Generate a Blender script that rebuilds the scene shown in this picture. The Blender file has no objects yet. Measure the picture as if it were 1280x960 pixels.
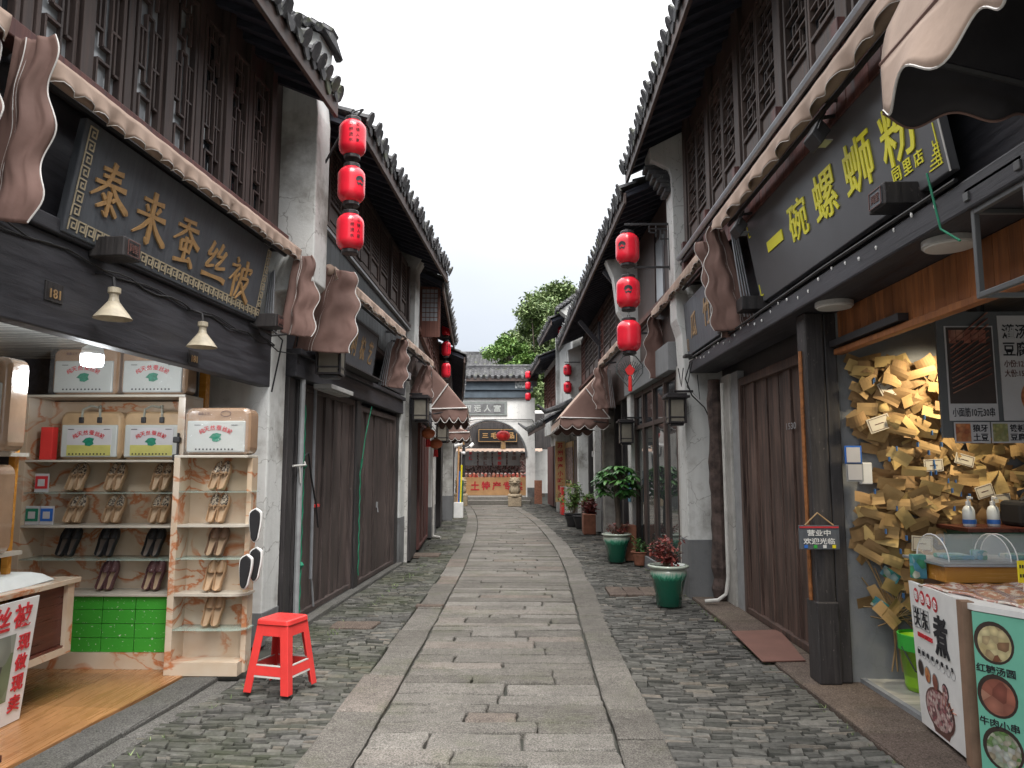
import bpy, bmesh, math, random
from mathutils import Vector, Matrix, noise
R = random.Random(7)
S = bpy.context.scene
COL = S.collection
rad = math.radians
# ---------------------------------------------------------------- camera
CAM_F, CAM_P, CAM_Y, CAM_H = 920.0, rad(6.511), rad(1.245), 1.6
cam = bpy.data.cameras.new('camera')
cam.sensor_width = 36.0
cam.lens = CAM_F / 1280 * 36.0
cam.clip_start, cam.clip_end = 0.05, 2000
camo = bpy.data.objects.new('camera', cam)
camo.location = (0, 0, CAM_H)
camo.rotation_euler = (rad(90) + CAM_P, 0, CAM_Y)
COL.objects.link(camo)
S.camera = camo
# ---------------------------------------------------------------- world, sun, exposure
SUN_EL, SUN_AZ = rad(58), rad(168)
w = bpy.data.worlds.new('World'); S.world = w; w.use_nodes = True
nt = w.node_tree; nt.nodes.clear()
wo = nt.nodes.new('ShaderNodeOutputWorld'); bg = nt.nodes.new('ShaderNodeBackground')
sky = nt.nodes.new('ShaderNodeTexSky'); sky.sky_type = 'NISHITA'; sky.sun_disc = False
sky.sun_elevation = SUN_EL; sky.sun_rotation = SUN_AZ; sky.air_density = 1.0; sky.dust_density = 3.0; sky.ozone_density = 1.5
tc = nt.nodes.new('ShaderNodeTexCoord'); mp = nt.nodes.new('ShaderNodeMapping'); mp.inputs['Scale'].default_value = (1.0, 1.0, 2.2)
mp.inputs['Location'].default_value = (3.1, 0.4, 0.7)
no = nt.nodes.new('ShaderNodeTexNoise'); no.inputs['Scale'].default_value = 1.5; no.inputs['Detail'].default_value = 6; no.inputs['Roughness'].default_value = .5
rp = nt.nodes.new('ShaderNodeValToRGB'); rp.color_ramp.elements[0].position = .25; rp.color_ramp.elements[0].color = (.84, .84, .84, 1)
rp.color_ramp.elements[1].position = .56; rp.color_ramp.elements[1].color = (1, 1, 1, 1)
mx = nt.nodes.new('ShaderNodeMixRGB'); mx.inputs[2].default_value = (10.5, 10.5, 10.6, 1)
L_ = nt.links.new
L_(tc.outputs['Generated'], mp.inputs[0]); L_(mp.outputs[0], no.inputs['Vector']); L_(no.outputs['Fac'], rp.inputs[0])
sx = nt.nodes.new('ShaderNodeSeparateXYZ'); er = nt.nodes.new('ShaderNodeValToRGB')   # overcast: three times brighter overhead than at the horizon
while len(er.color_ramp.elements) < 5: er.color_ramp.elements.new(.5)
for i, (p_, c_) in enumerate(((0, (.10, .105, .11)), (.17, (.212, .228, .25)), (.33, (.30, .313, .325)), (.52, (.50, .50, .50)), (1, (1.15, 1.13, 1.1)))): er.color_ramp.elements[i].position = p_; er.color_ramp.elements[i].color = (*c_, 1)
mu = nt.nodes.new('ShaderNodeMixRGB'); mu.blend_type = 'MULTIPLY'; mu.inputs[0].default_value = 1
L_(tc.outputs['Generated'], sx.inputs[0]); L_(sx.outputs['Z'], er.inputs[0])
L_(rp.outputs[0], mx.inputs[0]); L_(sky.outputs[0], mx.inputs[1]); L_(mx.outputs[0], mu.inputs[1]); L_(er.outputs[0], mu.inputs[2]); L_(mu.outputs[0], bg.inputs[0]); L_(bg.outputs[0], wo.inputs[0])
bg.inputs[1].default_value = 0.1
sun = bpy.data.lights.new('sun', 'SUN'); sun.energy = 1.5; sun.angle = rad(40); sun.color = (1, .97, .93)
suno = bpy.data.objects.new('sun', sun); COL.objects.link(suno)
suno.rotation_euler = (rad(90) - SUN_EL, 0, rad(180) - SUN_AZ); suno.location = (0, 10, 20)
S.view_settings.view_transform = 'Standard'; S.view_settings.look = 'None'
S.view_settings.gamma = 1.0; S.view_settings.exposure = 1.9; S.view_settings.use_curve_mapping = False
S.cycles.max_bounces = 6; S.cycles.diffuse_bounces = 4; S.cycles.glossy_bounces = 3; S.cycles.transmission_bounces = 4; S.cycles.transparent_max_bounces = 6
S.cycles.use_denoising = True; S.cycles.sample_clamp_indirect = 4

# ---------------------------------------------------------------- frames: a house front seen as (u along the street, n out from the wall, z)
_fw = Vector((-math.sin(CAM_Y) * math.cos(CAM_P), math.cos(CAM_Y) * math.cos(CAM_P), math.sin(CAM_P)))
_rt = Vector((math.cos(CAM_Y), math.sin(CAM_Y), 0)); _up = _rt.cross(_fw)
def ray(px, py): return _fw + _rt * ((px - 640) / CAM_F) + _up * ((480 - py) / CAM_F)
def ground(px, py, z=0.0):
    d = ray(px, py); t = (z - CAM_H) / d.z
    return Vector((0, 0, CAM_H)) + d * t
def aty(px, py, y):
    d = ray(px, py); t = y / d.y
    return Vector((0, 0, CAM_H)) + d * t
class Fr:
    def __init__(s, x, d, side, slope=0.0, u0=0.0):
        l = math.hypot(d, 1); s.o = Vector((x, 0, 0)); s.u = Vector((d / l, 1 / l, 0)); s.slope, s.u0 = slope, u0
        s.n = Vector((s.u.y, -s.u.x, 0)) * (1 if side == 'L' else -1); s.side = side
        s.sg = 1 if side == 'L' else -1
    def p(s, u, n, z): return s.o + s.u * u + s.n * n + Vector((0, 0, z + s.slope * (u - s.u0)))
    def hit(s, px, py, n=0.0):
        d = ray(px, py); t = (n + (s.o - Vector((0, 0, CAM_H))).dot(s.n)) / d.dot(s.n)
        q = Vector((0, 0, CAM_H)) + d * t; u = (q - s.o).dot(s.u)
        return u, q.z - s.slope * (u - s.u0)
class W_:                                                  # plain world axes
    slope = 0
    def p(s, x, y, z): return Vector((x, y, z))
WORLD = W_()
FL1 = Fr(-3.0, .07, 'L'); FL2 = Fr(-2.655, .035, 'L'); FL2U = Fr(-2.655, .035, 'L', -.05, 7.5); FL3 = Fr(-1.10, -.07, 'L')
FR1 = Fr(2.4, 0, 'R'); FR2 = Fr(2.287, -.03, 'R'); FR4 = Fr(3.21, -.075, 'R')

# ---------------------------------------------------------------- mesh builder
class MB:
    def __init__(s, fr=WORLD): s.f = fr; s.v = []; s.fc = []
    def P(s, u, n, z): s.v.append(s.f.p(u, n, z)); return len(s.v) - 1
    def hexa(s, p):                                        # 4 lower then 4 upper corners
        i = [s.P(*q) for q in p]
        for a in ((0, 3, 2, 1), (4, 5, 6, 7), (0, 1, 5, 4), (1, 2, 6, 5), (2, 3, 7, 6), (3, 0, 4, 7)): s.fc.append([i[k] for k in a])
        return s
    def box(s, u0, u1, n0, n1, z0, z1):
        return s.hexa([(u0, n0, z0), (u1, n0, z0), (u1, n1, z0), (u0, n1, z0), (u0, n0, z1), (u1, n0, z1), (u1, n1, z1), (u0, n1, z1)])
    def bar(s, a, b, w_, h_=None, up=Vector((0, 0, 1))):
        h_ = h_ or w_; a = s.f.p(*a); b = s.f.p(*b); d = (b - a).normalized()
        if abs(d.dot(up)) > .95: up = Vector((1, 0, 0))
        x = d.cross(up).normalized() * (w_ / 2); y = x.cross(d).normalized() * (h_ / 2); k = len(s.v)
        for c in (a, b): s.v += [c - x - y, c + x - y, c + x + y, c - x + y]
        for q in ((0, 3, 2, 1), (4, 5, 6, 7), (0, 1, 5, 4), (1, 2, 6, 5), (2, 3, 7, 6), (3, 0, 4, 7)): s.fc.append([k + i for i in q])
        return s
    def tube(s, pts, r, seg=6, caps=True):
        P = [s.f.p(*q) for q in pts]; n = len(P); rr = r if isinstance(r, (list, tuple)) else [r] * n
        rings = []; ref = Vector((0, 0, 1))
        d0 = (P[1] - P[0]).normalized()
        if abs(d0.z) > .9: ref = Vector((1, 0, 0))
        for i in range(n):
            d = (P[min(i + 1, n - 1)] - P[max(i - 1, 0)]).normalized()
            x = d.cross(ref)
            x = x.normalized() if x.length > 1e-4 else Vector((0, 1, 0))
            y = x.cross(d).normalized(); ref = y
            k = len(s.v); rings.append(k)
            for j in range(seg):
                a = 2 * math.pi * j / seg; s.v.append(P[i] + (x * math.cos(a) + y * math.sin(a)) * rr[i])
        for i in range(n - 1):
            for j in range(seg):
                j2 = (j + 1) % seg; s.fc.append([rings[i] + j, rings[i] + j2, rings[i + 1] + j2, rings[i + 1] + j])
        if caps: s.fc.append([rings[0] + j for j in reversed(range(seg))]); s.fc.append([rings[-1] + j for j in range(seg)])
        return s
    def lathe(s, prof, c=(0, 0, 0), seg=16, rib=0.0, nrib=0, close=True):
        c = s.f.p(*c); rings = []
        for r, z in prof:
            rings.append(len(s.v))
            for j in range(seg):
                a = 2 * math.pi * j / seg; q = r * (1 + rib * math.cos(a * nrib)) if nrib else r
                s.v.append(c + Vector((q * math.cos(a), q * math.sin(a), z)))
        for i in range(len(prof) - 1):
            for j in range(seg):
                j2 = (j + 1) % seg; s.fc.append([rings[i] + j, rings[i] + j2, rings[i + 1] + j2, rings[i + 1] + j])
        if close: s.fc.append([rings[0] + j for j in reversed(range(seg))]); s.fc.append([rings[-1] + j for j in range(seg)])
        return s
    def prism(s, a, b):                                    # two matching outlines
        n = len(a); ia = [s.P(*q) for q in a]; ib = [s.P(*q) for q in b]
        s.fc.append(ia[::-1]); s.fc.append(ib)
        for i in range(n): s.fc.append([ia[i], ia[(i + 1) % n], ib[(i + 1) % n], ib[i]])
        return s
    def grid(s, fn, nu, nv):
        k = len(s.v)
        for i in range(nu + 1):
            for j in range(nv + 1): s.P(*fn(i / nu, j / nv))
        for i in range(nu):
            for j in range(nv):
                a = k + i * (nv + 1) + j; s.fc.append([a, a + 1, a + nv + 2, a + nv + 1])
        return s
    def face(s, *pts): s.fc.append([s.P(*q) for q in pts]); return s
    def raw(s, vs, fs):
        k = len(s.v); s.v += [Vector(q) for q in vs]; s.fc += [[k + i for i in f] for f in fs]; return s
    def mesh(s, name, mat, off=Vector((0, 0, 0)), smooth=False, recalc=True):
        me = bpy.data.meshes.new(name); me.from_pydata([v - off for v in s.v], [], s.fc)
        if recalc:
            bm = bmesh.new(); bm.from_mesh(me); bmesh.ops.recalc_face_normals(bm, faces=bm.faces); bm.to_mesh(me); bm.free()
        if smooth:
            for p in me.polygons: p.use_smooth = True
        me.materials.append(mat); return me
    def build(s, name, mat, parent=None, bevel=0, smooth=False, solid=0, sub=0, recalc=True, label=None):
        off = wloc(parent) if parent else Vector((0, 0, 0))
        if not parent and s.v:                             # origin at the foot of the thing
            lo = [min(v[i] for v in s.v) for i in range(3)]; hi = [max(v[i] for v in s.v) for i in range(3)]
            off = Vector(((lo[0] + hi[0]) / 2, (lo[1] + hi[1]) / 2, lo[2]))
        o = bpy.data.objects.new(name, s.mesh(name, mat, off, smooth, recalc)); COL.objects.link(o)
        if parent: o.parent = parent
        else: o.location = off
        if solid: m = o.modifiers.new('solid', 'SOLIDIFY'); m.thickness = solid; m.offset = 0
        if bevel: m = o.modifiers.new('bevel', 'BEVEL'); m.width = bevel; m.segments = 2; m.limit_method = 'ANGLE'; m.angle_limit = rad(40)
        if sub: m = o.modifiers.new('sub', 'SUBSURF'); m.levels = sub; m.render_levels = sub
        if label: o['label'] = label
        return o
def wloc(o):
    p = Vector(o.location)
    while o.parent: o = o.parent; p = p + o.location
    return p
def thing(name, label, cat, loc, group=None):
    o = bpy.data.objects.new(name, None); COL.objects.link(o); o.location = loc; o.empty_display_size = .2
    o['label'] = label; o['category'] = cat
    if group: o['group'] = group
    return o
def tag(o, label, cat, group=None):
    o['label'] = label; o['category'] = cat
    if group: o['group'] = group
    return o
def struct(o): o['kind'] = 'structure'; return o
def dup(o, loc, rz=0.0, label=None, group=None, scale=None):
    def cp(a, par):
        c = a.copy(); COL.objects.link(c); c.parent = par
        for ch in list(a.children): cp(ch, c)
        return c
    r = cp(o, None); r.location = loc; r.rotation_euler = (0, 0, rz)
    if scale: r.scale = scale
    if label: r['label'] = label
    if group: r['group'] = group
    return r

# ---------------------------------------------------------------- lettering (built-in font outlines as mesh)
_tcache = {}
def glyphs(s, offset=0.0, ext=.02):
    key = (s, offset, ext)
    if key in _tcache: return _tcache[key]
    c = bpy.data.curves.new('lettering', 'FONT'); c.body = s; c.size = 1; c.extrude = ext; c.offset = offset
    c.align_x = 'LEFT'; c.resolution_u = 2; c.space_line = 1.0
    o = bpy.data.objects.new('lettering', c); COL.objects.link(o)
    dg = bpy.context.evaluated_depsgraph_get(); me = o.evaluated_get(dg).to_mesh()
    vs = [tuple(v.co) for v in me.vertices]; fs = [tuple(p.vertices) for p in me.polygons]
    o.evaluated_get(dg).to_mesh_clear(); bpy.data.objects.remove(o); bpy.data.curves.remove(c)
    _tcache[key] = (vs, fs); return vs, fs
def put_text(mb, s, cen, right, up, h, w=None, offset=0.0, depth=.004, shear=0.0):
    """fit the string s to height h (and width w if given), centred on the world point cen"""
    vs, fs = glyphs(s, offset)
    if not vs: return
    x0 = min(v[0] for v in vs); x1 = max(v[0] for v in vs); y0 = min(v[1] for v in vs); y1 = max(v[1] for v in vs)
    ky = h / max(y1 - y0, .05); kx = (w / (x1 - x0)) if w else ky
    nn = right.cross(up).normalized(); out = []
    for x, y, z in vs:
        a = (x - (x0 + x1) / 2) * kx; b = (y - (y0 + y1) / 2) * ky
        out.append(cen + right * (a + shear * b) + up * b + nn * (depth if z > 0 else 0))
    mb.raw(out, fs)
# ---------------------------------------------------------------- materials
def _n(t, typ, **kw):
    n = t.nodes.new(typ)
    for k, v in kw.items():
        if k in n.inputs: n.inputs[k].default_value = v
        else: setattr(n, k, v)
    return n
def _ramp(t, f, stops):
    r = t.nodes.new('ShaderNodeValToRGB'); e = r.color_ramp.elements
    while len(e) < len(stops): e.new(.5)
    for i, (p, c) in enumerate(stops): e[i].position = p; e[i].color = (*c, 1) if len(c) == 3 else c
    t.links.new(f, r.inputs[0]); return r.outputs[0]
def _g(v): return (v, v, v)
def _mix(t, f, a, b, mode='MIX'):
    m = t.nodes.new('ShaderNodeMixRGB'); m.blend_type = mode
    for i, q in ((0, f), (1, a), (2, b)):
        if hasattr(q, 'is_linked') or hasattr(q, 'links'): t.links.new(q, m.inputs[i])
        else: m.inputs[i].default_value = q if i == 0 else (*q, 1)
    return m.outputs[0]
def _noise(t, vec, sc, det=5, ro=.55, dist=0.0, stretch=None):
    if stretch:
        m = _n(t, 'ShaderNodeMapping'); m.inputs['Scale'].default_value = stretch; t.links.new(vec, m.inputs[0]); vec = m.outputs[0]
    n = _n(t, 'ShaderNodeTexNoise', Scale=sc, Detail=det, Roughness=ro, Distortion=dist); t.links.new(vec, n.inputs['Vector']); return n.outputs['Fac']
def _base(name, rough=.7, metal=0.0, spec=.5, coat=0.0, obj=False):
    m = bpy.data.materials.new(name); m.use_nodes = True; t = m.node_tree; b = t.nodes['Principled BSDF']
    b.inputs['Roughness'].default_value = rough; b.inputs['Metallic'].default_value = metal; b.inputs['Specular IOR Level'].default_value = spec
    b.inputs['Coat Weight'].default_value = coat
    vec = t.nodes.new('ShaderNodeTexCoord').outputs['Object'] if obj else t.nodes.new('ShaderNodeNewGeometry').outputs['Position']
    return m, t, b, vec
def _bump(t, b, h, st=.3, dist=.01):
    n = _n(t, 'ShaderNodeBump', Strength=st, Distance=dist); t.links.new(h, n.inputs['Height']); t.links.new(n.outputs[0], b.inputs['Normal'])
def plain(name, c, rough=.6, var=.25, sc=8, bump=.15, bsc=60, metal=0.0, spec=.5, coat=0.0, emit=0.0, obj=False):
    m, t, b, v = _base(name, rough, metal, spec, coat, obj)
    c2 = tuple(x * (1 - var) for x in c); c3 = tuple(min(1, x * (1 + var * .6)) for x in c)
    t.links.new(_ramp(t, _noise(t, v, sc), [(.3, c2), (.7, c3)]), b.inputs['Base Color'])
    if bump: _bump(t, b, _noise(t, v, bsc, 4), bump, .004)
    if emit:
        b.inputs['Emission Color'].default_value = (*c, 1); b.inputs['Emission Strength'].default_value = emit
    return m
def island(t):
    return t.nodes.new('ShaderNodeNewGeometry').outputs['Random Per Island']
def wood(name, c1, c2, scuff=(.35, .32, .3), sa=.5, axis='z', rough=.6, plank=0.0, spec=.4):
    m, t, b, v = _base(name, rough, spec=spec)
    st = {'z': (14, 14, .9), 'y': (14, .9, 14), 'x': (.9, 14, 14)}[axis]
    g = _noise(t, v, 1.6, 8, .65, .6, st)
    col = _ramp(t, g, [(.36, c1), (.62, c2)]); col = _mix(t, .8, col, _ramp(t, island(t), [(0, _g(.72)), (1, _g(1.28))]), 'MULTIPLY')
    big = _noise(t, v, 1.3, 4)
    col = _mix(t, .55, col, _ramp(t, big, [(.3, _g(.45)), (.75, _g(1.25))]), 'MULTIPLY')
    st2 = {'z': (3, 3, .8), 'y': (3, .8, 3), 'x': (.8, 3, 3)}[axis]
    sc = _ramp(t, _noise(t, v, 22, 6, .75, 0, st2), [(.62, _g(0)), (.70, _g(sa))])
    sb = _ramp(t, _noise(t, v, 1.7, 3), [(.42, _g(0)), (.62, _g(1))])
    col = _mix(t, _mix(t, 1.0, sc, sb, 'MULTIPLY'), col, scuff)
    t.links.new(col, b.inputs['Base Color'])
    t.links.new(_ramp(t, g, [(.3, _g(rough - .15)), (.7, _g(min(1, rough + .15)))]), b.inputs['Roughness'])
    _bump(t, b, g, .5, .006); return m
def plaster(name, c=(.70, .71, .695), dirt=(.27, .26, .24), amt=.6, crack=.6):
    m, t, b, v = _base(name, .9, spec=.2)
    col = _ramp(t, _noise(t, v, 1.1, 7, .62), [(.34, dirt), (.36 + .2 * amt, tuple(x * .88 for x in c)), (.8, c)])
    str_ = _ramp(t, _noise(t, v, 1.0, 5, .6, .3, (6, 6, .35)), [(.3, _g(.6)), (.55, _g(1))])
    col = _mix(t, .55 * amt, col, str_, 'MULTIPLY')
    vo = _n(t, 'ShaderNodeTexVoronoi', Scale=2.3, feature='DISTANCE_TO_EDGE')
    mp_ = _noise(t, v, 3, 4); av = _n(t, 'ShaderNodeVectorMath', operation='ADD'); sv = _n(t, 'ShaderNodeVectorMath', operation='SCALE'); sv.inputs['Scale'].default_value = .5
    cx = _n(t, 'ShaderNodeCombineXYZ'); [t.links.new(mp_, cx.inputs[i]) for i in range(3)]
    t.links.new(cx.outputs[0], sv.inputs[0]); t.links.new(v, av.inputs[0]); t.links.new(sv.outputs[0], av.inputs[1]); t.links.new(av.outputs[0], vo.inputs['Vector'])
    ck = _ramp(t, vo.outputs['Distance'], [(0.0, _g(1)), (.012, _g(0))])
    mk = _ramp(t, _noise(t, v, .8, 2), [(.5, _g(0)), (.6, _g(crack))])
    col = _mix(t, _mix(t, 1.0, ck, mk, 'MULTIPLY'), col, (.12, .11, .1))
    sp = _ramp(t, _noise(t, v, 38, 3, .6), [(.70, _g(0)), (.74, _g(.6))])
    col = _mix(t, sp, col, (.16, .15, .14))
    t.links.new(col, b.inputs['Base Color']); _bump(t, b, _noise(t, v, 9, 8, .7), .45, .02); return m
def island(t):
    return t.nodes.new('ShaderNodeNewGeometry').outputs['Random Per Island']
def granite(name, c1=(.128, .119, .107), c2=(.198, .186, .169), moss=(.09, .10, .05), ma=.35, warm=(.165, .140, .122)):
    m, t, b, v = _base(name, .95, spec=.15)
    isl = island(t)
    col = _ramp(t, isl, [(0, c1), (.45, tuple((a + b_) / 2 for a, b_ in zip(c1, c2))), (.8, c2), (1, warm)])
    col = _mix(t, .85, col, _ramp(t, _noise(t, v, 105, 4, .85), [(.36, _g(.25)), (.5, _g(.95)), (.64, _g(1.8))]), 'MULTIPLY')
    col = _mix(t, .6, col, _ramp(t, _noise(t, v, 2.2, 6, .65), [(.3, _g(.6)), (.7, _g(1.2))]), 'MULTIPLY')
    col = _mix(t, .6, col, _ramp(t, _noise(t, v, 14, 5, .7), [(.3, _g(.62)), (.55, _g(1.08))]), 'MULTIPLY')
    ms = _ramp(t, _noise(t, v, 1.6, 6, .7), [(.52, _g(0)), (.7, _g(ma))]); col = _mix(t, ms, col, moss)
    t.links.new(col, b.inputs['Base Color'])
    h = _mix(t, .5, _noise(t, v, 60, 6, .75), _noise(t, v, 9, 5, .6)); _bump(t, b, h, .75, .012); return m
def slate(name, moss=.6):
    m, t, b, v = _base(name, .95, spec=.12)
    col = _ramp(t, island(t), [(0, (.062, .062, .058)), (.5, (.110, .108, .101)), (.85, (.162, .157, .146)), (1, (.178, .158, .136))])
    col = _mix(t, .6, col, _ramp(t, _noise(t, v, 26, 6, .7), [(.3, _g(.45)), (.7, _g(1.35))]), 'MULTIPLY')
    col = _mix(t, .5, col, _ramp(t, _noise(t, v, 1.1, 4, .6), [(.3, _g(.6)), (.7, _g(1.3))]), 'MULTIPLY')
    ms = _ramp(t, _noise(t, v, .9, 6, .7), [(.42, _g(0)), (.66, _g(moss))]); col = _mix(t, ms, col, (.052, .064, .028))
    t.links.new(col, b.inputs['Base Color']); _bump(t, b, _noise(t, v, 45, 6, .7, 0, (1, 3, 1)), .6, .012); return m
def marble(name):
    m, t, b, v = _base(name, .22, spec=.5)
    n1 = _noise(t, v, 1.9, 5, .55, .9, (1, 1, 1.6))
    vein = _ramp(t, n1, [(.470, _g(0)), (.494, _g(1)), (.506, _g(1)), (.545, _g(0))]); vein = _mix(t, 1.0, vein, _ramp(t, _noise(t, v, 3.1, 2), [(.36, _g(.12)), (.52, _g(1))]), 'MULTIPLY')
    base = _ramp(t, _noise(t, v, 2.0, 4), [(.3, (.50, .36, .24)), (.55, (.58, .48, .37)), (.75, (.60, .54, .47))])
    t.links.new(_mix(t, vein, base, (.47, .18, .08)), b.inputs['Base Color']); return m
def canvas(name, c, sheen=0.0):
    m, t, b, v = _base(name, .75, spec=.3)
    col = _ramp(t, _noise(t, v, 2.2, 6, .6), [(.3, tuple(x * .72 for x in c)), (.7, tuple(min(1, x * 1.12) for x in c))])
    col = _mix(t, .18, col, _ramp(t, _noise(t, v, 1.4, 3, .5), [(.3, _g(.72)), (.6, _g(1.05))]), 'MULTIPLY')
    t.links.new(col, b.inputs['Base Color']); _bump(t, b, _noise(t, v, 9, 3, .5, .1), .22, .02); return m
def tilemat(name):
    m, t, b, v = _base(name, .85, spec=.25)
    col = _ramp(t, _noise(t, v, 5, 6, .65), [(.3, (.035, .036, .04)), (.6, (.10, .10, .105)), (.8, (.19, .19, .185))])
    li = _ramp(t, _noise(t, v, 13, 5, .7), [(.58, _g(0)), (.68, _g(.7))]); col = _mix(t, li, col, (.26, .27, .24))
    mo = _ramp(t, _noise(t, v, 2.4, 5, .7), [(.56, _g(0)), (.7, _g(.6))]); col = _mix(t, mo, col, (.12, .14, .06))
    t.links.new(col, b.inputs['Base Color']); _bump(t, b, _noise(t, v, 35, 5, .7), .5, .01); return m
def foliage(name, cs, rough=.45):
    m, t, b, v = _base(name, rough, spec=.4)
    col = _ramp(t, island(t), [(i / (len(cs) - 1), c) for i, c in enumerate(cs)])
    t.links.new(_mix(t, .4, col, _ramp(t, _noise(t, v, 2.5, 3), [(.3, _g(.6)), (.7, _g(1.3))]), 'MULTIPLY'), b.inputs['Base Color'])
    b.inputs['Transmission Weight'].default_value = 0; return m
def glassy(name, c=(.02, .025, .03), rough=.05, spec=.8):
    m, t, b, v = _base(name, rough, spec=spec); b.inputs['Base Color'].default_value = (*c, 1)
    _bump(t, b, _noise(t, v, 2.0, 2), .06, .02); return m
def clear(name, tint=(1, 1, 1), rough=.02, ior=1.45, a=.25):
    m, t, b, v = _base(name, rough, spec=.6); b.inputs['Base Color'].default_value = (*tint, 1); b.inputs['Alpha'].default_value = a; return m
def glaze(name, h):                                        # pot glaze: cream rim that runs down into bottle green
    m, t, b, v = _base(name, .12, spec=.6, coat=.5, obj=True)
    sx = _n(t, 'ShaderNodeSeparateXYZ'); t.links.new(v, sx.inputs[0])
    dr = _noise(t, v, 34, 4, .7, 0, (1, 1, .06)); ma = _n(t, 'ShaderNodeMath', operation='MULTIPLY_ADD'); t.links.new(dr, ma.inputs[0]); ma.inputs[1].default_value = .34 * h
    t.links.new(sx.outputs['Z'], ma.inputs[2])
    dv = _n(t, 'ShaderNodeMath', operation='DIVIDE'); t.links.new(ma.outputs[0], dv.inputs[0]); dv.inputs[1].default_value = h * 1.15
    t.links.new(_ramp(t, dv.outputs[0], [(.0, (.006, .055, .036)), (.76, (.008, .095, .055)), (.83, (.03, .24, .14)), (.88, (.22, .46, .35)), (.93, (.46, .52, .44))]), b.inputs['Base Color']); return m
def speck(name, base, dots, sc=30, th=.62, rough=.5, spec=.5, coat=0):
    m, t, b, v = _base(name, rough, spec=spec, coat=coat)
    f = _ramp(t, _noise(t, v, sc, 3, .6), [(th, _g(0)), (th + .03, _g(1))]); c = _mix(t, f, base, dots)
    t.links.new(c, b.inputs['Base Color']); return m
def food(name, cols, sc=22, bump=.6):
    m, t, b, v = _base(name, .45, spec=.5)
    vo = _n(t, 'ShaderNodeTexVoronoi', Scale=sc); t.links.new(v, vo.inputs['Vector'])
    se = _n(t, 'ShaderNodeSeparateColor'); t.links.new(vo.outputs['Color'], se.inputs[0])
    col = _ramp(t, se.outputs[0], [(i / (len(cols) - 1), c) for i, c in enumerate(cols)])
    sh = _ramp(t, vo.outputs['Distance'], [(.0, _g(1.2)), (.6, _g(.45))])
    t.links.new(_mix(t, .6, col, sh, 'MULTIPLY'), b.inputs['Base Color']); return m

X = {}
X['door'] = wood('dark_door_wood', (.034, .027, .026), (.112, .084, .077), sa=.75)
X['doorR'] = wood('brown_door_wood', (.028, .018, .016), (.150, .096, .078), (.40, .34, .29), .75)
X['black'] = wood('black_beam_wood', (.036, .036, .043), (.070, .070, .082), (.2, .15, .14), .35, 'y', .55)
X['blackz'] = wood('black_post_wood', (.026, .024, .026), (.066, .060, .060), (.38, .32, .3), .7, 'z', .55)
X['frame'] = wood('window_frame_wood', (.042, .030, .028), (.108, .078, .070), (.2, .17, .15), .3)
X['frameR'] = wood('brown_frame_wood', (.045, .032, .028), (.12, .085, .073), (.25, .2, .17), .35)
X['redplank'] = wood('red_brown_planks', (.085, .034, .032), (.19, .082, .072), (.3, .22, .2), .4)
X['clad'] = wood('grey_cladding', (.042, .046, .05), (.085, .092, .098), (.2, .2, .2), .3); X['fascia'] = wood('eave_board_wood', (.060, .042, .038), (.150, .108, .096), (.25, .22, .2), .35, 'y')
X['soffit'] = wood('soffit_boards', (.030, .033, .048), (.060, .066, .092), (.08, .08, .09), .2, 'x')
X['redwood'] = wood('red_brown_sash', (.08, .03, .022), (.17, .07, .05), (.3, .2, .16), .3)
X['orange'] = wood('orange_pine_planks', (.24, .085, .03), (.42, .165, .06), (.12, .05, .02), .4)
X['signbd'] = wood('grey_sign_board', (.088, .097, .112), (.128, .141, .160), (.12, .13, .14), .3, 'z', .5)
X['signR'] = plain('charcoal_sign_panel', (.125, .127, .136), .35, .1, 3, .03)
X['plaster'] = plaster('white_plaster'); X['plasterN'] = plaster('old_plaster', (.60, .59, .56), (.2, .19, .17), .9, .9)
X['grey'] = plaster('grey_plinth_render', (.20, .205, .21), (.09, .09, .09), .8)
X['gatewall'] = plaster('gate_limewash', (.84, .835, .81), (.58, .57, .55), .5, .5)
X['cement'] = plaster('cement_grey', (.27, .28, .29), (.18, .18, .18), .4, .2)
X['tile'] = tilemat('roof_tile_clay')
X['canvas'] = canvas('brown_awning_canvas', (.20, .122, .104)); X['canvasT'] = canvas('faded_awning_canvas', (.45, .335, .27)); X['canvasShade'] = canvas('shaded_awning_canvas', (.05, .046, .05))  # last one: same awning cloth, its unlit side's shade put into the colour
X['trim'] = plain('white_trim_tape', (.66, .64, .62), .6, .2)
X['granite'] = granite('granite_slabs'); X['sill'] = granite('granite_sill', (.10, .098, .092), (.145, .14, .13), ma=.15)
X['plinthB'] = granite('brown_stone_plinth', (.11, .085, .073), (.15, .12, .10), ma=.2, warm=(.14, .105, .088))
X['slateL'] = slate('slate_setts_mossy', .55); X['slateR'] = slate('slate_setts', .10)
X['dirt'] = plain('joint_soil', (.050, .051, .042), .95, .5, 6, .6, 40)
X['gold'] = plain('gold_leaf_paint', (.44, .265, .115), .4, .2, 30, .1, 80)
X['goldD'] = plain('dull_gold_paint', (.36, .23, .11), .5, .3, 30); X['border'] = plain('pale_gold_inlay', (.46, .39, .27), .5, .2, 30)
X['yellow'] = plain('yellow_letters', (.88, .82, .05), .4, .05); X['white'] = plain('white_paint', (.75, .75, .74), .5, .08)
X['ink'] = plain('black_ink', (.02, .02, .025), .6, .1); X['redink'] = plain('red_ink', (.55, .03, .04), .5, .1); X['brownink'] = plain('brown_ink', (.13, .06, .05), .5, .1)
X['red'] = plain('red_lantern_skin', (.80, .022, .045), .25, .16, 5, .10, 26, spec=.5, coat=.3)
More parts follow.
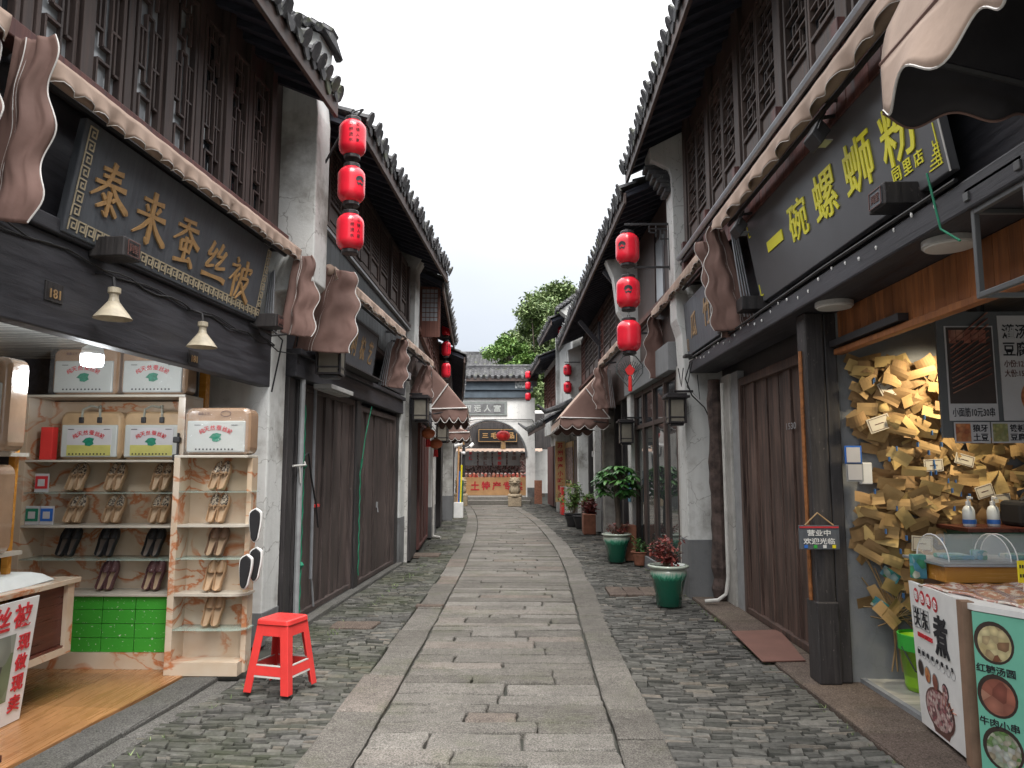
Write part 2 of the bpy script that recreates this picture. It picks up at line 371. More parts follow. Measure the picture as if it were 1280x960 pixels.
X['lcap'] = plain('black_lantern_cap', (.025, .022, .024), .4); X['iron'] = plain('black_iron', (.028, .027, .03), .5, .2, 10, .2)
X['orangeL'] = plain('faded_orange_silk', (.60, .17, .07), .5, .2, 9); X['redL'] = plain('red_silk', (.68, .02, .02), .5, .1)
X['plasticR'] = plain('red_plastic', (.72, .05, .045), .32, .12, 5, .08, 40, spec=.5)
X['pvc'] = plain('grey_pvc_pipe', (.30, .31, .32), .4, .2); X['pvcw'] = plain('white_pvc_pipe', (.56, .55, .52), .4, .2); X['steel'] = plain('steel_pipe', (.42, .44, .47), .35, .2, 6, .1, 40, metal=.6)
X['rope'] = plain('green_rope', (.01, .22, .12), .7, .3); X['jute'] = plain('jute_string', (.36, .24, .12), .8, .3); X['cable'] = plain('black_cable', (.015, .015, .017), .5)
X['enamel'] = plain('cream_enamel', (.50, .44, .33), .4, .25, 14); X['bulb'] = plain('lit_bulb', (.88, .95, 1.0), .4, 0, 4, 0, emit=3.5)
X['marble'] = marble('cream_marble_laminate'); X['ivory'] = plain('ivory_edge', (.52, .48, .41), .35, .1)
X['floorO'] = wood('orange_floor_boards', (.29, .135, .05), (.39, .195, .085), (.3, .15, .06), .2, 'y', .28)
X['floorG'] = wood('grey_floor_boards', (.30, .29, .26), (.46, .45, .40), (.3, .29, .27), .3, 'x', .5)
X['ceilW'] = wood('white_ceiling_panels', (.50, .52, .51), (.62, .63, .61), (.8, .8, .8), .1, 'x', .25)
X['roomwall'] = plain('tan_room_wall', (.42, .28, .17), .5, .2)
X['kraft'] = plain('tan_bag_fabric', (.44, .30, .17), .45, .15, 9, .4, 14); X['kraftP'] = plain('pinkish_tan_bag', (.38, .245, .155), .18, .18, 6, .9, 9, spec=.7, coat=.6)
X['bagw'] = plain('white_bag_front', (.50, .52, .50), .25, .06, 5, .5, 10, spec=.6, coat=.3); X['bagband'] = plain('lime_piping', (.40, .44, .10), .5)
X['cardlime'] = plain('yellow_green_card', (.50, .47, .14), .4, .15); X['cardw'] = plain('white_card', (.52, .51, .52), .35, .05)
X['greenprint'] = plain('green_print', (.01, .20, .12), .5, .3, 40); X['handle'] = plain('grey_web_handle', (.30, .30, .25), .8)
X['shoeT'] = plain('tan_shoe_leather', (.42, .27, .155), .5, .15); X['shoeI'] = plain('shoe_insole', (.50, .36, .23), .7, .15); X['shoeB'] = speck('black_shoe', (.018, .018, .02), (.25, .2, .18), 90, .68)
X['shoeP'] = speck('plum_shoe', (.12, .05, .055), (.45, .36, .33), 80, .64); X['shoeL'] = speck('leopard_lace', (.50, .42, .32), (.05, .035, .03), 75, .50, .7); X['shoeBr'] = plain('brown_shoe', (.20, .12, .075), .5)
X['insB'] = plain('grey_insole', (.19, .15, .12), .7); X['velvet'] = plain('black_velvet', (.013, .013, .015), .8); X['foam'] = plain('white_foam_sole', (.78, .77, .75), .5, .06)
X['gbox'] = speck('green_flowered_box', (.05, .33, .035), (.62, .72, .58), 42, .645, .4); X['wrap'] = clear('clear_plastic_wrap', (.9, .92, .94), .06, a=.07); X['glassE'] = clear('glass_shelf', (.55, .75, .68), .03, a=.35)
X['quilt'] = plain('white_quilt', (.70, .72, .70), .85, .1, 5, .5, 12); X['cherry'] = wood('dark_red_wood', (.075, .02, .014), (.15, .045, .03), (.2, .1, .08), .2, 'y', .35)
X['photo1'] = food('loom_photo', [(.06, .06, .06), (.3, .32, .3), (.12, .22, .05), (.5, .52, .5)], 6)
X['paper'] = plain('kraft_note', (.44, .28, .115), .8, .28, 3.5, .25, 24); X['paperD'] = plain('dark_kraft_note', (.33, .20, .085), .8, .25, 4, .25, 24); X['paperY'] = plain('yellow_kraft_note', (.54, .38, .15), .8, .22, 4, .25, 24)
X['cream'] = plain('cream_card', (.62, .57, .46), .6, .1); X['tinted'] = food('picture_card', [(.05, .3, .1), (.1, .35, .5), (.6, .62, .5)], 20); X['pegs'] = plain('peg_blue', (.08, .2, .45), .5)
X['mint'] = plain('mint_print', (.17, .50, .37), .4, .06); X['lime'] = plain('lime_plastic', (.26, .55, .02), .3, .1); X['limeD'] = plain('green_plastic', (.05, .45, .06), .3, .1)
X['honey'] = wood('honey_varnished_wood', (.55, .22, .03), (.68, .32, .06), (.4, .15, .03), .3, 'x', .2); X['greentab'] = plain('green_table', (.03, .10, .07), .5, .2)
X['tray'] = speck('printed_tray_cloth', (.40, .19, .14), (.62, .55, .48), 25, .53, .15, .6, .8); X['dome'] = clear('acrylic_dome', (.9, .95, 1), .03, a=.18)
X['soap'] = clear('soap_bottle', (.62, .66, .68), .15, a=.9); X['blue'] = plain('blue_print', (.03, .14, .5), .4); X['tagy'] = plain('yellow_plastic', (.85, .72, .02), .3, .05)
X['brownboard'] = plain('brown_board_edge', (.24, .15, .10), .6); X['greyboard'] = plain('grey_panel', (.11, .115, .12), .4, .1)
X['led'] = plain('led_diffuser', (.62, .61, .58), .35, .04); X['ledrim'] = plain('led_rim', (.45, .45, .44), .4)
X['rust'] = plain('rusty_pipe', (.30, .11, .03), .7, .5, 20); X['mat'] = plain('brown_rubber_mat', (.155, .075, .058), .8, .15, 5, .3); X['glass'] = glassy('dark_glass'); X['mirror'] = glassy('shop_glass', (.05, .058, .06), .02, 1.0)
X['paneW'] = glassy('pale_pane', (.30, .32, .34), .2, .7); X['lpanel'] = plain('lantern_paper', (.17, .155, .125), .6, .15, 12)
X['pot'] = glaze('green_drip_glaze', .44); X['terra'] = plain('terracotta', (.34, .14, .085), .8, .3); X['soil'] = plain('potting_soil', (.03, .024, .018), .95, .5, 20, .8)
X['redleaf'] = foliage('red_brown_leaves', [(.10, .018, .018), (.19, .035, .03), (.26, .07, .05)]); X['leaf'] = foliage('glossy_green_leaves', [(.02, .075, .018), (.045, .14, .03), (.10, .24, .06)], .35)
X['treeleaf'] = foliage('tree_leaves', [(.075, .12, .045), (.13, .19, .075), (.20, .265, .11), (.27, .33, .15)], .6); X['bushleaf'] = foliage('bright_leaves', [(.06, .13, .03), (.12, .22, .05), (.2, .3, .08)], .6)
X['stem'] = plain('brown_stem', (.16, .115, .075), .8, .3, 20); X['bark'] = plain('bark', (.09, .07, .055), .9, .3, 12)
X['oldbrick'] = plain('crumbling_old_wood', (.085, .06, .053), .95, .7, 9, 1.0, 22); X['bluegrey'] = plain('blue_grey_lintel', (.075, .10, .125), .6, .3, 3); X['carve'] = speck('carved_stone', (.42, .44, .44), (.10, .12, .13), 8, .5)
X['stone'] = granite('lion_stone', (.30, .24, .17), (.38, .31, .22), ma=.1, warm=(.36, .28, .19)); X['plaque'] = plain('grey_stone_plaque', (.21, .23, .22), .7, .2); X['plaqueT'] = plain('carved_letters', (.42, .44, .42), .7)
X['tan'] = plain('tan_counter_front', (.55, .31, .14), .5, .15, 3); X['pinkgoods'] = food('packed_goods', [(.6, .08, .08), (.7, .25, .15), (.12, .1, .1), (.6, .55, .5)], 9); X['darkgoods'] = food('bottled_goods', [(.03, .02, .02), (.12, .05, .04), (.35, .3, .28), (.2, .03, .03)], 16)
X['yshop'] = plain('yellow_banner', (.62, .42, .20), .5, .1); X['bluesign'] = plain('blue_notice', (.03, .22, .36), .4, .2)
X['twine'] = plain('teal_tassel_mesh', (.05, .06, .06), .8, .5, 30); X['bricks'] = plain('brick_red', (.30, .13, .08), .85, .3, 14)
# pictures of dishes printed on the posters
X['d_red'] = food('print_skewers', [(.22, .07, .05), (.42, .15, .10), (.30, .10, .07), (.6, .32, .22)], 14); X['d_orange'] = food('print_crispy', [(.55, .16, .05), (.65, .3, .12), (.4, .1, .04)], 30); X['d_green'] = food('print_tofu', [(.42, .36, .14), (.3, .32, .12), (.5, .45, .25)], 40)
X['d_dark'] = plain('print_dark_bowl', (.05, .035, .03), .4); X['d_egg'] = food('print_dumplings', [(.62, .5, .25), (.7, .62, .35), (.2, .06, .03)], 26); X['d_rice'] = food('print_fried_rice', [(.55, .38, .14), (.62, .5, .25), (.25, .3, .08), (.5, .2, .1)], 55)
X['d_white'] = food('print_noodles', [(.6, .58, .5), (.12, .25, .06), (.5, .52, .5), (.35, .3, .2)], 40); X['d_pink'] = food('print_hotpot', [(.55, .3, .3), (.7, .6, .55), (.4, .12, .14), (.12, .1, .1)], 45)
# ---------------------------------------------------------------- ground and paving
def cx(y): return -.22 - .0043 * max(0, y - 10.5) ** 1.9
def hw(y): return 1.03 + .012 * max(0, min(y, 14) - 6)
g = MB().box(-300, 300, -200, 500, -.4, -.035); struct(g.build('ground', X['dirt']))
def slab(mb, c, top, tilt, k=3, jit=.009, rim=.008, dip=.008, depth=.05):
    """one irregular stone with a worn rim; c = 4 ground corners"""
    ring = []
    for i in range(4):
        a, b = Vector(c[i]), Vector(c[(i + 1) % 4]); m = max(1, k if i % 2 == 0 else max(1, k // 2))
        for j in range(m):
            q = a.lerp(b, j / m); e = jit if j else jit * .6
            ring.append(Vector((q.x + R.uniform(-e, e), q.y + R.uniform(-e, e), 0)))
    m = sum(ring, Vector()) / len(ring); n = len(ring); k0 = len(mb.v)
    for f, z in ((1.0, -depth), (1.0, -dip - R.uniform(0, .003)), (None, 0)):
        for q in ring:
            d = q - m; L = d.length
            v = m + d * (f if f else max(.3, 1 - rim * R.uniform(.8, 1.5) / max(L, .02)))
            mb.v.append(Vector((v.x, v.y, top + z + tilt[0] * d.x + tilt[1] * d.y)))
    for l in range(2):
        for i in range(n):
            i2 = (i + 1) % n; mb.fc.append([k0 + l * n + i, k0 + l * n + i2, k0 + (l + 1) * n + i2, k0 + (l + 1) * n + i])
    mb.fc.append([k0 + 2 * n + i for i in range(n)])
def pt(y, t): return Vector((cx(y) + t, y, 0))
def wav(x, y): return .012 * noise.noise(Vector((x * .7, y * .5, 3)))
mb = MB(); y = 1.2; BW = .29
while y < 33.2:                                            # transverse granite slabs
    h = R.uniform(.15, .27); w2 = hw(y) - BW
    cuts = [-w2 + .006]
    r = R.random()
    if r < .62: cuts.append(R.uniform(-.45, .45) * w2 * 1.3)
    elif r < .85: cuts += sorted([R.uniform(-.7, -.15) * w2, R.uniform(.1, .7) * w2])
    cuts.append(w2 - .006)
    for a, b in zip(cuts, cuts[1:]):
        sk = R.uniform(-.012, .012); g0 = R.uniform(.0045, .0095)
        c = [pt(y + g0 + sk, a + g0), pt(y + g0 - sk, b - g0), pt(y + h - g0 - sk, b - g0), pt(y + h - g0 + sk, a + g0)]
        slab(mb, c, R.uniform(-.006, .006) + wav((a + b) / 2, y), (R.uniform(-.006, .006), R.uniform(-.02, .02)), 6 if y < 9 else 3)
    y += h
for sd in (-1, 1):                                         # long border slabs either side
    y = 1.0
    while y < 33.2:
        h = R.uniform(.5, 1.15); jo = R.uniform(-.02, .03)
        c = []
        for yy, t in ((y + .006, 0), (y + .006, 1), (y + h - .006, 1), (y + h - .006, 0)):
            c.append(pt(yy, sd * (hw(yy) - BW + .004 + t * (BW + jo))))
        if sd < 0: c = [c[1], c[0], c[3], c[2]]
        slab(mb, c, R.uniform(-.004, .008) + wav(sd, y), (R.uniform(-.02, .02), R.uniform(-.008, .008)), 4, .008, .014)
        y += h
struct(mb.build('path', X['granite'], recalc=False))
def wallL(y): return (-3.0 + .07 * y if y < 7 else -2.655 + .035 * y if y < 12.7 else -1.10 - .07 * y)
def wallR(y): return (2.02 if y < 9.3 else 2.287 - .03 * y if y < 22 else 3.21 - .075 * y)
def setts(side, mat):                                      # thin slates set on edge, long side across the street
    mb = MB(); y = 1.5
    while y < 33.5:
        far = y > 15; h = R.uniform(.030, .054) * (1.0 if not far else 1.7)
        if side < 0: x0 = wallL(y) + (.40 if y < 6.9 else .12); x1 = cx(y) - hw(y) - .01
        else: x0 = cx(y) + hw(y) + .01; x1 = wallR(y) - .02
        x = x0 + R.uniform(-.05, 0)
        while x < x1 - .02:
            l = R.uniform(.06, .22) * (1 if not far else 1.5); xe = min(x + l, x1)
            if x1 - xe < .04: xe = x1
            bow = .05 * noise.noise(Vector((x * 1.1, y * .6, side * 5))); b2 = .05 * noise.noise(Vector((xe * 1.1, y * .6, side * 5)))
            t = R.uniform(-.007, .009) + .018 * noise.noise(Vector((x * .9, y * .9, 1.7))); g0 = .004
            tl = R.uniform(-.06, .06); ty = R.uniform(-.16, .26)
            yj = R.uniform(-.006, .006); hj = R.uniform(-.012, .014)
            c = [(x + g0 + R.uniform(-.006, .006), y + bow + g0 + yj), (xe - g0, y + b2 + g0 + yj + R.uniform(-.006, .006)), (xe - g0 + R.uniform(-.006, .006), y + b2 + h + hj - g0), (x + g0, y + bow + h + hj - g0 + R.uniform(-.006, .006))]
            k0 = len(mb.v); mx_ = sum(q[0] for q in c) / 4; my = sum(q[1] for q in c) / 4
            for q in c: mb.v.append(Vector((q[0], q[1], t - .035)))
            for q in c: mb.v.append(Vector((q[0], q[1], t - .006 - R.uniform(0, .009))))
            for q in c: mb.v.append(Vector((q[0] + (mx_ - q[0]) * R.uniform(.03, .10), q[1] + (my - q[1]) * R.uniform(.05, .24), t + tl * (q[0] - mx_) + ty * (q[1] - my) + R.uniform(-.002, .004))))
            for l0 in (0, 4):
                for i in range(4): mb.fc.append([k0 + l0 + i, k0 + l0 + (i + 1) % 4, k0 + l0 + 4 + (i + 1) % 4, k0 + l0 + 4 + i])
            mb.fc.append([k0 + 8, k0 + 9, k0 + 10, k0 + 11]); x = xe
        y += h
    return mb.build('side_paving', mat, recalc=False)
struct(setts(-1, X['slateL'])); struct(setts(1, X['slateR']))
# long stone sills along the house fronts
mb = MB(); y = .5
while y < 9.3:
    h = R.uniform(1.1, 1.9); h = min(h, 9.3 - y)
    slab(mb, [(2.0, y + .005, 0), (2.47, y + .005, 0), (2.47, y + h - .005, 0), (2.0, y + h - .005, 0)], .035, (0, 0), 4, .006, .012, .01, .1); y += h
struct(mb.build('stone_sill', X['plinthB'], recalc=False))
mb = MB(); y = .5
for y0, y1 in ((.5, 2.6), (2.6, 4.55), (4.55, 5.72)):
    a = -3.0 + .07 * y0; b = -3.0 + .07 * y1
    slab(mb, [(a + .0, y0 + .004, 0), (a + .26, y0 + .004, 0), (b + .26, y1 - .004, 0), (b, y1 - .004, 0)], .035, (0, 0), 4, .006, .012, .01, .1)
    slab(mb, [(a + .265, y0 + .004, 0), (a + .42, y0 + .004, 0), (b + .42, y1 - .004, 0), (b + .265, y1 - .004, 0)], .006, (0, .0), 4, .006, .012, .01, .1)
struct(mb.build('stone_sill', X['sill'], recalc=False))
mb = MB(); y = 6.85
while y < 12.4:
    h = min(R.uniform(1.2, 2.0), 12.45 - y); a = -2.655 + .035 * y; b = -2.655 + .035 * (y + h)
    slab(mb, [(a - .02, y + .004, 0), (a + .14, y + .004, 0), (b + .14, y + h - .004, 0), (b - .02, y + h - .004, 0)], .05, (0, 0), 4, .006, .012, .01, .1); y += h
struct(mb.build('stone_sill', X['sill'], recalc=False))
# flat stones let into the paving
mb = MB()
for (px, py, w_, d_, t) in ((442, 783, .42, .30, .022), (925, 752, 0, 0, 0), (535, 758, .3, .12, .02), (790, 742, .55, .3, .02), (590, 795, 0, 0, 0)):
    if w_:
        q = ground(px, py); slab(mb, [(q.x - w_ / 2, q.y - d_ / 2, 0), (q.x + w_ / 2, q.y - d_ / 2, 0), (q.x + w_ / 2 + .03, q.y + d_ / 2, 0), (q.x - w_ / 2, q.y + d_ / 2, 0)], t, (0, 0), 4, .012)
for k in range(4): slab(mb, [(1.02 + k * .22, 9.5, 0), (1.22 + k * .22, 9.5, 0), (1.22 + k * .22, 10.1, 0), (1.02 + k * .22, 10.1, 0)], .025, (0, 0), 3, .008)
slab(mb, [(-2.2, 13.55, 0), (-1.62, 13.5, 0), (-1.62, 13.95, 0), (-2.2, 14.0, 0)], .03, (0, 0), 4)
struct(mb.build('paving_stones', X['plinthB'], recalc=False))
# ---------------------------------------------------------------- builders for house parts
def tile_roof(fr, u0, u1, nE, zE, nR, zR, root, mat=None, pitch=.19, ridge=True, board=.17, back=True, soffit=True, name='roof'):
    """tiled slope from the eave (nE, zE) up to the ridge (nR, zR); eave board, boarded soffit with rafters below"""
    mb = MB(fr); L = math.hypot(nR - nE, zR - zE); dn, dz = (nR - nE) / L, (zR - zE) / L; pn, pz = -dz, dn
    if dz < 0: pass
    if pz < 0: pn, pz = -pn, -pz
    rows = max(1, int((u1 - u0) / pitch)); pitch = (u1 - u0) / rows
    def q(u, s, h): return (u, nE + dn * s + pn * h, zE + dz * s + pz * h)
    ns = max(3, int(L / .19))
    for r in range(rows + 1):
        uc = u0 + r * pitch + R.uniform(-.012, .012); st = R.uniform(-.03, .03); dr = R.uniform(-.015, .015)
        k0 = None
        for i in range(ns):                                # overlapping cover tiles
            s0, s1 = i * L / ns + (st if i == 0 else 0), (i + 1) * L / ns; ra, rb = .066, .052
            sag = R.uniform(-.006, .006)
            k = len(mb.v)
            for s_, rr, hh in ((s0 - .02, ra, .034 + sag), (s1, rb, .02)):
                for j in range(6):
                    a = math.pi * j / 5; mb.P(*q(uc + rr * math.cos(a), s_, hh + dr + rr * math.sin(a) * .9))
            for j in range(5): mb.fc.append([k + j, k + j + 1, k + 7 + j, k + 6 + j])
            if i == 0:
                c = mb.P(*q(uc, s0 - .02, .03)); mb.fc += [[c, k + j, k + j + 1] for j in range(5)]
        # end plate of the cover row
        k = len(mb.v); tw = R.uniform(-.02, .02)
        pl = [(-.062, .0), (-.066, .07), (-.04, .115), (0, .13), (.04, .115), (.066, .07), (.062, .0), (.03, -.03), (-.03, -.03)]
        mb.prism([q(uc + a, st - .035 + tw * b * 4, b) for a, b in pl], [q(uc + a, st - .015 + tw * b * 4, b) for a, b in pl])
        if r < rows:
            um = uc + pitch / 2
            for i in range(ns):
                s0, s1 = i * L / ns, (i + 1) * L / ns; k = len(mb.v)
                for s_, hh in ((s0 - .02, .022), (s1, .006)):
                    for j in range(5):
                        t = j / 4 * 2 - 1; mb.P(*q(um + t * (pitch / 2 - .02), s_, hh + .035 * t * t))
                for j in range(4): mb.fc.append([k + j, k + j + 1, k + 6 + j, k + 5 + j])
            pl = [(-.085, .055), (-.05, .03), (0, .02), (.05, .03), (.085, .055), (.075, -.02), (.045, -.075), (0, -.105), (-.045, -.075), (-.075, -.02)]
            dd = R.uniform(-.02, .02); tw = R.uniform(-.015, .015)
            mb.prism([(um + a, nE + dn * (-.035) - pn * .0 + tw, zE + b + dd) for a, b in pl], [(um + a, nE - dn * .018 + tw, zE + b + dd) for a, b in pl])
    o = mb.build(name, mat or X['tile'], root, recalc=False)
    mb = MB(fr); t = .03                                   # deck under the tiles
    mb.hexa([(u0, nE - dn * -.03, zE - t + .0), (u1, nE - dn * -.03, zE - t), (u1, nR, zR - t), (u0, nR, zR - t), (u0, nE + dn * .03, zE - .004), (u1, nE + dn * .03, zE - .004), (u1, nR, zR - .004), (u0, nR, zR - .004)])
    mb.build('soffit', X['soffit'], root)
    if soffit:
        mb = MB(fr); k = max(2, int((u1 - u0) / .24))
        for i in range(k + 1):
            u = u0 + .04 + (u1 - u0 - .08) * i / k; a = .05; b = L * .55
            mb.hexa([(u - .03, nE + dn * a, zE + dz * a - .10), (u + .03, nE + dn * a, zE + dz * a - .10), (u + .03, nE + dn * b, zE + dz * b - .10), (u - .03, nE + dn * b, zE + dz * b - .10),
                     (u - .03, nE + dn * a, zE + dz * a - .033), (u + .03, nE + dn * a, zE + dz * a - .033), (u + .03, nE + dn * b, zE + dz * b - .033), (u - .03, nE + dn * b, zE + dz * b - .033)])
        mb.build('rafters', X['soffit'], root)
    if board:
        MB(fr).box(u0 - .02, u1 + .02, nE + dn * .02 - .02, nE + dn * .02 + .018, zE - board - .02, zE - .03).build('eave_board', X['fascia'], root, bevel=.006)
    if ridge:
        mb = MB(fr); mb.box(u0, u1, nR - .07, nR + .07, zR - .02, zR + .10); mb.tube([(u0 - .05, nR, zR + .13), (u1 + .05, nR, zR + .13)], .08, 8); mb.build('roof_ridge', X['tile'], root)
    if back:
        MB(fr).hexa([(u0, nR, zR - .06), (u1, nR, zR - .06), (u1, nR + (nR - nE), zE - .3), (u0, nR + (nR - nE), zE - .3), (u0, nR, zR), (u1, nR, zR), (u1, nR + (nR - nE), zE - .24), (u0, nR + (nR - nE), zE - .24)]).build('back_roof', X['tile'], root)
    return o
SEG_A = [(.36, .22, .66, .22), (.36, .62, .66, .62), (.36, .22, .36, .62), (.66, .22, .66, .62), (0, .30, .36, .30), (.66, .34, 1, .34), (.18, 0, .18, .14), (.18, .14, .66, .14), (.66, 0, .66, .22),
         (.82, .12, .82, .34), (.82, .12, 1, .12), (0, .52, .36, .52), (.18, .30, .18, .52), (.82, .34, .82, .56), (.66, .56, 1, .56), (.5, .62, .5, .78), (0, .70, .5, .70), (.18, .70, .18, .90), (.18, .90, .82, .90), (.82, .70, .82, .90), (.5, .78, .82, .78), (.66, .78, .66, 1), (.36, .90, .36, 1)]
def seg_b(rows=11):
    o = []
    for i in range(rows):
        y = (i + .5) / rows; a = i % 3
        o.append(((0, .33, 0)[a], y, (.66, 1, 1)[a], y))
        o.append(((.33, .66, .5)[a], y, (.33, .66, .5)[a], min(1, y + 1.0 / rows)))
        o.append(((.66, .2, .33)[a], max(0, y - 1.0 / rows), (.66, .2, .33)[a], y))
    return o
def seg_c(nx=4, ny=11): return [(0, (j + 1) / (ny + 1), 1, (j + 1) / (ny + 1)) for j in range(ny)] + [((i + 1) / (nx + 1), 0, (i + 1) / (nx + 1), 1) for i in range(nx)]
def window(fr, root, u0, u1, n, z0, z1, segs, fmat='frame', solid=0.0, pane='glass', bar=.016, st=.032, th=.05):
    mb = MB(fr)
    mb.box(u0, u0 + st, n, n + th, z0, z1); mb.box(u1 - st, u1, n, n + th, z0, z1); mb.box(u0 + st, u1 - st, n + .002, n + th - .002, z0, z0 + st); mb.box(u0 + st, u1 - st, n + .002, n + th - .002, z1 - st, z1)
    zb = z0 + st
    if solid: mb.box(u0 + st, u1 - st, n + .002, n + th - .002, z0 + solid, z0 + solid + st); zb = z0 + solid + st
    f = mb.build('window', X[fmat], root, bevel=.004)
    if solid:
        m = MB(fr); m.box(u0 + st, u1 - st, n + .012, n + .022, z0 + st, z0 + solid); m.box(u0 + st + .04, u1 - st - .04, n + .02, n + .034, z0 + st + .04, z0 + solid - .04); m.build('panel', X[fmat], f, bevel=.005)
    a, b = u0 + st, u1 - st; c, d = zb, z1 - st; mb = MB(fr)
    for x0, y0, x1, y1 in segs:
        x0, x1 = a + (b - a) * x0, a + (b - a) * x1; y0, y1 = c + (d - c) * y0, c + (d - c) * y1
        if abs(x1 - x0) < 1e-5: mb.box(x0 - bar / 2, x0 + bar / 2, n + .014, n + .040, min(y0, y1), max(y0, y1))
        else: mb.box(min(x0, x1), max(x0, x1), n + .012, n + .042, y0 - bar / 2, y0 + bar / 2)
    mb.build('lattice', X[fmat], f)
    MB(fr).box(a, b, n - .004, n + .004, c, d).build('pane', X[pane], f)
    return f
def plank_door(fr, root, u0, u1, n, z0, z1, mat='door', pw=.17, frame=.07, leafs=1):
    mb = MB(fr)
    mb.box(u0, u0 + frame, n - .02, n + .05, z0, z1); mb.box(u1 - frame, u1, n - .02, n + .05, z0, z1); mb.box(u0 + frame, u1 - frame, n - .018, n + .048, z1 - frame, z1); mb.box(u0 + frame, u1 - frame, n - .018, n + .046, z0, z0 + .06)
    f = mb.build('door_frame', X[mat], root, bevel=.006)
    mb = MB(fr); u = u0 + frame
    while u < u1 - frame - .02:
        w_ = min(R.uniform(.85, 1.15) * pw, u1 - frame - u); k = R.uniform(-.018, .012)
        mb.box(u + .007, u + w_ - .007, n - .03 + k, n + .012 + k, z0 + .05, z1 - frame + .005); u += w_
    d = mb.build('door', X[mat], root, bevel=.004)
    return f, d
def wav_edge(t, n=5, a=.03): return a * math.sin(t * n * 2 * math.pi)
def flap(fr, root, u, a, b, waves=4.0, amp=.024, w0=.10, w1=.30, mat='canvas', skew=0.1, name='side_flap'):
    """side cloth of a folded awning: hangs from a=(n,z) at the roller to b=(n,z) by the wall; scalloped, white-taped outer edge"""
    def fn(s, t):                                          # s down the cloth, t across from the wall side to the street side
        n_ = a[0] + (b[0] - a[0]) * s; z = a[1] + (b[1] - a[1]) * s; w_ = w0 + (w1 - w0) * math.sin(min(1, s * 1.15) * math.pi / 2)
        e = amp * math.sin(s * waves * 2 * math.pi) * t
        cr = .04 * noise.noise(Vector((s * 1.6 + u, t * 3.0, 3))) + .018 * abs(noise.noise(Vector((s * 1.5 + u, t * 9, 7)))) + .020 * abs(noise.noise(Vector((s * 3 + t * 4, t * 5 - s * 2, u)))); return (u + cr + .02 * math.sin(t * 6 + s * 2.5) + skew * (t - .5) * (1 - s) + .007 * math.sin(t * 17 + s * 4), n_ + (t - .35) * w_ + e, z - .06 * t * (1 - t) - .05 * t * s)
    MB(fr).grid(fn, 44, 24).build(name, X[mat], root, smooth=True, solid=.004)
    for tt in (.30, .36): MB(fr).tube([fn(i / 30, tt) for i in range(31)], .0035, 4).build('seam', X['trim'], root)
    MB(fr).tube([fn(i / 40, 1.01) for i in range(41)], .0042, 5).build('edge_tape', X['trim'], root)
def roll_awning(fr, label, u0, u1, n, z, drop=.13, r=.055, ripple=.16, group='rolled up brown shop awnings'):
    """awning wound up under the windows: cloth roll, hanging scalloped valance, wall brackets"""
    c = fr.p((u0 + u1) / 2, n, z); t = thing('awning', label, 'awning', c, group)
    mb = MB(fr); m = 40
    mb.tube([(u0 + (u1 - u0) * i / m, n - .01, z + .006 * math.sin(i * 1.3)) for i in range(m + 1)], r, 10); mb.build('cloth_roll', X['canvasT'], t, smooth=True)
    L = u1 - u0; k = int(L / .05)
    def fn(a, b):
        u = u0 + L * a; sc = abs(math.sin(math.pi * u / ripple)); d = drop * (.74 + .26 * sc)
        return (u, n + r * .9 + .02 * math.sin(u * 9) * b + .025 * math.sin(2 * math.pi * u / ripple) * b * b, z + .03 - b * d + .006 * noise.noise(Vector((u * 7, b * 3, 1))))
    MB(fr).grid(fn, max(20, k * 2), 5).build('valance', X['canvasT'], t, smooth=True, solid=.004)
    MB(fr).tube([fn(i / (k * 2), 1.02) for i in range(k * 2 + 1)], .0026, 4).build('edge_tape', X['trim'], t)
    mb = MB(fr)
    for u in (u0 + .1, (u0 + u1) / 2, u1 - .1): mb.bar((u, n - r, z), (u, n - .30, z + .02), .03)
    mb.tube([(u0 + .02, n - .10, z - .02), (u1 - .02, n - .10, z - .02)], .02, 6)
    mb.build('bracket', X['iron'], t)
    return t
def arms(fr, root, u, a, b, k=4):                          # folded steel arms beside a flap
    mb = MB(fr)
    for i in range(k): mb.tube([(u + i * .035, a[0] - i * .03, a[1]), (u + .02 + i * .03, b[0] + .05 - i * .04, b[1])], .009, 6)
    mb.build('folding_arm', X['steel'], root)
def lantern_mesh(w_, h_):
    """drum lantern: rounded red skin, black caps, wire loops; origin at the top hook"""
    t = thing('lantern', 'x', 'lantern', (0, 0, 0)); r = w_ / 2; cap = .045
    z1 = -.05 - cap; z0 = z1 - h_; pr = []
    for i in range(13):
        a = i / 12; z = z0 + h_ * a; k = min(1, math.sin(math.pi * a) * 1.0 + .0)
        e = abs(a - .5) * 2; rr = r * (1 - max(0, (e - .5) / .5) ** 2.2 * .38); pr.append((rr, z))
    m = MB(); m.lathe(pr, seg=28, rib=.006, nrib=14); m.build('skin', X['red'], t, smooth=True)
    for z in (z1 - .004, z0 - cap + .006):
        m = MB(); m.lathe([(r * .56, z), (r * .60, z + .008), (r * .60, z + cap - .008), (r * .56, z + cap)], seg=20); m.build('cap', X['lcap'], t, smooth=False)
    m = MB(); m.tube([(-.02, 0, z1 + cap), (-.012, 0, -.01), (.012, 0, -.01), (.02, 0, z1 + cap)], .004, 5); m.tube([(-.015, 0, z0 - cap), (0, 0, z0 - cap - .03), (.015, 0, z0 - cap)], .004, 5); m.build('hook', X['iron'], t)
    return t
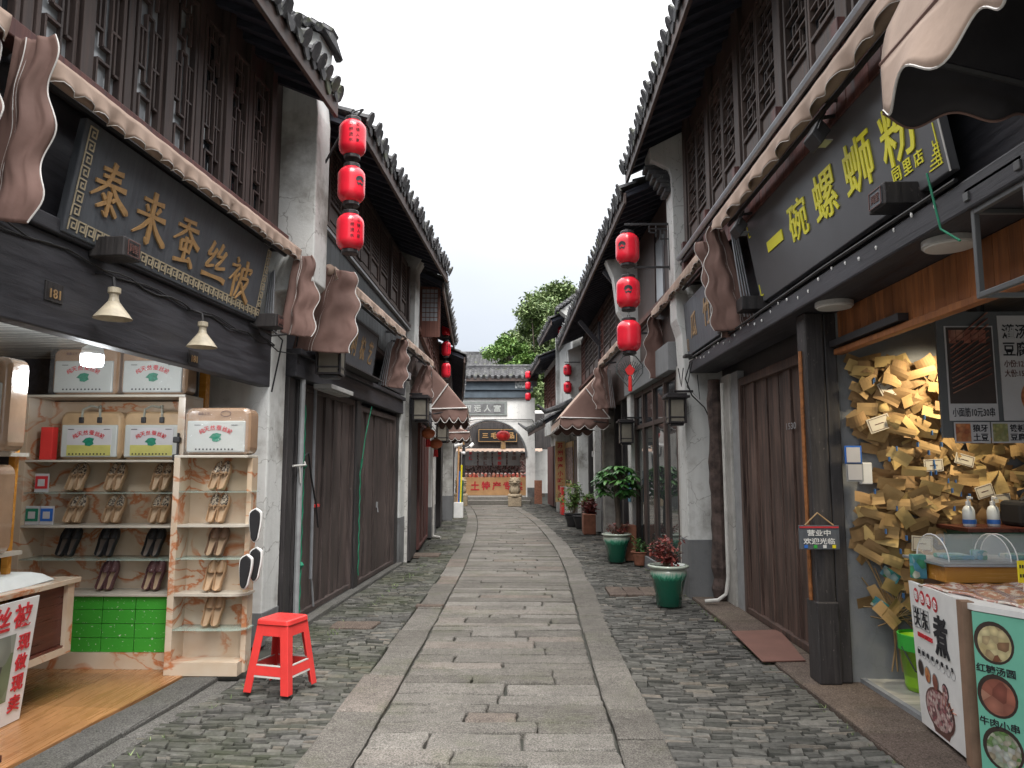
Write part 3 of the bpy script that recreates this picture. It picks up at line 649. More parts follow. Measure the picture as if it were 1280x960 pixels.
def lantern_mark(root, w_, h_, az, kind):
    """black mark or two columns of writing on the lantern's skin, towards azimuth az"""
    z0 = -.05 - .045 - h_ / 2; r = w_ / 2 + .003; m = MB()
    def onto(x, z): a = az + x / r; return Vector((r * math.cos(a), r * math.sin(a), z))
    def patch(outl):
        n = len(outl); cxx = sum(q[0] for q in outl) / n; cz = sum(q[1] for q in outl) / n; k = len(m.v)
        m.v.append(wl + onto(cxx, z0 + cz) * 1.0); [m.v.append(wl + onto(x, z0 + z)) for x, z in outl]
        m.fc += [[k, k + 1 + i, k + 1 + (i + 1) % n] for i in range(n)]
    wl = wloc(root)
    if kind == 'emblem':
        s = h_ * .16; patch([(s * math.cos(a) * .9, s * .35 + s * .8 * math.sin(a)) for a in [math.pi * i / 10 for i in range(11)]] + [(-.6 * s, s * .1), (0, s * .55), (.6 * s, s * .1)])
        patch([(-.75 * s, 0), (-.35 * s, -.25 * s), (0, .05 * s), (.35 * s, -.25 * s), (.75 * s, 0), (.5 * s, -.6 * s), (0, -.3 * s), (-.5 * s, -.6 * s)])
    else:
        for cxx, tx in ((-.045, '小桥流水'), (.03, '古镇人家')):
            for i, ch in enumerate(tx):
                vs, fs = glyphs(ch, .01, .01); k = len(m.v); s = h_ * .115
                for x, y_, z in vs: m.v.append(wl + onto(cxx * w_ / .3 + x * s - s / 2, z0 + h_ * .24 - i * h_ * .155 + y_ * s) * 1.0)
                m.fc += [[k + j for j in f] for f in fs]
    m.build('mark', X['ink'], root, recalc=False)
def wall_lantern(label, c, yaw, w_=.26, h_=.40, group='wooden wall lanterns', lit=False, mesh=False):
    """square palace lantern: dark frame, paper panels, little eaves, wall bracket"""
    t = thing('wall_lantern', label, 'lantern', c, group); m = MB(); s = w_ / 2; p = .022
    for x in (-1, 1):
        for y in (-1, 1): m.box(x * s - p / 2, x * s + p / 2, y * s - p / 2, y * s + p / 2, 0, h_)
    for z in (0, h_ - p, h_ * .2): 
        for x in (-1, 1): m.box(x * s - p / 2 + .002, x * s + p / 2 - .002, -s, s, z, z + p); m.box(-s, s, x * s - p / 2 + .002, x * s + p / 2 - .002, z + .001, z + p - .001)
    m.box(-s - .05, s + .05, -s - .05, s + .05, h_, h_ + .03); m.box(-s - .02, s + .02, -s - .02, s + .02, h_ + .032, h_ + .06); m.box(-s * .8, s * .8, -s * .8, s * .8, -.03, -.002)
    m.bar((-.02, 0, h_ + .09), (w_ * 1.1, 0, h_ + .09), .03); m.bar((0, 0, h_ + .05), (0, 0, h_ + .1), .03)
    def rot(o): o.rotation_euler = (0, 0, yaw)
    sh = Matrix.Rotation(yaw, 3, 'Z'); m.v = [sh @ v + Vector(c) for v in m.v]; m.build('frame', X['lcap'], t, bevel=.004)
    m = MB()
    for x in (-1, 1): m.box(x * s - .004, x * s + .004, -s + p, s - p, p, h_ - p); m.box(-s + p, s - p, x * s - .004, x * s + .004, p + .002, h_ - p - .002)
    m.v = [sh @ v + Vector(c) for v in m.v]; m.build('paper_panel', X['lpanel'], t)
    return t
def round_lantern(label, c, r=.13, mat='redL', group=None, tass=True):
    t = thing('lantern', label, 'lantern', c, group); m = MB(); pr = []
    for i in range(11): a = math.pi * i / 10 * .86 + .22; pr.append((r * math.sin(a), -.05 - r * .78 - r * .78 * -math.cos(math.pi - a)))
    pr = [(r * math.sin(math.pi * (.08 + .84 * i / 10)), -.05 - r * .75 + -r * .75 * math.cos(math.pi * (.08 + .84 * i / 10))) for i in range(11)]
    m.lathe(pr, c, 24, .03, 12); m.build('globe', X[mat], t, smooth=True)
    m = MB(); m.lathe([(r * .3, -.05), (r * .32, -.02)], c, 12); m.lathe([(r * .3, -.05 - r * 1.58), (r * .32, -.05 - r * 1.48)], c, 12); m.tube([(c[0], c[1], c[2] - .03), (c[0], c[1], c[2] + .06)], .005, 5); m.build('cap', X['goldD'], t)
    if tass:
        m = MB(); m.lathe([(r * .26, -.05 - r * 1.6), (r * .30, -.05 - r * 1.9), (r * .34, -.05 - r * 2.7), (r * .2, -.05 - r * 2.72)], c, 12, .1, 6); m.build('tassel', X['redL'] if mat != 'redL' else X['gold'], t)
    return t
# brush-drawn characters: strokes are polylines of (x, y, width) in a unit square
def brush(mb, strokes, cen, right, up, h, depth=.008):
    nn = right.cross(up).normalized(); z = 0
    for st in strokes:
        z += .0006; P = [Vector((x, y)) for x, y, _ in st]; W_s = [w_ for *_, w_ in st]; pts = []; ws = []
        for i in range(len(P) - 1):                        # smooth a little between knots
            for j in range(4):
                t = j / 4; p0 = P[max(i - 1, 0)]; p1 = P[i]; p2 = P[i + 1]; p3 = P[min(i + 2, len(P) - 1)]
                q = .5 * ((2 * p1) + (p2 - p0) * t + (2 * p0 - 5 * p1 + 4 * p2 - p3) * t * t + (3 * p1 - p0 - 3 * p2 + p3) * t ** 3)
                pts.append(q); ws.append(1.35 * (W_s[i] + (W_s[i + 1] - W_s[i]) * t))
        pts.append(P[-1]); ws.append(1.35 * W_s[-1]); a = []; b = []
        for i, q in enumerate(pts):
            d = (pts[min(i + 1, len(pts) - 1)] - pts[max(i - 1, 0)]); d = d.normalized() if d.length else Vector((1, 0)); n_ = Vector((-d.y, d.x))
            a.append(q + n_ * ws[i] / 2); b.append(q - n_ * ws[i] / 2)
        out = a + b[::-1]; f = lambda q, e: cen + right * ((q.x - .5) * h) + up * ((q.y - .5) * h) + nn * e
        k = len(mb.v); n = len(a)
        for q in a: mb.v.append(f(q, depth + z))
        for q in b: mb.v.append(f(q, depth + z))
        for q in a: mb.v.append(f(q, .0))
        for q in b: mb.v.append(f(q, .0))
        for i in range(n - 1):
            mb.fc.append([k + i, k + i + 1, k + n + i + 1, k + n + i]); mb.fc.append([k + i, k + 2 * n + i, k + 2 * n + i + 1, k + i + 1]); mb.fc.append([k + n + i, k + n + i + 1, k + 3 * n + i + 1, k + 3 * n + i])
        mb.fc.append([k, k + n, k + 3 * n, k + 2 * n]); mb.fc.append([k + n - 1, k + 3 * n - 1, k + 4 * n - 1, k + 2 * n - 1])
BR = {
'泰': [[(.24, .80, .05), (.5, .83, .045), (.74, .86, .07)], [(.27, .69, .045), (.5, .71, .045), (.7, .735, .065)], [(.12, .55, .05), (.5, .59, .045), (.88, .62, .075)], [(.51, .97, .075), (.47, .78, .06), (.36, .55, .05), (.06, .30, .02)], [(.50, .60, .05), (.70, .42, .07), (.97, .28, .09), (.99, .26, .02)],
      [(.50, .48, .07), (.50, .25, .065), (.50, .08, .05), (.40, .13, .015)], [(.33, .40, .04), (.41, .33, .06)], [(.24, .16, .03), (.34, .22, .045), (.44, .29, .05)], [(.66, .42, .05), (.58, .33, .03)], [(.56, .27, .04), (.66, .18, .06), (.74, .12, .05)]],
'来': [[(.20, .78, .05), (.5, .80, .045), (.80, .84, .07)], [(.30, .70, .045), (.38, .60, .065)], [(.72, .74, .06), (.62, .61, .03)], [(.08, .50, .05), (.5, .54, .045), (.92, .57, .08)], [(.50, .98, .085), (.50, .5, .075), (.50, .06, .08), (.42, .13, .015)], [(.48, .50, .065), (.30, .30, .05), (.04, .12, .02)], [(.53, .50, .04), (.72, .29, .075), (.98, .13, .09), (1.0, .11, .02)]],
'蚕': [[(.28, .90, .05), (.5, .92, .045), (.72, .94, .065)], [(.14, .76, .05), (.5, .78, .045), (.86, .81, .07)], [(.48, .90, .06), (.40, .70, .05), (.06, .46, .02)], [(.50, .76, .045), (.72, .58, .07), (.97, .47, .085)], [(.32, .50, .05), (.34, .38, .05), (.35, .29, .04)], [(.32, .50, .045), (.5, .52, .045), (.66, .53, .06), (.63, .30, .05)], [(.35, .32, .045), (.64, .34, .045)], [(.49, .60, .065), (.49, .3, .06), (.49, .10, .06)], [(.18, .08, .06), (.45, .12, .05), (.74, .17, .045)], [(.66, .22, .04), (.78, .10, .07), (.82, .04, .05)]],
'丝': [[(.32, .92, .07), (.24, .75, .05), (.16, .62, .05), (.36, .66, .04)], [(.46, .80, .06), (.30, .56, .045), (.14, .36, .05), (.44, .44, .04)], [(.68, .95, .07), (.60, .78, .05), (.52, .66, .05), (.74, .70, .04)], [(.86, .82, .06), (.70, .60, .045), (.54, .40, .05), (.90, .48, .05)], [(.03, .18, .07), (.4, .20, .05), (.8, .22, .07), (.98, .19, .10)]],
'被': [[(.22, .95, .05), (.30, .86, .075)], [(.05, .74, .05), (.22, .76, .04), (.38, .79, .06), (.24, .60, .05), (.02, .40, .02)], [(.24, .62, .06), (.24, .35, .06), (.24, .04, .055)], [(.28, .52, .03), (.36, .44, .055)], [(.42, .62, .045), (.34, .52, .03)], [(.52, .76, .05), (.7, .78, .045), (.94, .82, .06), (.88, .70, .03)], [(.52, .76, .06), (.50, .45, .05), (.36, .08, .02)], [(.71, .98, .07), (.71, .80, .06), (.70, .55, .05)], [(.54, .53, .045), (.84, .57, .055), (.72, .32, .05), (.42, .04, .02)], [(.56, .44, .04), (.74, .22, .07), (.99, .05, .09)]],
}
# ================================================================ LEFT SIDE
FL4 = Fr(-.165, -.095, 'L')
def sheetbox(fr, root, name, mat, *b, bevel=0): return MB(fr).box(*b).build(name, X[mat], root, bevel=bevel)
def gable(fr, root, u0, u1, prof, mat='plaster', cap=None, name='gable_wall'):
    MB(fr).prism([(u0, n, z) for n, z in prof], [(u1, n, z) for n, z in prof]).build(name, X[mat], root, bevel=.012)
    if cap:                                                # tiled capping over the raised gable
        mb = MB(fr); um = (u0 + u1) / 2; w_ = (u1 - u0) / 2 + .09
        for (na, za), (nb, zb) in zip(cap, cap[1:]):
            mb.hexa([(um - w_, na, za), (um + w_, na, za), (um + w_, nb, zb), (um - w_, nb, zb), (um - .05, na, za + .10), (um + .05, na, za + .10), (um + .05, nb, zb + .10), (um - .05, nb, zb + .10)])
            L = math.hypot(nb - na, zb - za); k = max(2, int(L / .13))
            for i in range(k):
                t = i / k; t2 = (i + .9) / k
                mb.bar((um, na + (nb - na) * t, za + (zb - za) * t + .11), (um, na + (nb - na) * t2, za + (zb - za) * t2 + .13), .17, .05)
                for s in (-1, 1): mb.tube([(um + s * .06, na + (nb - na) * (t + t2) / 2, za + .09 + (zb - za) * (t + t2) / 2), (um + s * (w_ + .03), na + (nb - na) * (t + t2) / 2, za - .01 + (zb - za) * (t + t2) / 2)], .045, 6)
        mb.build('tile_capping', X['tile'], root)
class Plane:                                               # tilted board on a house front
    def __init__(s, fr, u0, u1, nb, z0, nt, z1, th=.05):
        s.fr, s.u0, s.u1, s.z0, s.z1, s.nb, s.nt = fr, u0, u1, z0, z1, nb, nt
        s.up = (fr.p(u0, nt, z1) - fr.p(u0, nb, z0)).normalized(); s.right = fr.u * fr.sg; s.nn = s.right.cross(s.up).normalized(); s.th = th
    def n(s, z): return s.nb + (z - s.z0) / (s.z1 - s.z0) * (s.nt - s.nb)
    def at(s, u, z, off=0.0): return s.fr.p(u, s.n(z), z) + s.nn * off
    def panel(s, root, mat, name='panel', bevel=.006):
        mb = MB(s.fr); f = lambda u, z, o: (u, s.n(z) - o, z)
        mb.hexa([f(s.u0, s.z0, s.th), f(s.u1, s.z0, s.th), f(s.u1, s.z0, 0), f(s.u0, s.z0, 0), f(s.u0, s.z1, s.th), f(s.u1, s.z1, s.th), f(s.u1, s.z1, 0), f(s.u0, s.z1, 0)]); return mb.build(name, X[mat], root, bevel=bevel)
    def rect(s, mb, u0, z0, u1, z1, off=0.001, d=.004):
        a = [s.at(u, z, off) for u, z in ((u0, z0), (u1, z0), (u1, z1), (u0, z1))]; b = [s.at(u, z, off + d) for u, z in ((u0, z0), (u1, z0), (u1, z1), (u0, z1))]
        mb.raw(a + b, [(0, 1, 2, 3), (4, 5, 6, 7), (0, 1, 5, 4), (1, 2, 6, 5), (2, 3, 7, 6), (3, 0, 4, 7)])
    def text(s, mb, tx, u, z, h, w=None, offset=0.0, depth=.005, shear=0.0): put_text(mb, tx, s.at(u, z, .002), s.right, s.up, h, w, offset, depth, shear)
    def line(s, mb, pts, w_, off=.001):
        for (u0, z0), (u1, z1) in zip(pts, pts[1:]):
            a0, a1, b0, b1 = min(u0, u1) - w_ / 2, max(u0, u1) + w_ / 2, min(z0, z1) - w_ / 2, max(z0, z1) + w_ / 2
            s.rect(mb, a0, b0, a1, b1, off + R.uniform(0, .001))

# ---------------------------------------------------------------- quilt shop house
h = thing('shop_house', 'dark timber shop house with open quilt shop below stepped lattice windows', 'house', FL1.p(4, 0, 0))
sheetbox(FL1, h, 'upper_wall', 'frame', .4, 6.84, -3.2, .14, 3.74, 5.42)
sheetbox(FL1, h, 'wall', 'black', .4, 6.79, -3.2, 0, 2.64, 3.738)
sheetbox(FL1, h, 'lintel', 'black', .4, 6.85, .003, .115, 2.35, 2.88, bevel=.01)
sheetbox(FL1, h, 'lintel', 'black', .4, 6.85, .003, .15, 2.883, 2.97, bevel=.008)
sheetbox(FL1, h, 'back_wall', 'roomwall', .4, 6.5, -2.3, -2.2, 0, 2.6)
sheetbox(FL1, h, 'side_wall', 'black', 6.38, 6.5, -2.2, -.42, 0, 2.6)
sheetbox(FL1, h, 'side_wall', 'roomwall', .4, .5, -2.2, -.02, 0, 2.6)
sheetbox(FL1, h, 'ceiling', 'ceilW', .4, 6.5, -2.2, -.002, 2.58, 2.636)
mb = MB(FL1)
for i in range(8):
    for j in range(4): mb.box(.4 + i * .76 + .0015, .4 + (i + 1) * .76 - .0015, -2.2 + j * .5485 + .0015, -2.2 + (j + 1) * .5485 - .0015, -.03, .045)
mb.build('floor', X['floorO'], h); sheetbox(FL1, h, 'floor_base', 'black', .4, 6.49, -2.2, -.01, -.034, .04)
sheetbox(FL1, h, 'door_post', 'honey', 6.30, 6.37, -.30, -.24, .05, 2.57)
sheetbox(FL1, h, 'window_sill', 'redplank', .4, 6.84, .14, .25, 3.70, 3.80, bevel=.008)
mb = MB(FL1)
for k in range(14):
    u = 4.355 + .42 * (k - 8)
    w_ = .05 if k % 2 else .035; sheetbox(FL1, h, 'window_post', 'frame', u - w_, u + w_, .14, .215 if k % 2 else .19, 3.80, 5.35, bevel=.004)
for k in range(13):
    u = 4.355 + .42 * (k - 8)
    if u + .42 < 6.85: window(FL1, h, u + .055, u + .365, .142, 3.81, 5.06, SEG_A, 'frame', pane='paneW' if k in (6, 7, 8, 9) else 'glass')
tile_roof(FL1, .4, 6.72, .72, 5.12, -1.6, 6.15, h)
gable(FL1, h, 6.80, 7.16, [(-4, 0), (.12, 0), (.12, 2.7), (.12, 3.26), (.44, 3.30), (.5, 3.36), (.5, 5.02), (.50, 5.03), (.48, 5.22), (.50, 5.84), (-1.6, 6.85), (-4, 5.7)], cap=[(.58, 5.82), (-1.6, 6.88), (-4, 5.8)])
sheetbox(FL1, h, 'plinth', 'grey', 6.79, 7.17, -.4, .126, 0, .30, bevel=.006)
# shop sign
p = Plane(FL1, 3.90, 6.36, .16, 2.90, .27, 3.55)
s = thing('shop_sign', 'grey board with carved gold 泰来蚕丝被 and pale meander border', 'sign', FL1.p(5.1, .2, 2.9))
p.panel(s, 'signbd')
mb = MB()
def spiral(p, mb, u, z, sz, flip):
    g = [(0, 0), (0, 5), (4.6, 5), (4.6, 1.2), (1.9, 1.2), (1.9, 3.3), (3.1, 3.3)]
    pts = [(u + (a if not flip else a) * sz / 5.6, z + b * sz / 5.6) for a, b in g]; p.line(mb, pts, sz * .12)
sz = .072
for i in range(33): spiral(p, mb, 3.935 + i * .0745, 2.925, sz, 0)
for i in range(7): spiral(p, mb, 3.935, 3.005 + i * .0745, sz, 1); spiral(p, mb, 3.935 + 32 * .0745, 3.005 + i * .0745, sz, 1)
mb.build('border', X['border'], s)
mb = MB()
for i, ch in enumerate('泰来蚕丝被'):
    u = (4.20, 4.63, 5.07, 5.51, 5.93)[i]; brush(mb, BR[ch], p.at(u, (3.24, 3.22, 3.20, 3.17, 3.15)[i], .001), p.right, p.up, .36)
mb.build('lettering', X['gold'], s, recalc=True)
for u, nm in ((4.27, 1), (6.46, 2)):
    b = MB(FL1).box(u - .085, u + .085, .12, .34, 2.84, 2.96).build('support_block', X['blackz'], s, bevel=.008)
    q = Plane(FL1, u - .06, u + .06, .345, 2.85, .345, 2.95); mb = MB(); q.line(mb, [(u - .055, 2.855), (u + .055, 2.855), (u + .055, 2.945), (u - .055, 2.945), (u - .055, 2.855)], .004); q.text(mb, '同里', u, 2.90, .05, .08); mb.build('seal', X['brownink'], b)
# number plates on the lintel
for u, z, lab in ((3.93, 2.56, 'dark number plate 181 on the lintel left of the bell lamps'), (5.42, 2.42, 'small number plate 181 under the bell lamp nearest the white pillar')):
    t = thing('number_plate', lab, 'plate', FL1.p(u, .12, z - .06)); q = Plane(FL1, u - .07, u + .07, .124, z - .055, .124, z + .055, .012); q.panel(t, 'blackz', 'plate', .003); mb = MB(); q.text(mb, '181', u, z - .01, .052, None, .01); mb.build('digits', X['goldD'], t)
# bell lamps
for u, lab in ((4.27, 'cream enamel bell lamp under the meander sign, nearer the street camera end'), (5.31, 'cream enamel bell lamp above the second 181 plate')):
    c = FL1.p(u, .24, 2.48); t = thing('bell_lamp', lab, 'lamp', c, 'bell lamps under the quilt shop sign')
    mb = MB(); mb.lathe([(.108, 0), (.10, .012), (.045, .085), (.034, .10), (.03, .10), (.04, .082), (.094, .012), (.10, .002)], c, 24, close=False); mb.build('shade', X['enamel'], t, smooth=True)
    mb = MB(); mb.lathe([(.032, .10), (.026, .125), (.026, .15), (.036, .155), (.036, .185), (.022, .19)], c, 14); mb.build('socket', X['enamel'], t)
    MB(FL1).tube([(u, .24, 2.665), (u, .23, 2.73), (u, .16, 2.76), (u, .11, 2.76)], .009, 6).build('arm', X['iron'], t)
mb = MB(FL1)
mb.tube([(2.2 + i * .15, .13 + .01 * math.sin(i), 2.86 + .018 * math.sin(i * 1.7) - .004 * i) for i in range(32)], .006, 5)
mb.tube([(2.2 + i * .15, .125, 2.83 + .02 * math.sin(i * 1.1 + 1) - .002 * i) for i in range(32)], .005, 5)
tag(mb.build('power_cable', X['cable']), 'thin cables pinned along the lintel above the bell lamps', 'cable')
t = roll_awning(FL1, 'faded roll awning above the grey meander sign', 3.35, 6.78, .34, 3.62)
flap(FL1, t, 3.33, (.36, 3.68), (.24, 2.80), w0=.20, w1=.28, waves=2.6, amp=.028, skew=.04); flap(FL1, t, 6.75, (.40, 3.60), (.32, 2.86), w0=.14, w1=.30, waves=2.5); arms(FL1, t, 6.62, (.20, 3.42), (.14, 2.92))
t = roll_awning(FL1, 'folded awning end hanging at the left edge above the quilt shop', .8, 3.16, .36, 3.64)
flap(FL1, t, 3.10, (.30, 3.56), (.24, 3.1), w0=.10, w1=.20, waves=1.8)

# ---------------------------------------------------------------- house with plank doors
h = thing('shop_house', 'dark timber house with closed plank doors between two white gable pillars', 'house', FL2.p(9.8, 0, 0))
sheetbox(FL2, h, 'wall', 'black', 7.17, 12.36, -3.2, -.06, 0, 3.4)
sheetbox(FL2U, h, 'upper_wall', 'frame', 7.17, 12.36, -3.2, .16, 3.4, 5.35)
mb = MB(FL2U); u = 7.2
while u < 12.3: mb.box(u + .002, u + .158, .162, .172, 3.45, 4.18); u += .16
mb.build('cladding', X['clad'], h)
sheetbox(FL2U, h, 'gutter', 'pvc', 7.18, 12.38, .165, .215, 4.185, 4.225)
sheetbox(FL2U, h, 'window_sill', 'frameR', 7.18, 12.37, .165, .225, 4.226, 4.27)
for u0, u1 in ((7.25, 7.72), (7.76, 8.22), (8.30, 8.78), (9.10, 9.58), (9.62, 10.08), (10.17, 10.64), (10.83, 11.33), (11.5, 12.0)): window(FL2U, h, u0, u1, .165, 4.275, 5.2, seg_c(5, 10), 'frameR', solid=.26, bar=.011)
mb = MB(FL2U)
for u in (8.9, 9.02, 10.74, 11.42, 12.1): sheetbox(FL2U, h, 'window_post', 'frame', u - .04, u + .04, .165, .25, 4.271, 5.2, bevel=.004)
tile_roof(FL2, 7.18, 12.95, .77, 5.10, -1.6, 6.05, h)
gable(FL2, h, 12.37, 12.76, [(-4, 0), (.08, 0), (.08, 3.2), (.12, 3.5), (.29, 3.66), (.30, 5.02), (.45, 5.3), (-1.6, 6.3), (-4, 5.2)], cap=None)
sheetbox(FL2, h, 'plinth', 'grey', 12.36, 12.77, -.4, .086, 0, .78, bevel=.006)
sheetbox(FL2, h, 'lintel', 'black', 7.17, 12.365, -.055, .12, 2.50, 2.72, bevel=.01)
sheetbox(FL2, h, 'cornice', 'black', 7.17, 12.363, -.055, .16, 2.722, 2.78, bevel=.008)
mb = MB(FL2)
for u, w_ in ((7.26, .09), (7.52, .08), (9.80, .10), (12.25, .10)): sheetbox(FL2, h, 'door_post', 'blackz', u - w_, u + w_, -.05, .055, .04, 2.5, bevel=.01)
plank_door(FL2, h, 7.62, 9.68, -.02, .06, 2.49); f, d = plank_door(FL2, h, 9.92, 12.13, .0, .06, 2.44)
mb = MB(FL2); mb.box(11.0, 11.06, .014, .03, 1.02, 1.10); mb.tube([(11.03, .03, 1.02), (11.03, .04, .95)], .008, 6); mb.build('latch', X['pvc'], d)
sheetbox(FL2, h, 'threshold', 'steel', 7.64, 9.66, -.01, .02, .052, .10)
t = tag(MB(FL2).tube([(7.47, .085, .03), (7.46, .085, 1.2), (7.45, .09, 2.5)], .030, 8).build('drain_pipe', X['pvc']), 'grey plastic downpipe beside the first plank door', 'pipe')
mb = MB(FL2); mb.tube([(8.02, .045, .42), (8.0, .045, 1.4), (7.98, .05, 2.47)], .018, 7); mb.tube([(8.02, .05, .42), (8.05, .05, .36), (8.12, .05, .12)], .012, 6); tag(mb.build('conduit', X['steel']), 'galvanised conduit running down the first plank door', 'pipe')
mb = MB(FL2); mb.tube([(7.60, .07, .15 + .1 * i) if i % 2 else (7.615, .075, .15 + .1 * i) for i in range(22)], .007, 5); mb.lathe([(.01, -.03), (.03, 0), (.01, .03)], (7.60, .08, .62), 8); mb.lathe([(.01, -.03), (.03, 0), (.01, .03)], (7.6, .08, 1.62), 8); tag(mb.build('rope', X['rope']), 'green rope hanging beside the grey downpipe', 'rope')
mb = MB(FL2); mb.tube([(9.82, .075, .2 + .1 * i) if i % 2 else (9.84, .08, .2 + .1 * i) for i in range(15)], .008, 5); mb.tube([(9.82, .085, 1.6), (9.80, .10, 1.72), (9.86, .10, 1.72), (9.83, .085, 1.58), (9.98, .10, 2.05), (10.2, .12, 2.45)], .007, 5); tag(mb.build('rope', X['rope']), 'green rope hanging on the post between the two plank doors', 'rope')
mb = MB(FL2); mb.tube([(7.63, .07, 1.72), (7.72, .08, 1.76), (7.85, .075, 1.5), (8.0, .07, 1.28), (8.12, .05, 1.2), (8.2, .05, .95)], .009, 6); tag(mb.build('power_cable', X['cable']), 'black cable looped across the first plank door', 'cable')
mb = MB(FL2); mb.tube([(7.3, .07, 1.62), (7.5, .125, 1.63), (7.63, .07, 1.66)], .012, 6); mb.tube([(7.40, .10, 1.63), (7.42, .11, 1.45)], .008, 5); tag(mb.build('cloth_tie', X['pvcw']), 'white cloth tie knotted round the grey downpipe', 'tie')
mb = MB(FL2); mb.box(8.16, 8.30, .0, .03, 1.17, 1.2); tag(mb.build('door_hasp', X['plasticR']), 'red and steel hasp on the first plank door', 'hasp')
mb = MB(FL2); mb.box(7.75, 8.6, .10, .30, 2.44, 2.49); mb.box(7.78, 8.57, .13, .27, 2.425, 2.438); tag(mb.build('strip_light', X['ledrim'], bevel=.006), 'pale strip light fixed above the first plank door', 'lamp')
p = Plane(FL2, 8.30, 9.98, .17, 2.79, .26, 3.42); s = thing('shop_sign', 'black board with gold 利梳艺 above the plank doors', 'sign', FL2.p(9.1, .2, 2.8)); p.panel(s, 'signbd')
mb = MB(); [p.text(mb, ch, u, 3.10 + .02, .30, .22, .012) for ch, u in (('利', 8.86), ('梳', 9.27), ('艺', 9.66))]; mb.build('lettering', X['goldD'], s)
mb = MB(); p.line(mb, [(8.33, 2.82), (9.95, 2.82), (9.95, 3.38), (8.33, 3.38), (8.33, 2.82)], .008); mb.build('border', X['iron'], s)
sheetbox(FL2, s, 'ledge', 'blackz', 8.2, 10.1, .10, .30, 2.785, 2.80)
wall_lantern('wooden wall lantern beside the folded awning cloth over the plank doors', FL2.p(7.62, .32, 2.56), math.pi * .52 + math.pi / 2, .24, .34)
t = roll_awning(FL2, 'roll awning between the plank doors and the grey cladding', 7.25, 10.85, .40, 3.60)
flap(FL2, t, 7.30, (.44, 3.62), (.22, 2.80), w0=.24, w1=.58, waves=3, skew=.25); flap(FL2, t, 10.80, (.38, 3.52), (.2, 2.82), w0=.12, w1=.36, waves=3); arms(FL2, t, 10.62, (.3, 3.45), (.15, 2.8)); arms(FL2, t, 7.38, (.35, 3.6), (.2, 2.95), 3)
t = roll_awning(FL2, 'roll awning in front of the second white gable pillar', 11.0, 13.4, .40, 3.52); flap(FL2, t, 12.95, (.38, 3.42), (.2, 2.75), w0=.12, w1=.4, waves=3)
for u in (11.3, 11.75):
    t = thing('spotlight', 'black floodlight under the awning by the second pillar' if u < 11.5 else 'black floodlight closest to the second white gable pillar', 'lamp', FL2.p(u, .3, 3.05)); MB(FL2).box(u - .09, u + .09, .26, .34, 3.0, 3.14).build('housing', X['iron'], t, bevel=.01); MB(FL2).box(u - .075, u + .075, .342, .348, 3.015, 3.125).build('lens', X['paneW'], t); MB(FL2).bar((u, .26, 3.07), (u, .16, 3.07), .03).build('bracket', X['iron'], t)
p = Plane(FL2, 10.95, 12.2, .17, 2.8, .24, 3.34); s = thing('shop_sign', 'small dark board with gold writing next to the second white gable pillar', 'sign', FL2.p(11.6, .2, 2.8)); p.panel(s, 'signbd'); mb = MB(); [p.text(mb, ch, u, 3.06, .24, .2, .012) for ch, u in (('古', 11.45), ('艺', 11.85))]; mb.build('lettering', X['goldD'], s)

# ---------------------------------------------------------------- third house, past the second pillar
h = thing('shop_house', 'timber house with brown open casement behind the second white pillar', 'house', FL3.p(16, 0, 0))
sheetbox(FL3, h, 'wall', 'plasterN', 12.8, 20.3, -3.2, -.08, 0, 3.2)
sheetbox(FL3, h, 'upper_wall', 'frame', 12.8, 20.3, -3.2, .02, 3.2, 5.2)
sheetbox(FL3, h, 'lintel', 'black', 12.8, 20.3, -.075, .06, 2.55, 2.85)
sheetbox(FL3, h, 'door_bay', 'blackz', 12.85, 14.15, -.079, -.03, .02, 2.55)
plank_door(FL3, h, 14.3, 16.9, -.04, .05, 2.5, 'redplank', .3)
sheetbox(FL3, h, 'pillar', 'plaster', 17.2, 18.9, -.079, .07, 0, 3.1, bevel=.01); sheetbox(FL3, h, 'plinth', 'grey', 17.19, 18.91, -.078, .076, 0, .7)
sheetbox(FL3, h, 'door_bay', 'blackz', 18.95, 20.25, -.079, -.02, .02, 2.55)
sheetbox(FL3, h, 'window_sill', 'redwood', 12.8, 20.3, .021, .09, 4.02, 4.10)
for k in range(8): window(FL3, h, 13.6 + k * .8, 14.3 + k * .8, .022, 4.11, 4.95, seg_c(4, 7), 'redwood', solid=.22)
# casement standing open, towards the camera
for k, u in enumerate((13.25,)):
    mb = MB(FL3); z0, z1, a, b = 3.98, 4.92, .05, .42
    mb.box(u, u + .04, a, a + .04, z0, z1); mb.box(u, u + .04, b - .05, b, z0, z1); mb.box(u + .002, u + .038, a + .04, b - .05, z0, z0 + .3); mb.box(u + .002, u + .038, a + .04, b - .05, z1 - .05, z1)
    f = mb.build('window', X['redwood'], h, bevel=.004); mb = MB(FL3)
    for i in range(6): mb.box(u + .012, u + .03, a + .04, b - .05, z0 + .36 + i * .09, z0 + .375 + i * .09)
    for i in range(3): mb.box(u + .01, u + .028, a + .1 + i * .075, a + .112 + i * .075, z0 + .3, z1 - .05)
    mb.build('lattice', X['redwood'], f); MB(FL3).box(u + .018, u + .022, a + .04, b - .05, z0 + .3, z1 - .05).build('pane', X['paneW'], f)
tile_roof(FL3, 12.98, 19.6, .50, 4.95, -1.6, 5.9, h)
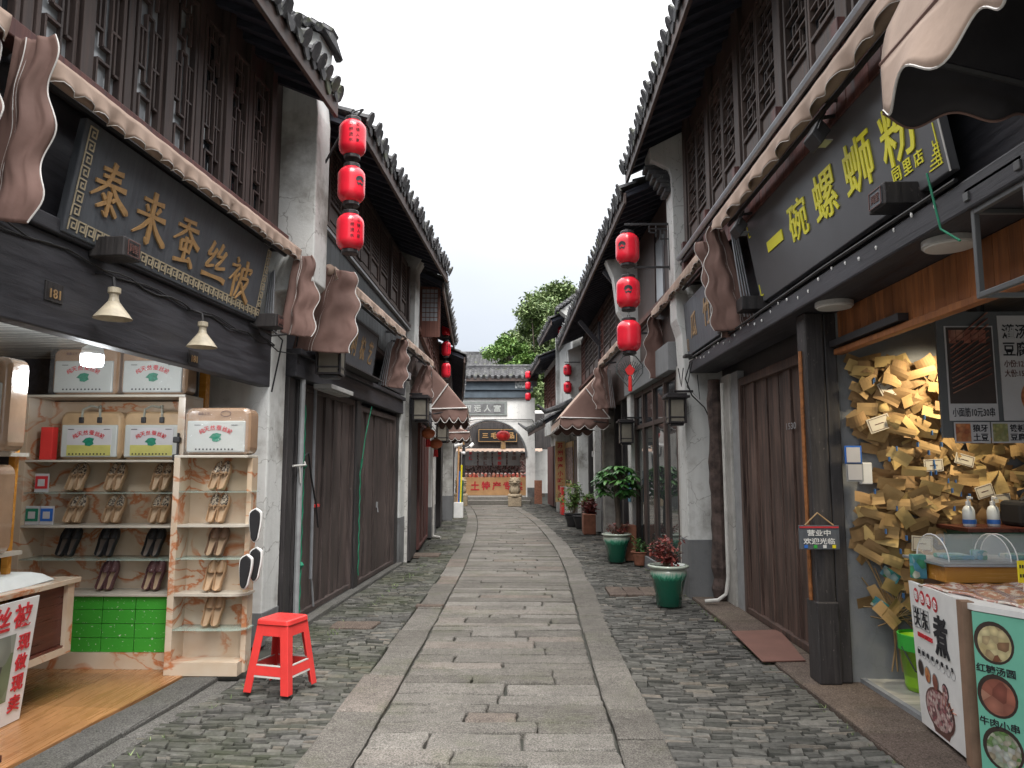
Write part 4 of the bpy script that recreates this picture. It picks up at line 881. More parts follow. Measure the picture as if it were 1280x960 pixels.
# extended canopies
def canopy(fr, label, u0, u1, nw, zw, nf, zf, drop=.24, group='pulled out brown canopies', frame_z=None):
    t = thing('awning', label, 'awning', fr.p((u0 + u1) / 2, nw, zf), group); zi = zf - .02
    def top(a, b):
        n = nw + (nf - nw) * b; z = zw + (zf - zw) * (b ** 1.25) + .03 * math.sin(a * 9) * math.sin(b * 3.1) - .05 * math.sin(math.pi * b)
        return (u0 + (u1 - u0) * a + .01 * math.sin(b * 8), n, z)
    MB(fr).grid(top, 24, 12).build('canvas_top', X['canvasT'], t, smooth=True, solid=.004)
    def val(a, b):
        sc = abs(math.sin(math.pi * a * (u1 - u0) / .22)); return (u0 + (u1 - u0) * a, nf + .012 * math.sin(a * 40) * b + .02 * b, zf + .005 - b * drop * (.65 + .35 * sc))
    MB(fr).grid(val, int((u1 - u0) * 28), 4).build('valance', X['canvasT'], t, smooth=True, solid=.004)
    MB(fr).tube([val(i / 80, 1.02) for i in range(81)], .005, 4).build('edge_tape', X['trim'], t)
    for u, e in ((u0, 0), (u1, 1)):                        # triangular ends
        def end(a, b):
            n = nw + .05 + (nf - nw - .05) * a; zt = top(e, (n - nw) / (nf - nw))[2]; sc = abs(math.sin(math.pi * a * 4)); zb = zi - drop * (.6 + .4 * sc)
            return (u + (-.012 if e == 0 else .012) + .02 * math.sin(a * 9) * b, n, zt + (zb - zt) * b)
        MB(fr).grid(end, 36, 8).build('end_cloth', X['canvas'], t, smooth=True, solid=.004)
        MB(fr).tube([end(i / 60, 1.01) for i in range(61)], .006, 4).build('edge_tape', X['trim'], t)
        mb = MB(fr); du = -.03 if e == 0 else .03
        mb.tube([(u + du, nw + .02, zi), (u + du, nf, zf)], .012, 6); mb.tube([(u + du, nw + .02, zi), (u + du, (nw + nf) / 2, (zw + zf) / 2 + .05)], .012, 6)
        mb.build('stretcher_arm', X['trim'], t)
    mb = MB(fr)
    for i in range(3): a = i / 2; mb.tube([(u0 + (u1 - u0) * a, nw, zi - .1), (u0 + (u1 - u0) * a, nf, zf)], .012, 6)
    mb.tube([(u0, nf, zf), (u1, nf, zf)], .018, 6); mb.build('arm', X['iron'], t)
    return t
canopy(FL3, 'brown canopy pulled out over the left side past the second pillar', 13.0, 15.3, .25, 3.42, .93, 2.66)
canopy(FL3, 'small brown canopy beyond the two orange lanterns', 18.5, 20.4, .15, 2.86, .92, 2.50, .2)
wall_lantern('wooden wall lantern on the second white pillar under the canopy', FL2.p(12.80, .34, 2.42), math.pi * .5 + math.pi / 2, .24, .38)
wall_lantern('far wooden wall lantern under the small left canopy', FL3.p(16.9, .32, 2.2), math.pi, .24, .38)
round_lantern('upper of two faded orange round lanterns by the red plank door', FL3.p(14.0, .18, 2.40), .13, 'orangeL', 'faded orange lanterns'); round_lantern('lower of two faded orange round lanterns by the red plank door', FL3.p(14.5, .30, 2.22), .13, 'orangeL', 'faded orange lanterns')
mb = MB(FL3); mb.tube([(13.9, -.05, 2.47), (14.0, .18, 2.48), (14.5, .32, 2.30), (14.7, .05, 2.4)], .006, 5); tag(mb.build('lantern_wire', X['iron']), 'thin wire carrying the two orange round lanterns', 'wire')
mb = MB(FL3); mb.tube([(17.0, .12, .05), (17.0, .12, 1.2), (17.02, .1, 2.4)], .03, 8); mb.tube([(17.0, .12, .06), (16.9, .3, .04)], .03, 8); tag(mb.build('drain_pipe', X['pvcw']), 'white downpipe with kicked foot by the third house', 'pipe')
# ---------------------------------------------------------------- fourth house near the gate
h = thing('shop_house', 'pale plastered house end standing beside the arched gate', 'house', FL4.p(26, 0, 0))
sheetbox(FL4, h, 'wall', 'plasterN', 23.0, 32.6, -3.4, 0, 0, 3.0); sheetbox(FL4, h, 'plinth', 'grey', 22.99, 32.6, -.6, .012, 0, .75)
sheetbox(FL4, h, 'upper_wall', 'frame', 20.5, 32.6, -3.4, -.05, 3.0, 4.6)
sheetbox(FL4, h, 'wall', 'blackz', 20.5, 22.99, -3.4, -.3, 0, 3.0)
tile_roof(FL4, 19.8, 32.6, .34, 4.62, -1.6, 5.4, h, pitch=.24)
sheetbox(FL4, h, 'window', 'blackz', 25.2, 28.6, .002, .03, .8, 2.4)
t = thing('mop_stand', 'blue and tan poles leaning at the end of the plastered house', 'poles', Vector((-2.28, 24, 0)))
for x, mt, hh in ((-2.26, 'blue', 1.5), (-2.20, 'tagy', 1.7), (-2.30, 'tan', 2.3), (-2.16, 'greentab', 1.2)):
    MB().tube([(x, 24.0, .02), (x + .04, 24.05, hh)], .03, 8).build('pole', X[mt], t)
MB().box(-2.4, -2.1, 23.9, 24.15, 0, .5).build('bin', X['white'], t, bevel=.02)
# hanging lanterns, left
LA = lantern_mesh(.265, .345); LA['group'] = 'red drum lanterns'
q = FL1.p(6.95, .80, 0)
def string(proto, x, y, zs, labs, marks, w_, h_, face):
    for i, z in enumerate(zs):
        o = proto if proto['label'] == 'x' else dup(proto, (0, 0, 0))
        for c in [c for c in o.children if c.name.startswith('mark')]: bpy.data.objects.remove(c)
        o.location = (x, y, z); o['label'] = labs[i]; o['group'] = 'red drum lanterns'
        if marks and marks[i]: lantern_mark(o, w_, h_, face + (0, .5, .25)[i % 3], marks[i])
string(LA, q.x, q.y, (5.08, 4.605, 4.13), ['top red lantern half behind the left eave corner', 'middle red lantern with round emblem near the left white gable', 'lowest red lantern of the near left string, columns of black writing'], ('writing', 'emblem', 'writing'), .265, .345, -1.15)
mb = MB(); mb.tube([(q.x - .30, q.y + .12, 4.62), (q.x - .12, q.y + .05, 4.9), (q.x + .10, q.y, 5.12), (q.x, q.y, 5.09)], .012, 6); tag(mb.build('lantern_bracket', X['iron']), 'bent iron rod holding the near left lantern string', 'bracket')
q = FL3.p(17.4, .36, 0)
for i, z in enumerate((5.20, 4.70, 4.18)):
    dup(LA, (q.x, q.y, z), .3 * i, ['top', 'middle', 'bottom'][i] + ' small red lantern outside the brown casement', 'red drum lanterns', (.85, .85, 1.0))
# ---------------------------------------------------------------- inside the quilt shop
YA = 5.86                                                  # front of the tall rack
a = thing('shoe_rack', 'wide marbled shoe rack with glass shelves and green boxes below', 'rack', Vector((-3.4, YA + .15, .045)))
XL, XR = -4.10, -2.76; D = .32
for x in (XR - .06, XL): MB().box(x, x + .06, YA, YA + D, .045, 2.17).build('side_panel', X['marble'], a, bevel=.003)
MB().box(XL + .06, XR - .06, YA + D - .02, YA + D, .045, 2.16).build('back_panel', X['marble'], a)
MB().box(XL, XR, YA - .012, YA + D, 2.17, 2.19).build('top_board', X['ivory'], a, bevel=.003)
MB().box(XL + .06, XR - .06, YA + .005, YA + D - .02, .046, .17).build('kick_board', X['marble'], a)
for z in (1.665, 1.145, .615): MB().box(XL + .06, XR - .06, YA - .004, YA + D - .02, z - .018, z).build('shelf', X['ivory'], a, bevel=.003)
for z in (1.405, .88): MB().box(XL + .06, XR - .06, YA + .01, YA + D - .02, z - .008, z).build('glass_shelf', X['glassE'], a)
YB = 5.70
b = thing('shoe_rack', 'narrow marbled shoe rack with rounded shelves standing at the pillar', 'rack', Vector((-2.45, YB, .04)))
BL, BR_ = -2.755, -2.175
MB().box(BL, BL + .05, YB, YB + .22, .045, 1.68).build('side_panel', X['marble'], b, bevel=.003)
MB().box(BL + .05, BR_ - .04, YB + .20, YB + .22, .045, 1.68).build('back_panel', X['marble'], b)
MB().box(BR_ - .04, BR_, YB + .10, YB + .22, .045, 1.68).build('side_panel', X['marble'], b, bevel=.003)
MB().box(BL, BR_, YB + .0, YB + .22, 1.68, 1.70).build('top_board', X['ivory'], b, bevel=.004)
MB().box(BL + .02, BR_ - .02, YB + .004, YB + .20, .042, .14).build('kick_board', X['marble'], b)
def rshelf(z, mat, name, th=.018):
    o = [(BL + .05, YB + .2), (BL + .05, YB - .0)] + [(BR_ - .10 + .12 * math.sin(t), YB + .1 - .1 * math.cos(t)) for t in [math.pi / 2 * i / 6 for i in range(7)]] + [(BR_ + .02, YB + .2)]
    MB().prism([(x, y, z - th) for x, y in o], [(x, y, z) for x, y in o]).build(name, X[mat], b)
for z in (1.165, .645): rshelf(z, 'ivory', 'shelf')
for z in (1.42, .91, .38): rshelf(z, 'glassE', 'glass_shelf', .008)
# shoes: origin at the heel, sole in the xz plane, toe up
def shoe(name, ups, ins, lace=None, L=.235, W=.082):
    t = thing(name, 'x', 'shoe', (0, 0, 0))
    def wid(a): return W / 2 * (.62 + .10 * math.sin(a * math.pi) + .28 * math.exp(-((a - .68) / .22) ** 2)) * min(1, (max(0, 1 - a) / .12) ** .5) * min(1, ((a + .012) / .07) ** .5)
    m = MB(); n = 18; H = .052
    ring = [(a, 1) for a in [i / n for i in range(n + 1)]] + [(a, -1) for a in [i / n for i in range(n, -1, -1)]]
    rows = []
    for k, (f, hh) in enumerate(((1.0, 0), (1.06, .012), (1.02, .035), (.93, H), (.86, H - .002), (.84, .016))):
        st = len(m.v); rows.append(st)
        for a, s in ring:
            hz = hh * (.85 + .3 * (1 - a)) if k >= 2 else hh
            m.v.append(Vector((s * wid(a) * f, -hz, a * L)))
    N = len(ring)
    for k in range(5):
        for i in range(N): m.fc.append([rows[k] + i, rows[k] + (i + 1) % N, rows[k + 1] + (i + 1) % N, rows[k + 1] + i])
    m.fc.append([rows[0] + i for i in range(N)][::-1])
    m.build('upper', X[ups], t, smooth=True)
    m = MB(); m.fc.append([]); [m.fc[0].append(m.P(s * wid(a) * .88, -.017, a * L)) for a, s in ring]; m.build('insole', X[ins], t)
    m = MB()                                               # vamp over the toes
    def cap(p, q): a = .55 + .445 * p + .05 * (1 - p) * abs(q * 2 - 1); s = q * 2 - 1; return (s * wid(a) * 1.0, -(.024 + .034 * (1 - s * s) * (1 - .45 * p)), a * L)
    m.grid(cap, 8, 10); m.build('vamp', X[lace or ups], t, smooth=True, solid=.003)
    if lace:
        m = MB(); 
        for s in (-1, 1): m.tube([(0, -.052, .56 * L), (s * .02, -.062, .585 * L), (s * .035, -.058, .555 * L), (s * .015, -.06, .54 * L), (0, -.053, .56 * L)], .004, 5); m.tube([(0, -.055, .56 * L), (s * .02, -.06, .45 * L)], .003, 4)
        m.build('bow', X['shoeT'], t)
    return t
SH = {'lace': shoe('flat_shoe', 'shoeT', 'shoeI', 'shoeL'), 'black': shoe('flat_shoe', 'shoeB', 'insB', None, .245), 'plum': shoe('flat_shoe', 'shoeP', 'shoeI', None, .245), 'tan': shoe('flat_shoe', 'shoeT', 'shoeI', None, .24), 'brown': shoe('flat_shoe', 'shoeBr', 'shoeI', None, .24)}
COLN = {'lace': 'leopard toed tan flat shoe', 'black': 'black flat shoe with speckled toe', 'plum': 'plum flat shoe with dotted toe', 'tan': 'plain tan flat shoe', 'brown': 'brown topped tan flat shoe'}
used = set()
def pair(kind, x, y, z, where, sp=.078):
    for s, sd in ((-1, 'left'), (1, 'right')):
        o = SH[kind]
        if kind in used: o = dup(o, (0, 0, 0))
        used.add(kind); o.location = (x + s * sp / 2, y, z + .004); o.rotation_euler = (rad(-16), rad(s * -2 + R.uniform(-3, 3) + 8), 0)
        o['label'] = f'{COLN[kind]}, {sd} of pair {where}'; o['group'] = 'flat shoes on the racks'
PX = (-3.72, -3.40, -3.02)
for i, w_ in enumerate(('left', 'middle', 'right')):
    pair('lace', PX[i], YA + .16, 1.405, f'{w_}, top row of the wide rack'); pair('lace', PX[i], YA + .16, 1.145, f'{w_}, second row of the wide rack')
    pair('black', PX[i] - .04, YA + .16, .88, f'{w_}, wide rack')
    if i: pair('plum', PX[i] - .02, YA + .16, .615, f'{w_}, wide rack')
for k, z, w_ in (('lace', 1.42, 'atop the narrow rack'), ('lace', 1.165, 'second down, narrow rack'), ('brown', .91, 'third down, narrow rack'), ('tan', .645, 'fourth down, narrow rack'), ('tan', .38, 'lowest, narrow rack')):
    pair(k, -2.45, YB + .10, z, w_)
# black slippers hung on the side of the narrow rack
def slipper(lab, x, y, z, tl):
    t = thing('slipper', lab, 'slipper', (x, y, z), 'black slippers hung on the rack side'); L = .25
    def wid(a): return .045 * (.78 + .22 * math.sin(a * 4.2 - 1.4)) * min(1, (max(0, 1 - a) / .13) ** .5) * min(1, ((a + .01) / .12) ** .5)
    o = [(wid(i / 16), i / 16 * L) for i in range(17)] + [(-wid(i / 16), i / 16 * L) for i in range(16, -1, -1)]
    f = lambda k, yy: [(x + q * k + (zz - L / 2) * tl, y + yy, z + L / 2 + (zz - L / 2) * (1 + (k - 1) * .3)) for q, zz in o]
    MB().prism(f(1.12, 0), f(1.12, -.03)).build('sole', X['foam'], t, bevel=.004); MB().prism(f(.92, -.031), f(.84, -.05)).build('upper', X['velvet'], t, bevel=.006)
    return t
slipper('upper black slipper with white sole hung beside the narrow rack', -2.09, 5.70, 1.04, .0); slipper('front lower black slipper with white sole hung beside the rack', -2.13, 5.64, .70, .06); slipper('black slipper half behind the front lower slipper', -2.085, 5.72, .745, .03)
# quilts packed in bags
def quilt_bag(lab, x, y, z, w_, hgt, kind):
    t = thing('quilt_bag', lab, 'quilt bag', (x, y, z), 'packed quilts in bags'); r = .06; d = .16
    def out(k, y_): 
        o = []
        for cx_, cz, a0 in ((w_ / 2 - r, r, -90), (w_ / 2 - r, hgt - r, 0), (-w_ / 2 + r, hgt - r, 90), (-w_ / 2 + r, r, 180)):
            for i in range(5): a = rad(a0 + i * 22.5); o.append((x + (cx_ + r * math.cos(a)) * k, y + y_, z + hgt / 2 + (cz + r * math.sin(a) - hgt / 2) * k))
        return o
    m = MB(); a_ = [out(.92, -d / 2 - .02), out(1, -d / 2 + .01), out(1, d / 2), out(.94, d / 2 + .03)]; n = len(a_[0]); ks = []
    for o in a_: ks.append(len(m.v)); [m.P(*q) for q in o]
    for l in range(3): m.fc += [[ks[l] + i, ks[l] + (i + 1) % n, ks[l + 1] + (i + 1) % n, ks[l + 1] + i] for i in range(n)]
    m.fc.append([ks[0] + i for i in range(n)][::-1]); m.fc.append([ks[3] + i for i in range(n)])
    m.build('bag', X['kraftP' if kind == 'wrap' else 'kraft'], t, smooth=False, bevel=.012)
    yf = y - d / 2 - .022
    if kind == 'wrap':
        m = MB(); m.grid(lambda a_, b_: (x + (a_ - .5) * w_ * 1.0, yf - .017 - .010 * noise.noise(Vector((a_ * 9 + x, b_ * 7, z))) - .012 * abs(noise.noise(Vector((a_ * 5 + b_ * 6, b_ * 3 - a_ * 4, x * 9)))), z + .01 + b_ * (hgt - .02)), 26, 20); m.build('clear_wrap', X['wrap'], t, smooth=False)
    MB().box(x - w_ * .44, x + w_ * .44, yf - .012, yf + .02, z + .02, z + hgt * .72).build('front_panel', X['bagw'], t, bevel=.01)
    yp = yf - .0135; rt, up = Vector((1, 0, 0)), Vector((0, 0, 1)); ph = hgt * .66
    if kind == 'handle':
        MB().box(x - w_ * .34, x + w_ * .36, yp - .002, yp, z + .03, z + hgt * .66).build('label_card', X['cardw'], t); MB().box(x - w_ * .335, x + w_ * .355, yp - .0035, yp - .0022, z + .032, z + hgt * .30).build('card_base', X['cardlime'], t); yp -= .004
        for s in (-1, 1):
            m = MB(); m.tube([(x + s * .075 - .0, yf + .0, z + hgt * .86), (x + s * .07, yf, z + hgt + .015), (x + s * .04, yf + .06, z + hgt + .05), (x + s * .0, yf + .1, z + hgt + .04)], .010, 5); m.build('handle', X['handle'], t)
            MB().box(x + s * .075 - .018, x + s * .075 + .018, yf - .014, yf + .01, z + hgt * .76, z + hgt * .88).build('handle_patch', X['iron'], t, bevel=.004)
    m = MB(); cz = z + hgt * .36
    for i, ch in enumerate('纯天然蚕丝被'):
        a = rad(140 - i * 20); rr = w_ * .24; s = Vector((x + rr * math.cos(a) * 1.15, yp - .001, cz + rr * math.sin(a) * .62)); tl = rad(90) - a
        put_text(m, ch, s, Vector((math.cos(tl * .5), 0, -math.sin(tl * .5))), Vector((math.sin(tl * .5), 0, math.cos(tl * .5))), w_ * .075, None, .012, .001)
    m.build('red_lettering', X['redink'], t)
    m = MB(); c0 = Vector((x + .0, yp - .001, cz + .005)); s_ = w_ * .09
    m.raw([c0 + Vector((s_ * q[0], 0, s_ * q[1])) for q in ((-1.1, -.1), (-.5, .55), (.2, .7), (1.0, .5), (.8, .0), (1.0, -.4), (.3, -.8), (-.5, -.7), (-.6, -.25))], [tuple(range(9))]); m.build('green_print', X['greenprint'], t)
    m = MB(); [m.box(x - w_ * .3 + i * w_ * .055, x - w_ * .3 + i * w_ * .055 + .012, yp - .0015, yp, z + hgt * .10, z + hgt * .10 + .012) for i in range(11)]; [m.box(x + s * w_ * .28 - .025, x + s * w_ * .28 + .025, yp - .0015, yp, z + hgt * .62, z + hgt * .632) for s in (-1, 1)]; m.build('small_print', X['ink'], t)
    if kind != 'handle':
        m = MB(); put_text(m, '蚕桑工艺', Vector((x - w_ * .2, yf - .003, z + hgt * .87)), rt, up, .022, None, 0, .001); m.lathe([(.036, 0)], (x + .06, 0, 0), 3, close=False); m.v = m.v[:-3]
        m.tube([(x + .07 + .04 * math.cos(i * .5), yf - .0035, z + hgt * .87 + .022 * math.sin(i * .5)) for i in range(14)], .0025, 4); m.build('brown_print', X['brownink'], t)
    return t
quilt_bag('clear wrapped quilt bag on top of the rack behind the lit bulb', -3.63, YA + .14, 2.192, .55, .39, 'wrap'); quilt_bag('clear wrapped quilt bag on top of the rack, right of the lit bulb', -3.06, YA + .14, 2.192, .55, .39, 'wrap')
quilt_bag('quilt bag with grey handles and lime card, left on the shelf', -3.55, YA + .14, 1.667, .52, .39, 'handle'); quilt_bag('quilt bag with grey handles and lime card, beside the black clips', -3.04, YA + .14, 1.667, .50, .39, 'handle')
quilt_bag('wrapped quilt bag standing on the narrow rack by the pillar', -2.44, YB + .12, 1.702, .52, .37, 'wrap')
t = thing('clip', 'black spring clips on the edge of the wide rack', 'clip', (XR - .05, YA, 1.6)); [MB().box(XR - .08, XR - .02, YA - .03, YA - .002, z, z + .05).build('clip_jaw', X['iron'], t, bevel=.01) for z in (1.66, 1.80)]; MB().box(XR - .05, XR - .035, YA - .02, YA - .004, 1.60, 1.88).build('clip_lever', X['iron'], t, bevel=.004)
tag(MB().box(-3.95, -3.85, YA + .03, YA + .1, 1.667, 1.93).build('gift_box', X['plasticR'], bevel=.004), 'slim red box at the left end of the bag shelf', 'box')
for x, z, mt, lb in ((-3.92, 1.405, 'redink', 'crimson payment card standing on the upper glass shelf'), (-3.98, 1.147, 'greenprint', 'green payment card at the left end of the shelf'), (-3.86, 1.147, 'blue', 'blue payment card beside the green card')):
    t = thing('payment_card', lb, 'card', (x, YA + .05, z)); MB().box(x - .055, x + .055, YA + .04, YA + .05, z + .002, z + .15).build('card', X['cardw'], t); MB().box(x - .05, x + .05, YA + .036, YA + .039, z + .03, z + .13).build('print', X[mt], t); MB().box(x - .028, x + .028, YA + .033, YA + .0355, z + .05, z + .106).build('blank_label', X['cardw'], t)
for r in range(4):
    for c in range(5):
        x = XR - .065 - c * .262 - .131; z = .172 + r * .108
        if x < XL + .18: continue
        o = MB().box(x - .128, x + .128, YA + .02, YA + .24, z, z + .104).build('flower_box', X['gbox'], None, bevel=.002); tag(o, 'green cardboard box printed with white flowers under the shoe shelves', 'box', 'green flowered boxes')
# rack and bags at the left edge
t = thing('display_rack', 'dark shelf rack holding two wrapped bags at the left edge', 'rack', Vector((-3.45, 4.5, .045)))
for x, y in ((-4.12, 4.2), (-4.12, 4.85), (-3.42, 4.85)): MB().box(x - .02, x + .02, y - .02, y + .02, .046, 2.1).build('upright', X['honey'], t)
for z in (1.70, 1.06): MB().box(-4.15, -3.34, 4.2, 4.88, z - .025, z).build('shelf', X['ivory'], t)
quilt_bag('pinkish wrapped bag on the left edge rack, upper shelf', -3.56, 4.62, 1.702, .60, .60, 'wrap'); quilt_bag('pinkish wrapped bag on the left edge rack, lower shelf', -3.60, 4.62, 1.062, .60, .56, 'wrap')
# lit bulb
c = Vector((-3.04, 5.02, 2.30)); t = thing('light_bulb', 'lit white bulb hanging from the quilt shop ceiling', 'lamp', c)
m = MB(); m.lathe([(.03, 0), (.066, .008), (.074, .03), (.074, .085)], c, 20); m.build('diffuser', X['bulb'], t, smooth=True)
m = MB(); m.lathe([(.075, .087), (.066, .13), (.03, .16), (.028, .275)], c, 20); m.build('bulb_base', X['white'], t, smooth=True)
lp = bpy.data.lights.new('bulb_light', 'POINT'); lp.energy = 5; lp.color = (.93, .97, 1); lp.shadow_soft_size = .08; lo = bpy.data.objects.new('bulb_light', lp); COL.objects.link(lo); lo.location = c + Vector((0, 0, -.10))
# counter with poster and white quilt sample
t = thing('counter', 'marbled counter with open brown end and loom poster', 'counter', Vector((-3.5, 4.4, .045)))
C0, C1, CX0, CX1 = 2.6, 5.22, -3.95, -3.20
MB().box(CX0, CX1 + .03, C0, C1 + .06, .80, .835).build('counter_top', X['marble'], t, bevel=.004)
m = MB(); m.box(CX0, CX1, C1 - .02, C1, .36, .80); m.box(CX0, CX1, C0, C0 + .02, .05, .80); m.box(CX0, CX1, C0 + .02, C1 - .02, .36, .39); m.box(CX0, CX0 + .02, C0 + .02, C1 - .02, .05, .80); m.box(CX1 - .04, CX1 - .02, 4.75, C1 - .02, .39, .80); m.build('cabinet', X['cherry'], t)
m = MB(); m.box(CX1 - .018, CX1 + .012, C1 - .06, C1 + .012, .33, .80); m.box(CX1 - .018, CX1 + .01, 4.72, C1 - .06, .33, .375); m.build('trim', X['marble'], t)
for x, y in ((CX0 + .05, C1 - .05), (CX1 - .08, 4.5)): MB().box(x, x + .05, y - .05, y, .047, .37).build('leg', X['cherry'], t)
FP = Fr(-3.17, .0, 'L'); p = Plane(FP, 3.2, 4.72, .0, .05, .075, .80, .01)
ps = thing('poster', 'white loom poster with red 丝被 现做现卖 leaning on the counter', 'poster', FP.p(4, 0, .05)); p.panel(ps, 'white', 'board', .001)
MB().raw([p.at(u, z, .002) for u, z in ((3.2, .20), (4.555, .20), (4.555, .60), (3.2, .60))], [(0, 1, 2, 3)]).build('picture', X['photo1'], ps)
m = MB()
for ch, u in (('蚕', 4.20), ('丝', 4.40), ('被', 4.585)): p.text(m, ch, u, .705, .145, .155, .014)
for ch, z in (('现', .535), ('做', .415), ('现', .29), ('卖', .17)): p.text(m, ch, 4.635, z, .10, .105, .014)
m.build('red_lettering', X['redink'], ps)
m = MB()
def qf(a, b): r = 1 - max(0, (abs(a * 2 - 1) - .8) / .2) ** 2 * 1; k = 1 - max(0, (abs(b * 2 - 1) - .7) / .3) ** 2; return (-3.85 + .60 * b, 2.9 + 2.2 * a, .837 + .075 * math.sqrt(max(0, r * k)) + .006 * math.sin(a * 14))
m.grid(qf, 40, 12); m.face(*[( -3.85, 2.9, .837), (-3.85, 5.1, .837), (-3.25, 5.1, .837), (-3.25, 2.9, .837)]); tag(m.build('quilt_sample', X['quilt'], smooth=True), 'white silk quilt sample lying on the marbled counter', 'quilt')
# low dark red stool at the lower left corner
q = Vector((-2.55, 3.35, .035)); t = thing('wooden_stool', 'dark red wooden stool at the lower left corner', 'stool', q)
MB().box(-2.78, -2.43, 3.0, 3.52, .25, .285).build('seat', X['cherry'], t, bevel=.006); [MB().box(x - .02, x + .02, y - .02, y + .02, .037, .25).build('leg', X['cherry'], t) for x in (-2.74, -2.47) for y in (3.05, 3.47)]
# red plastic stool
q = Vector((-1.80, 5.52, .018)); t = thing('plastic_stool', 'red plastic stool on the mossy slates beside the narrow rack', 'stool', q)
SZ = Matrix.Rotation(rad(-16), 3, 'Z'); hb, ht, H = .185, .125, .50
def sp(x, y, z): return q + SZ @ Vector((x, y, z))
for sx in (-1, 1):
    for sy in (-1, 1):                                     # four tapering legs of L section
        m = MB()
        for (ax, ay) in ((1, 0), (0, 1)):
            wl, tk = .055, .012; P = []
            for z, hh, ww in ((0, hb, .062), (H - .02, ht, .066)):
                if ax: P += [(sx * hh, sy * hh, z), (sx * (hh - ww), sy * hh, z), (sx * (hh - ww), sy * (hh - tk), z), (sx * hh, sy * (hh - tk), z)]
                else: P += [(sx * (hh - .001), sy * (hh - .001), z), (sx * (hh - .001), sy * (hh - ww), z), (sx * (hh - tk), sy * (hh - ww), z), (sx * (hh - tk), sy * (hh - .001), z)]
            k = len(m.v); m.v += [sp(*c) for c in P]; m.fc += [[k + i for i in f] for f in ((0, 1, 2, 3), (4, 5, 6, 7), (0, 1, 5, 4), (1, 2, 6, 5), (2, 3, 7, 6), (3, 0, 4, 7))]
        m.build('leg', X['plasticR'], t, bevel=.004)
def rail(m, z0, z1, ins=.003):
    for ax in (0, 1):
        for s in (-1, 1):
            P = []
            for z in (z0, z1):
                hh = hb + (ht - hb) * z / H - ins; e = hh - .03
                for a_, d_ in ((-e, hh), (e, hh), (e, hh - .012), (-e, hh - .012)): P.append((a_, s * d_, z) if ax else (s * d_, a_, z))
            k = len(m.v); m.v += [sp(*c) for c in P]; m.fc += [[k + i for i in f] for f in ((0, 1, 2, 3), (4, 5, 6, 7), (0, 1, 5, 4), (1, 2, 6, 5), (2, 3, 7, 6), (3, 0, 4, 7))]
m = MB(); rail(m, .12, .185); m.build('rail', X['plasticR'], t, bevel=.003); m = MB(); rail(m, .385, .475); m.build('apron', X['plasticR'], t, bevel=.003)
m = MB(); rail(m, .108, .119, .002); rail(m, .186, .194, .002); m.build('pale_edge', X['pvcw'], t)  # pale strips along the top and bottom of the lower rail
m = MB(); o1 = []; o2 = []; o3 = []
for cx_, cy_, a0 in ((1, 1, 0), (-1, 1, 90), (-1, -1, 180), (1, -1, 270)):
    for i in range(5):
        an = rad(a0 + 22.5 * i); r = .03; x = cx_ * (ht + .008 - r) + r * math.cos(an); y = cy_ * (ht + .008 - r) + r * math.sin(an); o1.append(sp(x * 1.03, y * 1.03, H - .035)); o2.append(sp(x, y, H - .006)); o3.append(sp(x * .94, y * .94, H))
n = len(o1); m.v = o1 + o2 + o3; m.fc = [[l * n + i, l * n + (i + 1) % n, (l + 1) * n + (i + 1) % n, (l + 1) * n + i] for l in (0, 1) for i in range(n)] + [[2 * n + i for i in range(n)]] + [[i for i in range(n)][::-1]]
m.build('seat', X['plasticR'], t, bevel=.002)
m = MB(); [m.raw([sp(x + .008 * math.cos(a), y + .008 * math.sin(a), H + .0015) for a in [i * math.pi / 4 for i in range(8)]], [tuple(range(8))]) for x in (-.06, 0, .06) for y in (-.06, 0, .06)]; m.build('seat_hole', X['redink'], t)
# ================================================================ RIGHT SIDE
h = thing('shop_house', 'dark timber house with open snack shop, red brown planks and lattice windows above', 'house', FR1.p(6, 0, 0))
NW = .33                                                   # the upper storey overhangs
sheetbox(FR1, h, 'upper_wall', 'frameR', .6, 9.3, -3.2, NW, 4.0, 6.2)
sheetbox(FR1, h, 'wall', 'black', .6, 9.3, -3.2, .0, 2.86, 3.998)
sheetbox(FR1, h, 'wall', 'blackz', 5.72, 9.3, -3.2, -.06, 0, 2.86)
mb = MB(FR1); u = .6
while u < 9.25: w_ = R.uniform(.13, .17); mb.box(u + .002, min(u + w_ - .002, 9.28), NW + .002, NW + .016 + R.uniform(0, .004), 3.90, 4.24); u += w_
mb.build('cladding', X['redplank'], h, bevel=.003)
sheetbox(FR1, h, 'window_sill', 'frameR', .6, 9.29, NW + .001, NW + .10, 4.27, 4.33, bevel=.006)
MB(FR1).tube([(.6, NW + .14, 4.24), (9.2, NW + .14, 4.25)], .034, 8).build('gutter_pipe', X['steel'], h)
MB(FR1).tube([(.6, NW + .10, 4.175), (9.2, NW + .10, 4.185)], .028, 8).build('gutter_pipe', X['iron'], h)
posts = []
ed = []
u = 1.0
for k in range(7):
    a = 1.06 + 1.16 * k; ed += [(a, a + .47), (a + .485, a + .955)]; posts.append(a + 1.06)
for u in posts: q = sheetbox(FR1, h, 'window_post', 'frameR', u - .075, u + .075, NW + .001, NW + .07, 4.335, 6.15, bevel=.006); sheetbox(FR1, q, 'post_foot', 'redplank', u - .05, u + .05, NW + .018, NW + .12, 4.06, 4.43, bevel=.006)
for i, (a, b) in enumerate(ed):
    if b < 9.25 and a > 2.5: window(FR1, h, a, b, NW + .002, 4.335, 5.72, seg_b(12), 'frameR', solid=.27, bar=.013)
tile_roof(FR1, .6, 10.15, 1.0, 5.82, -1.6, 7.0, h)
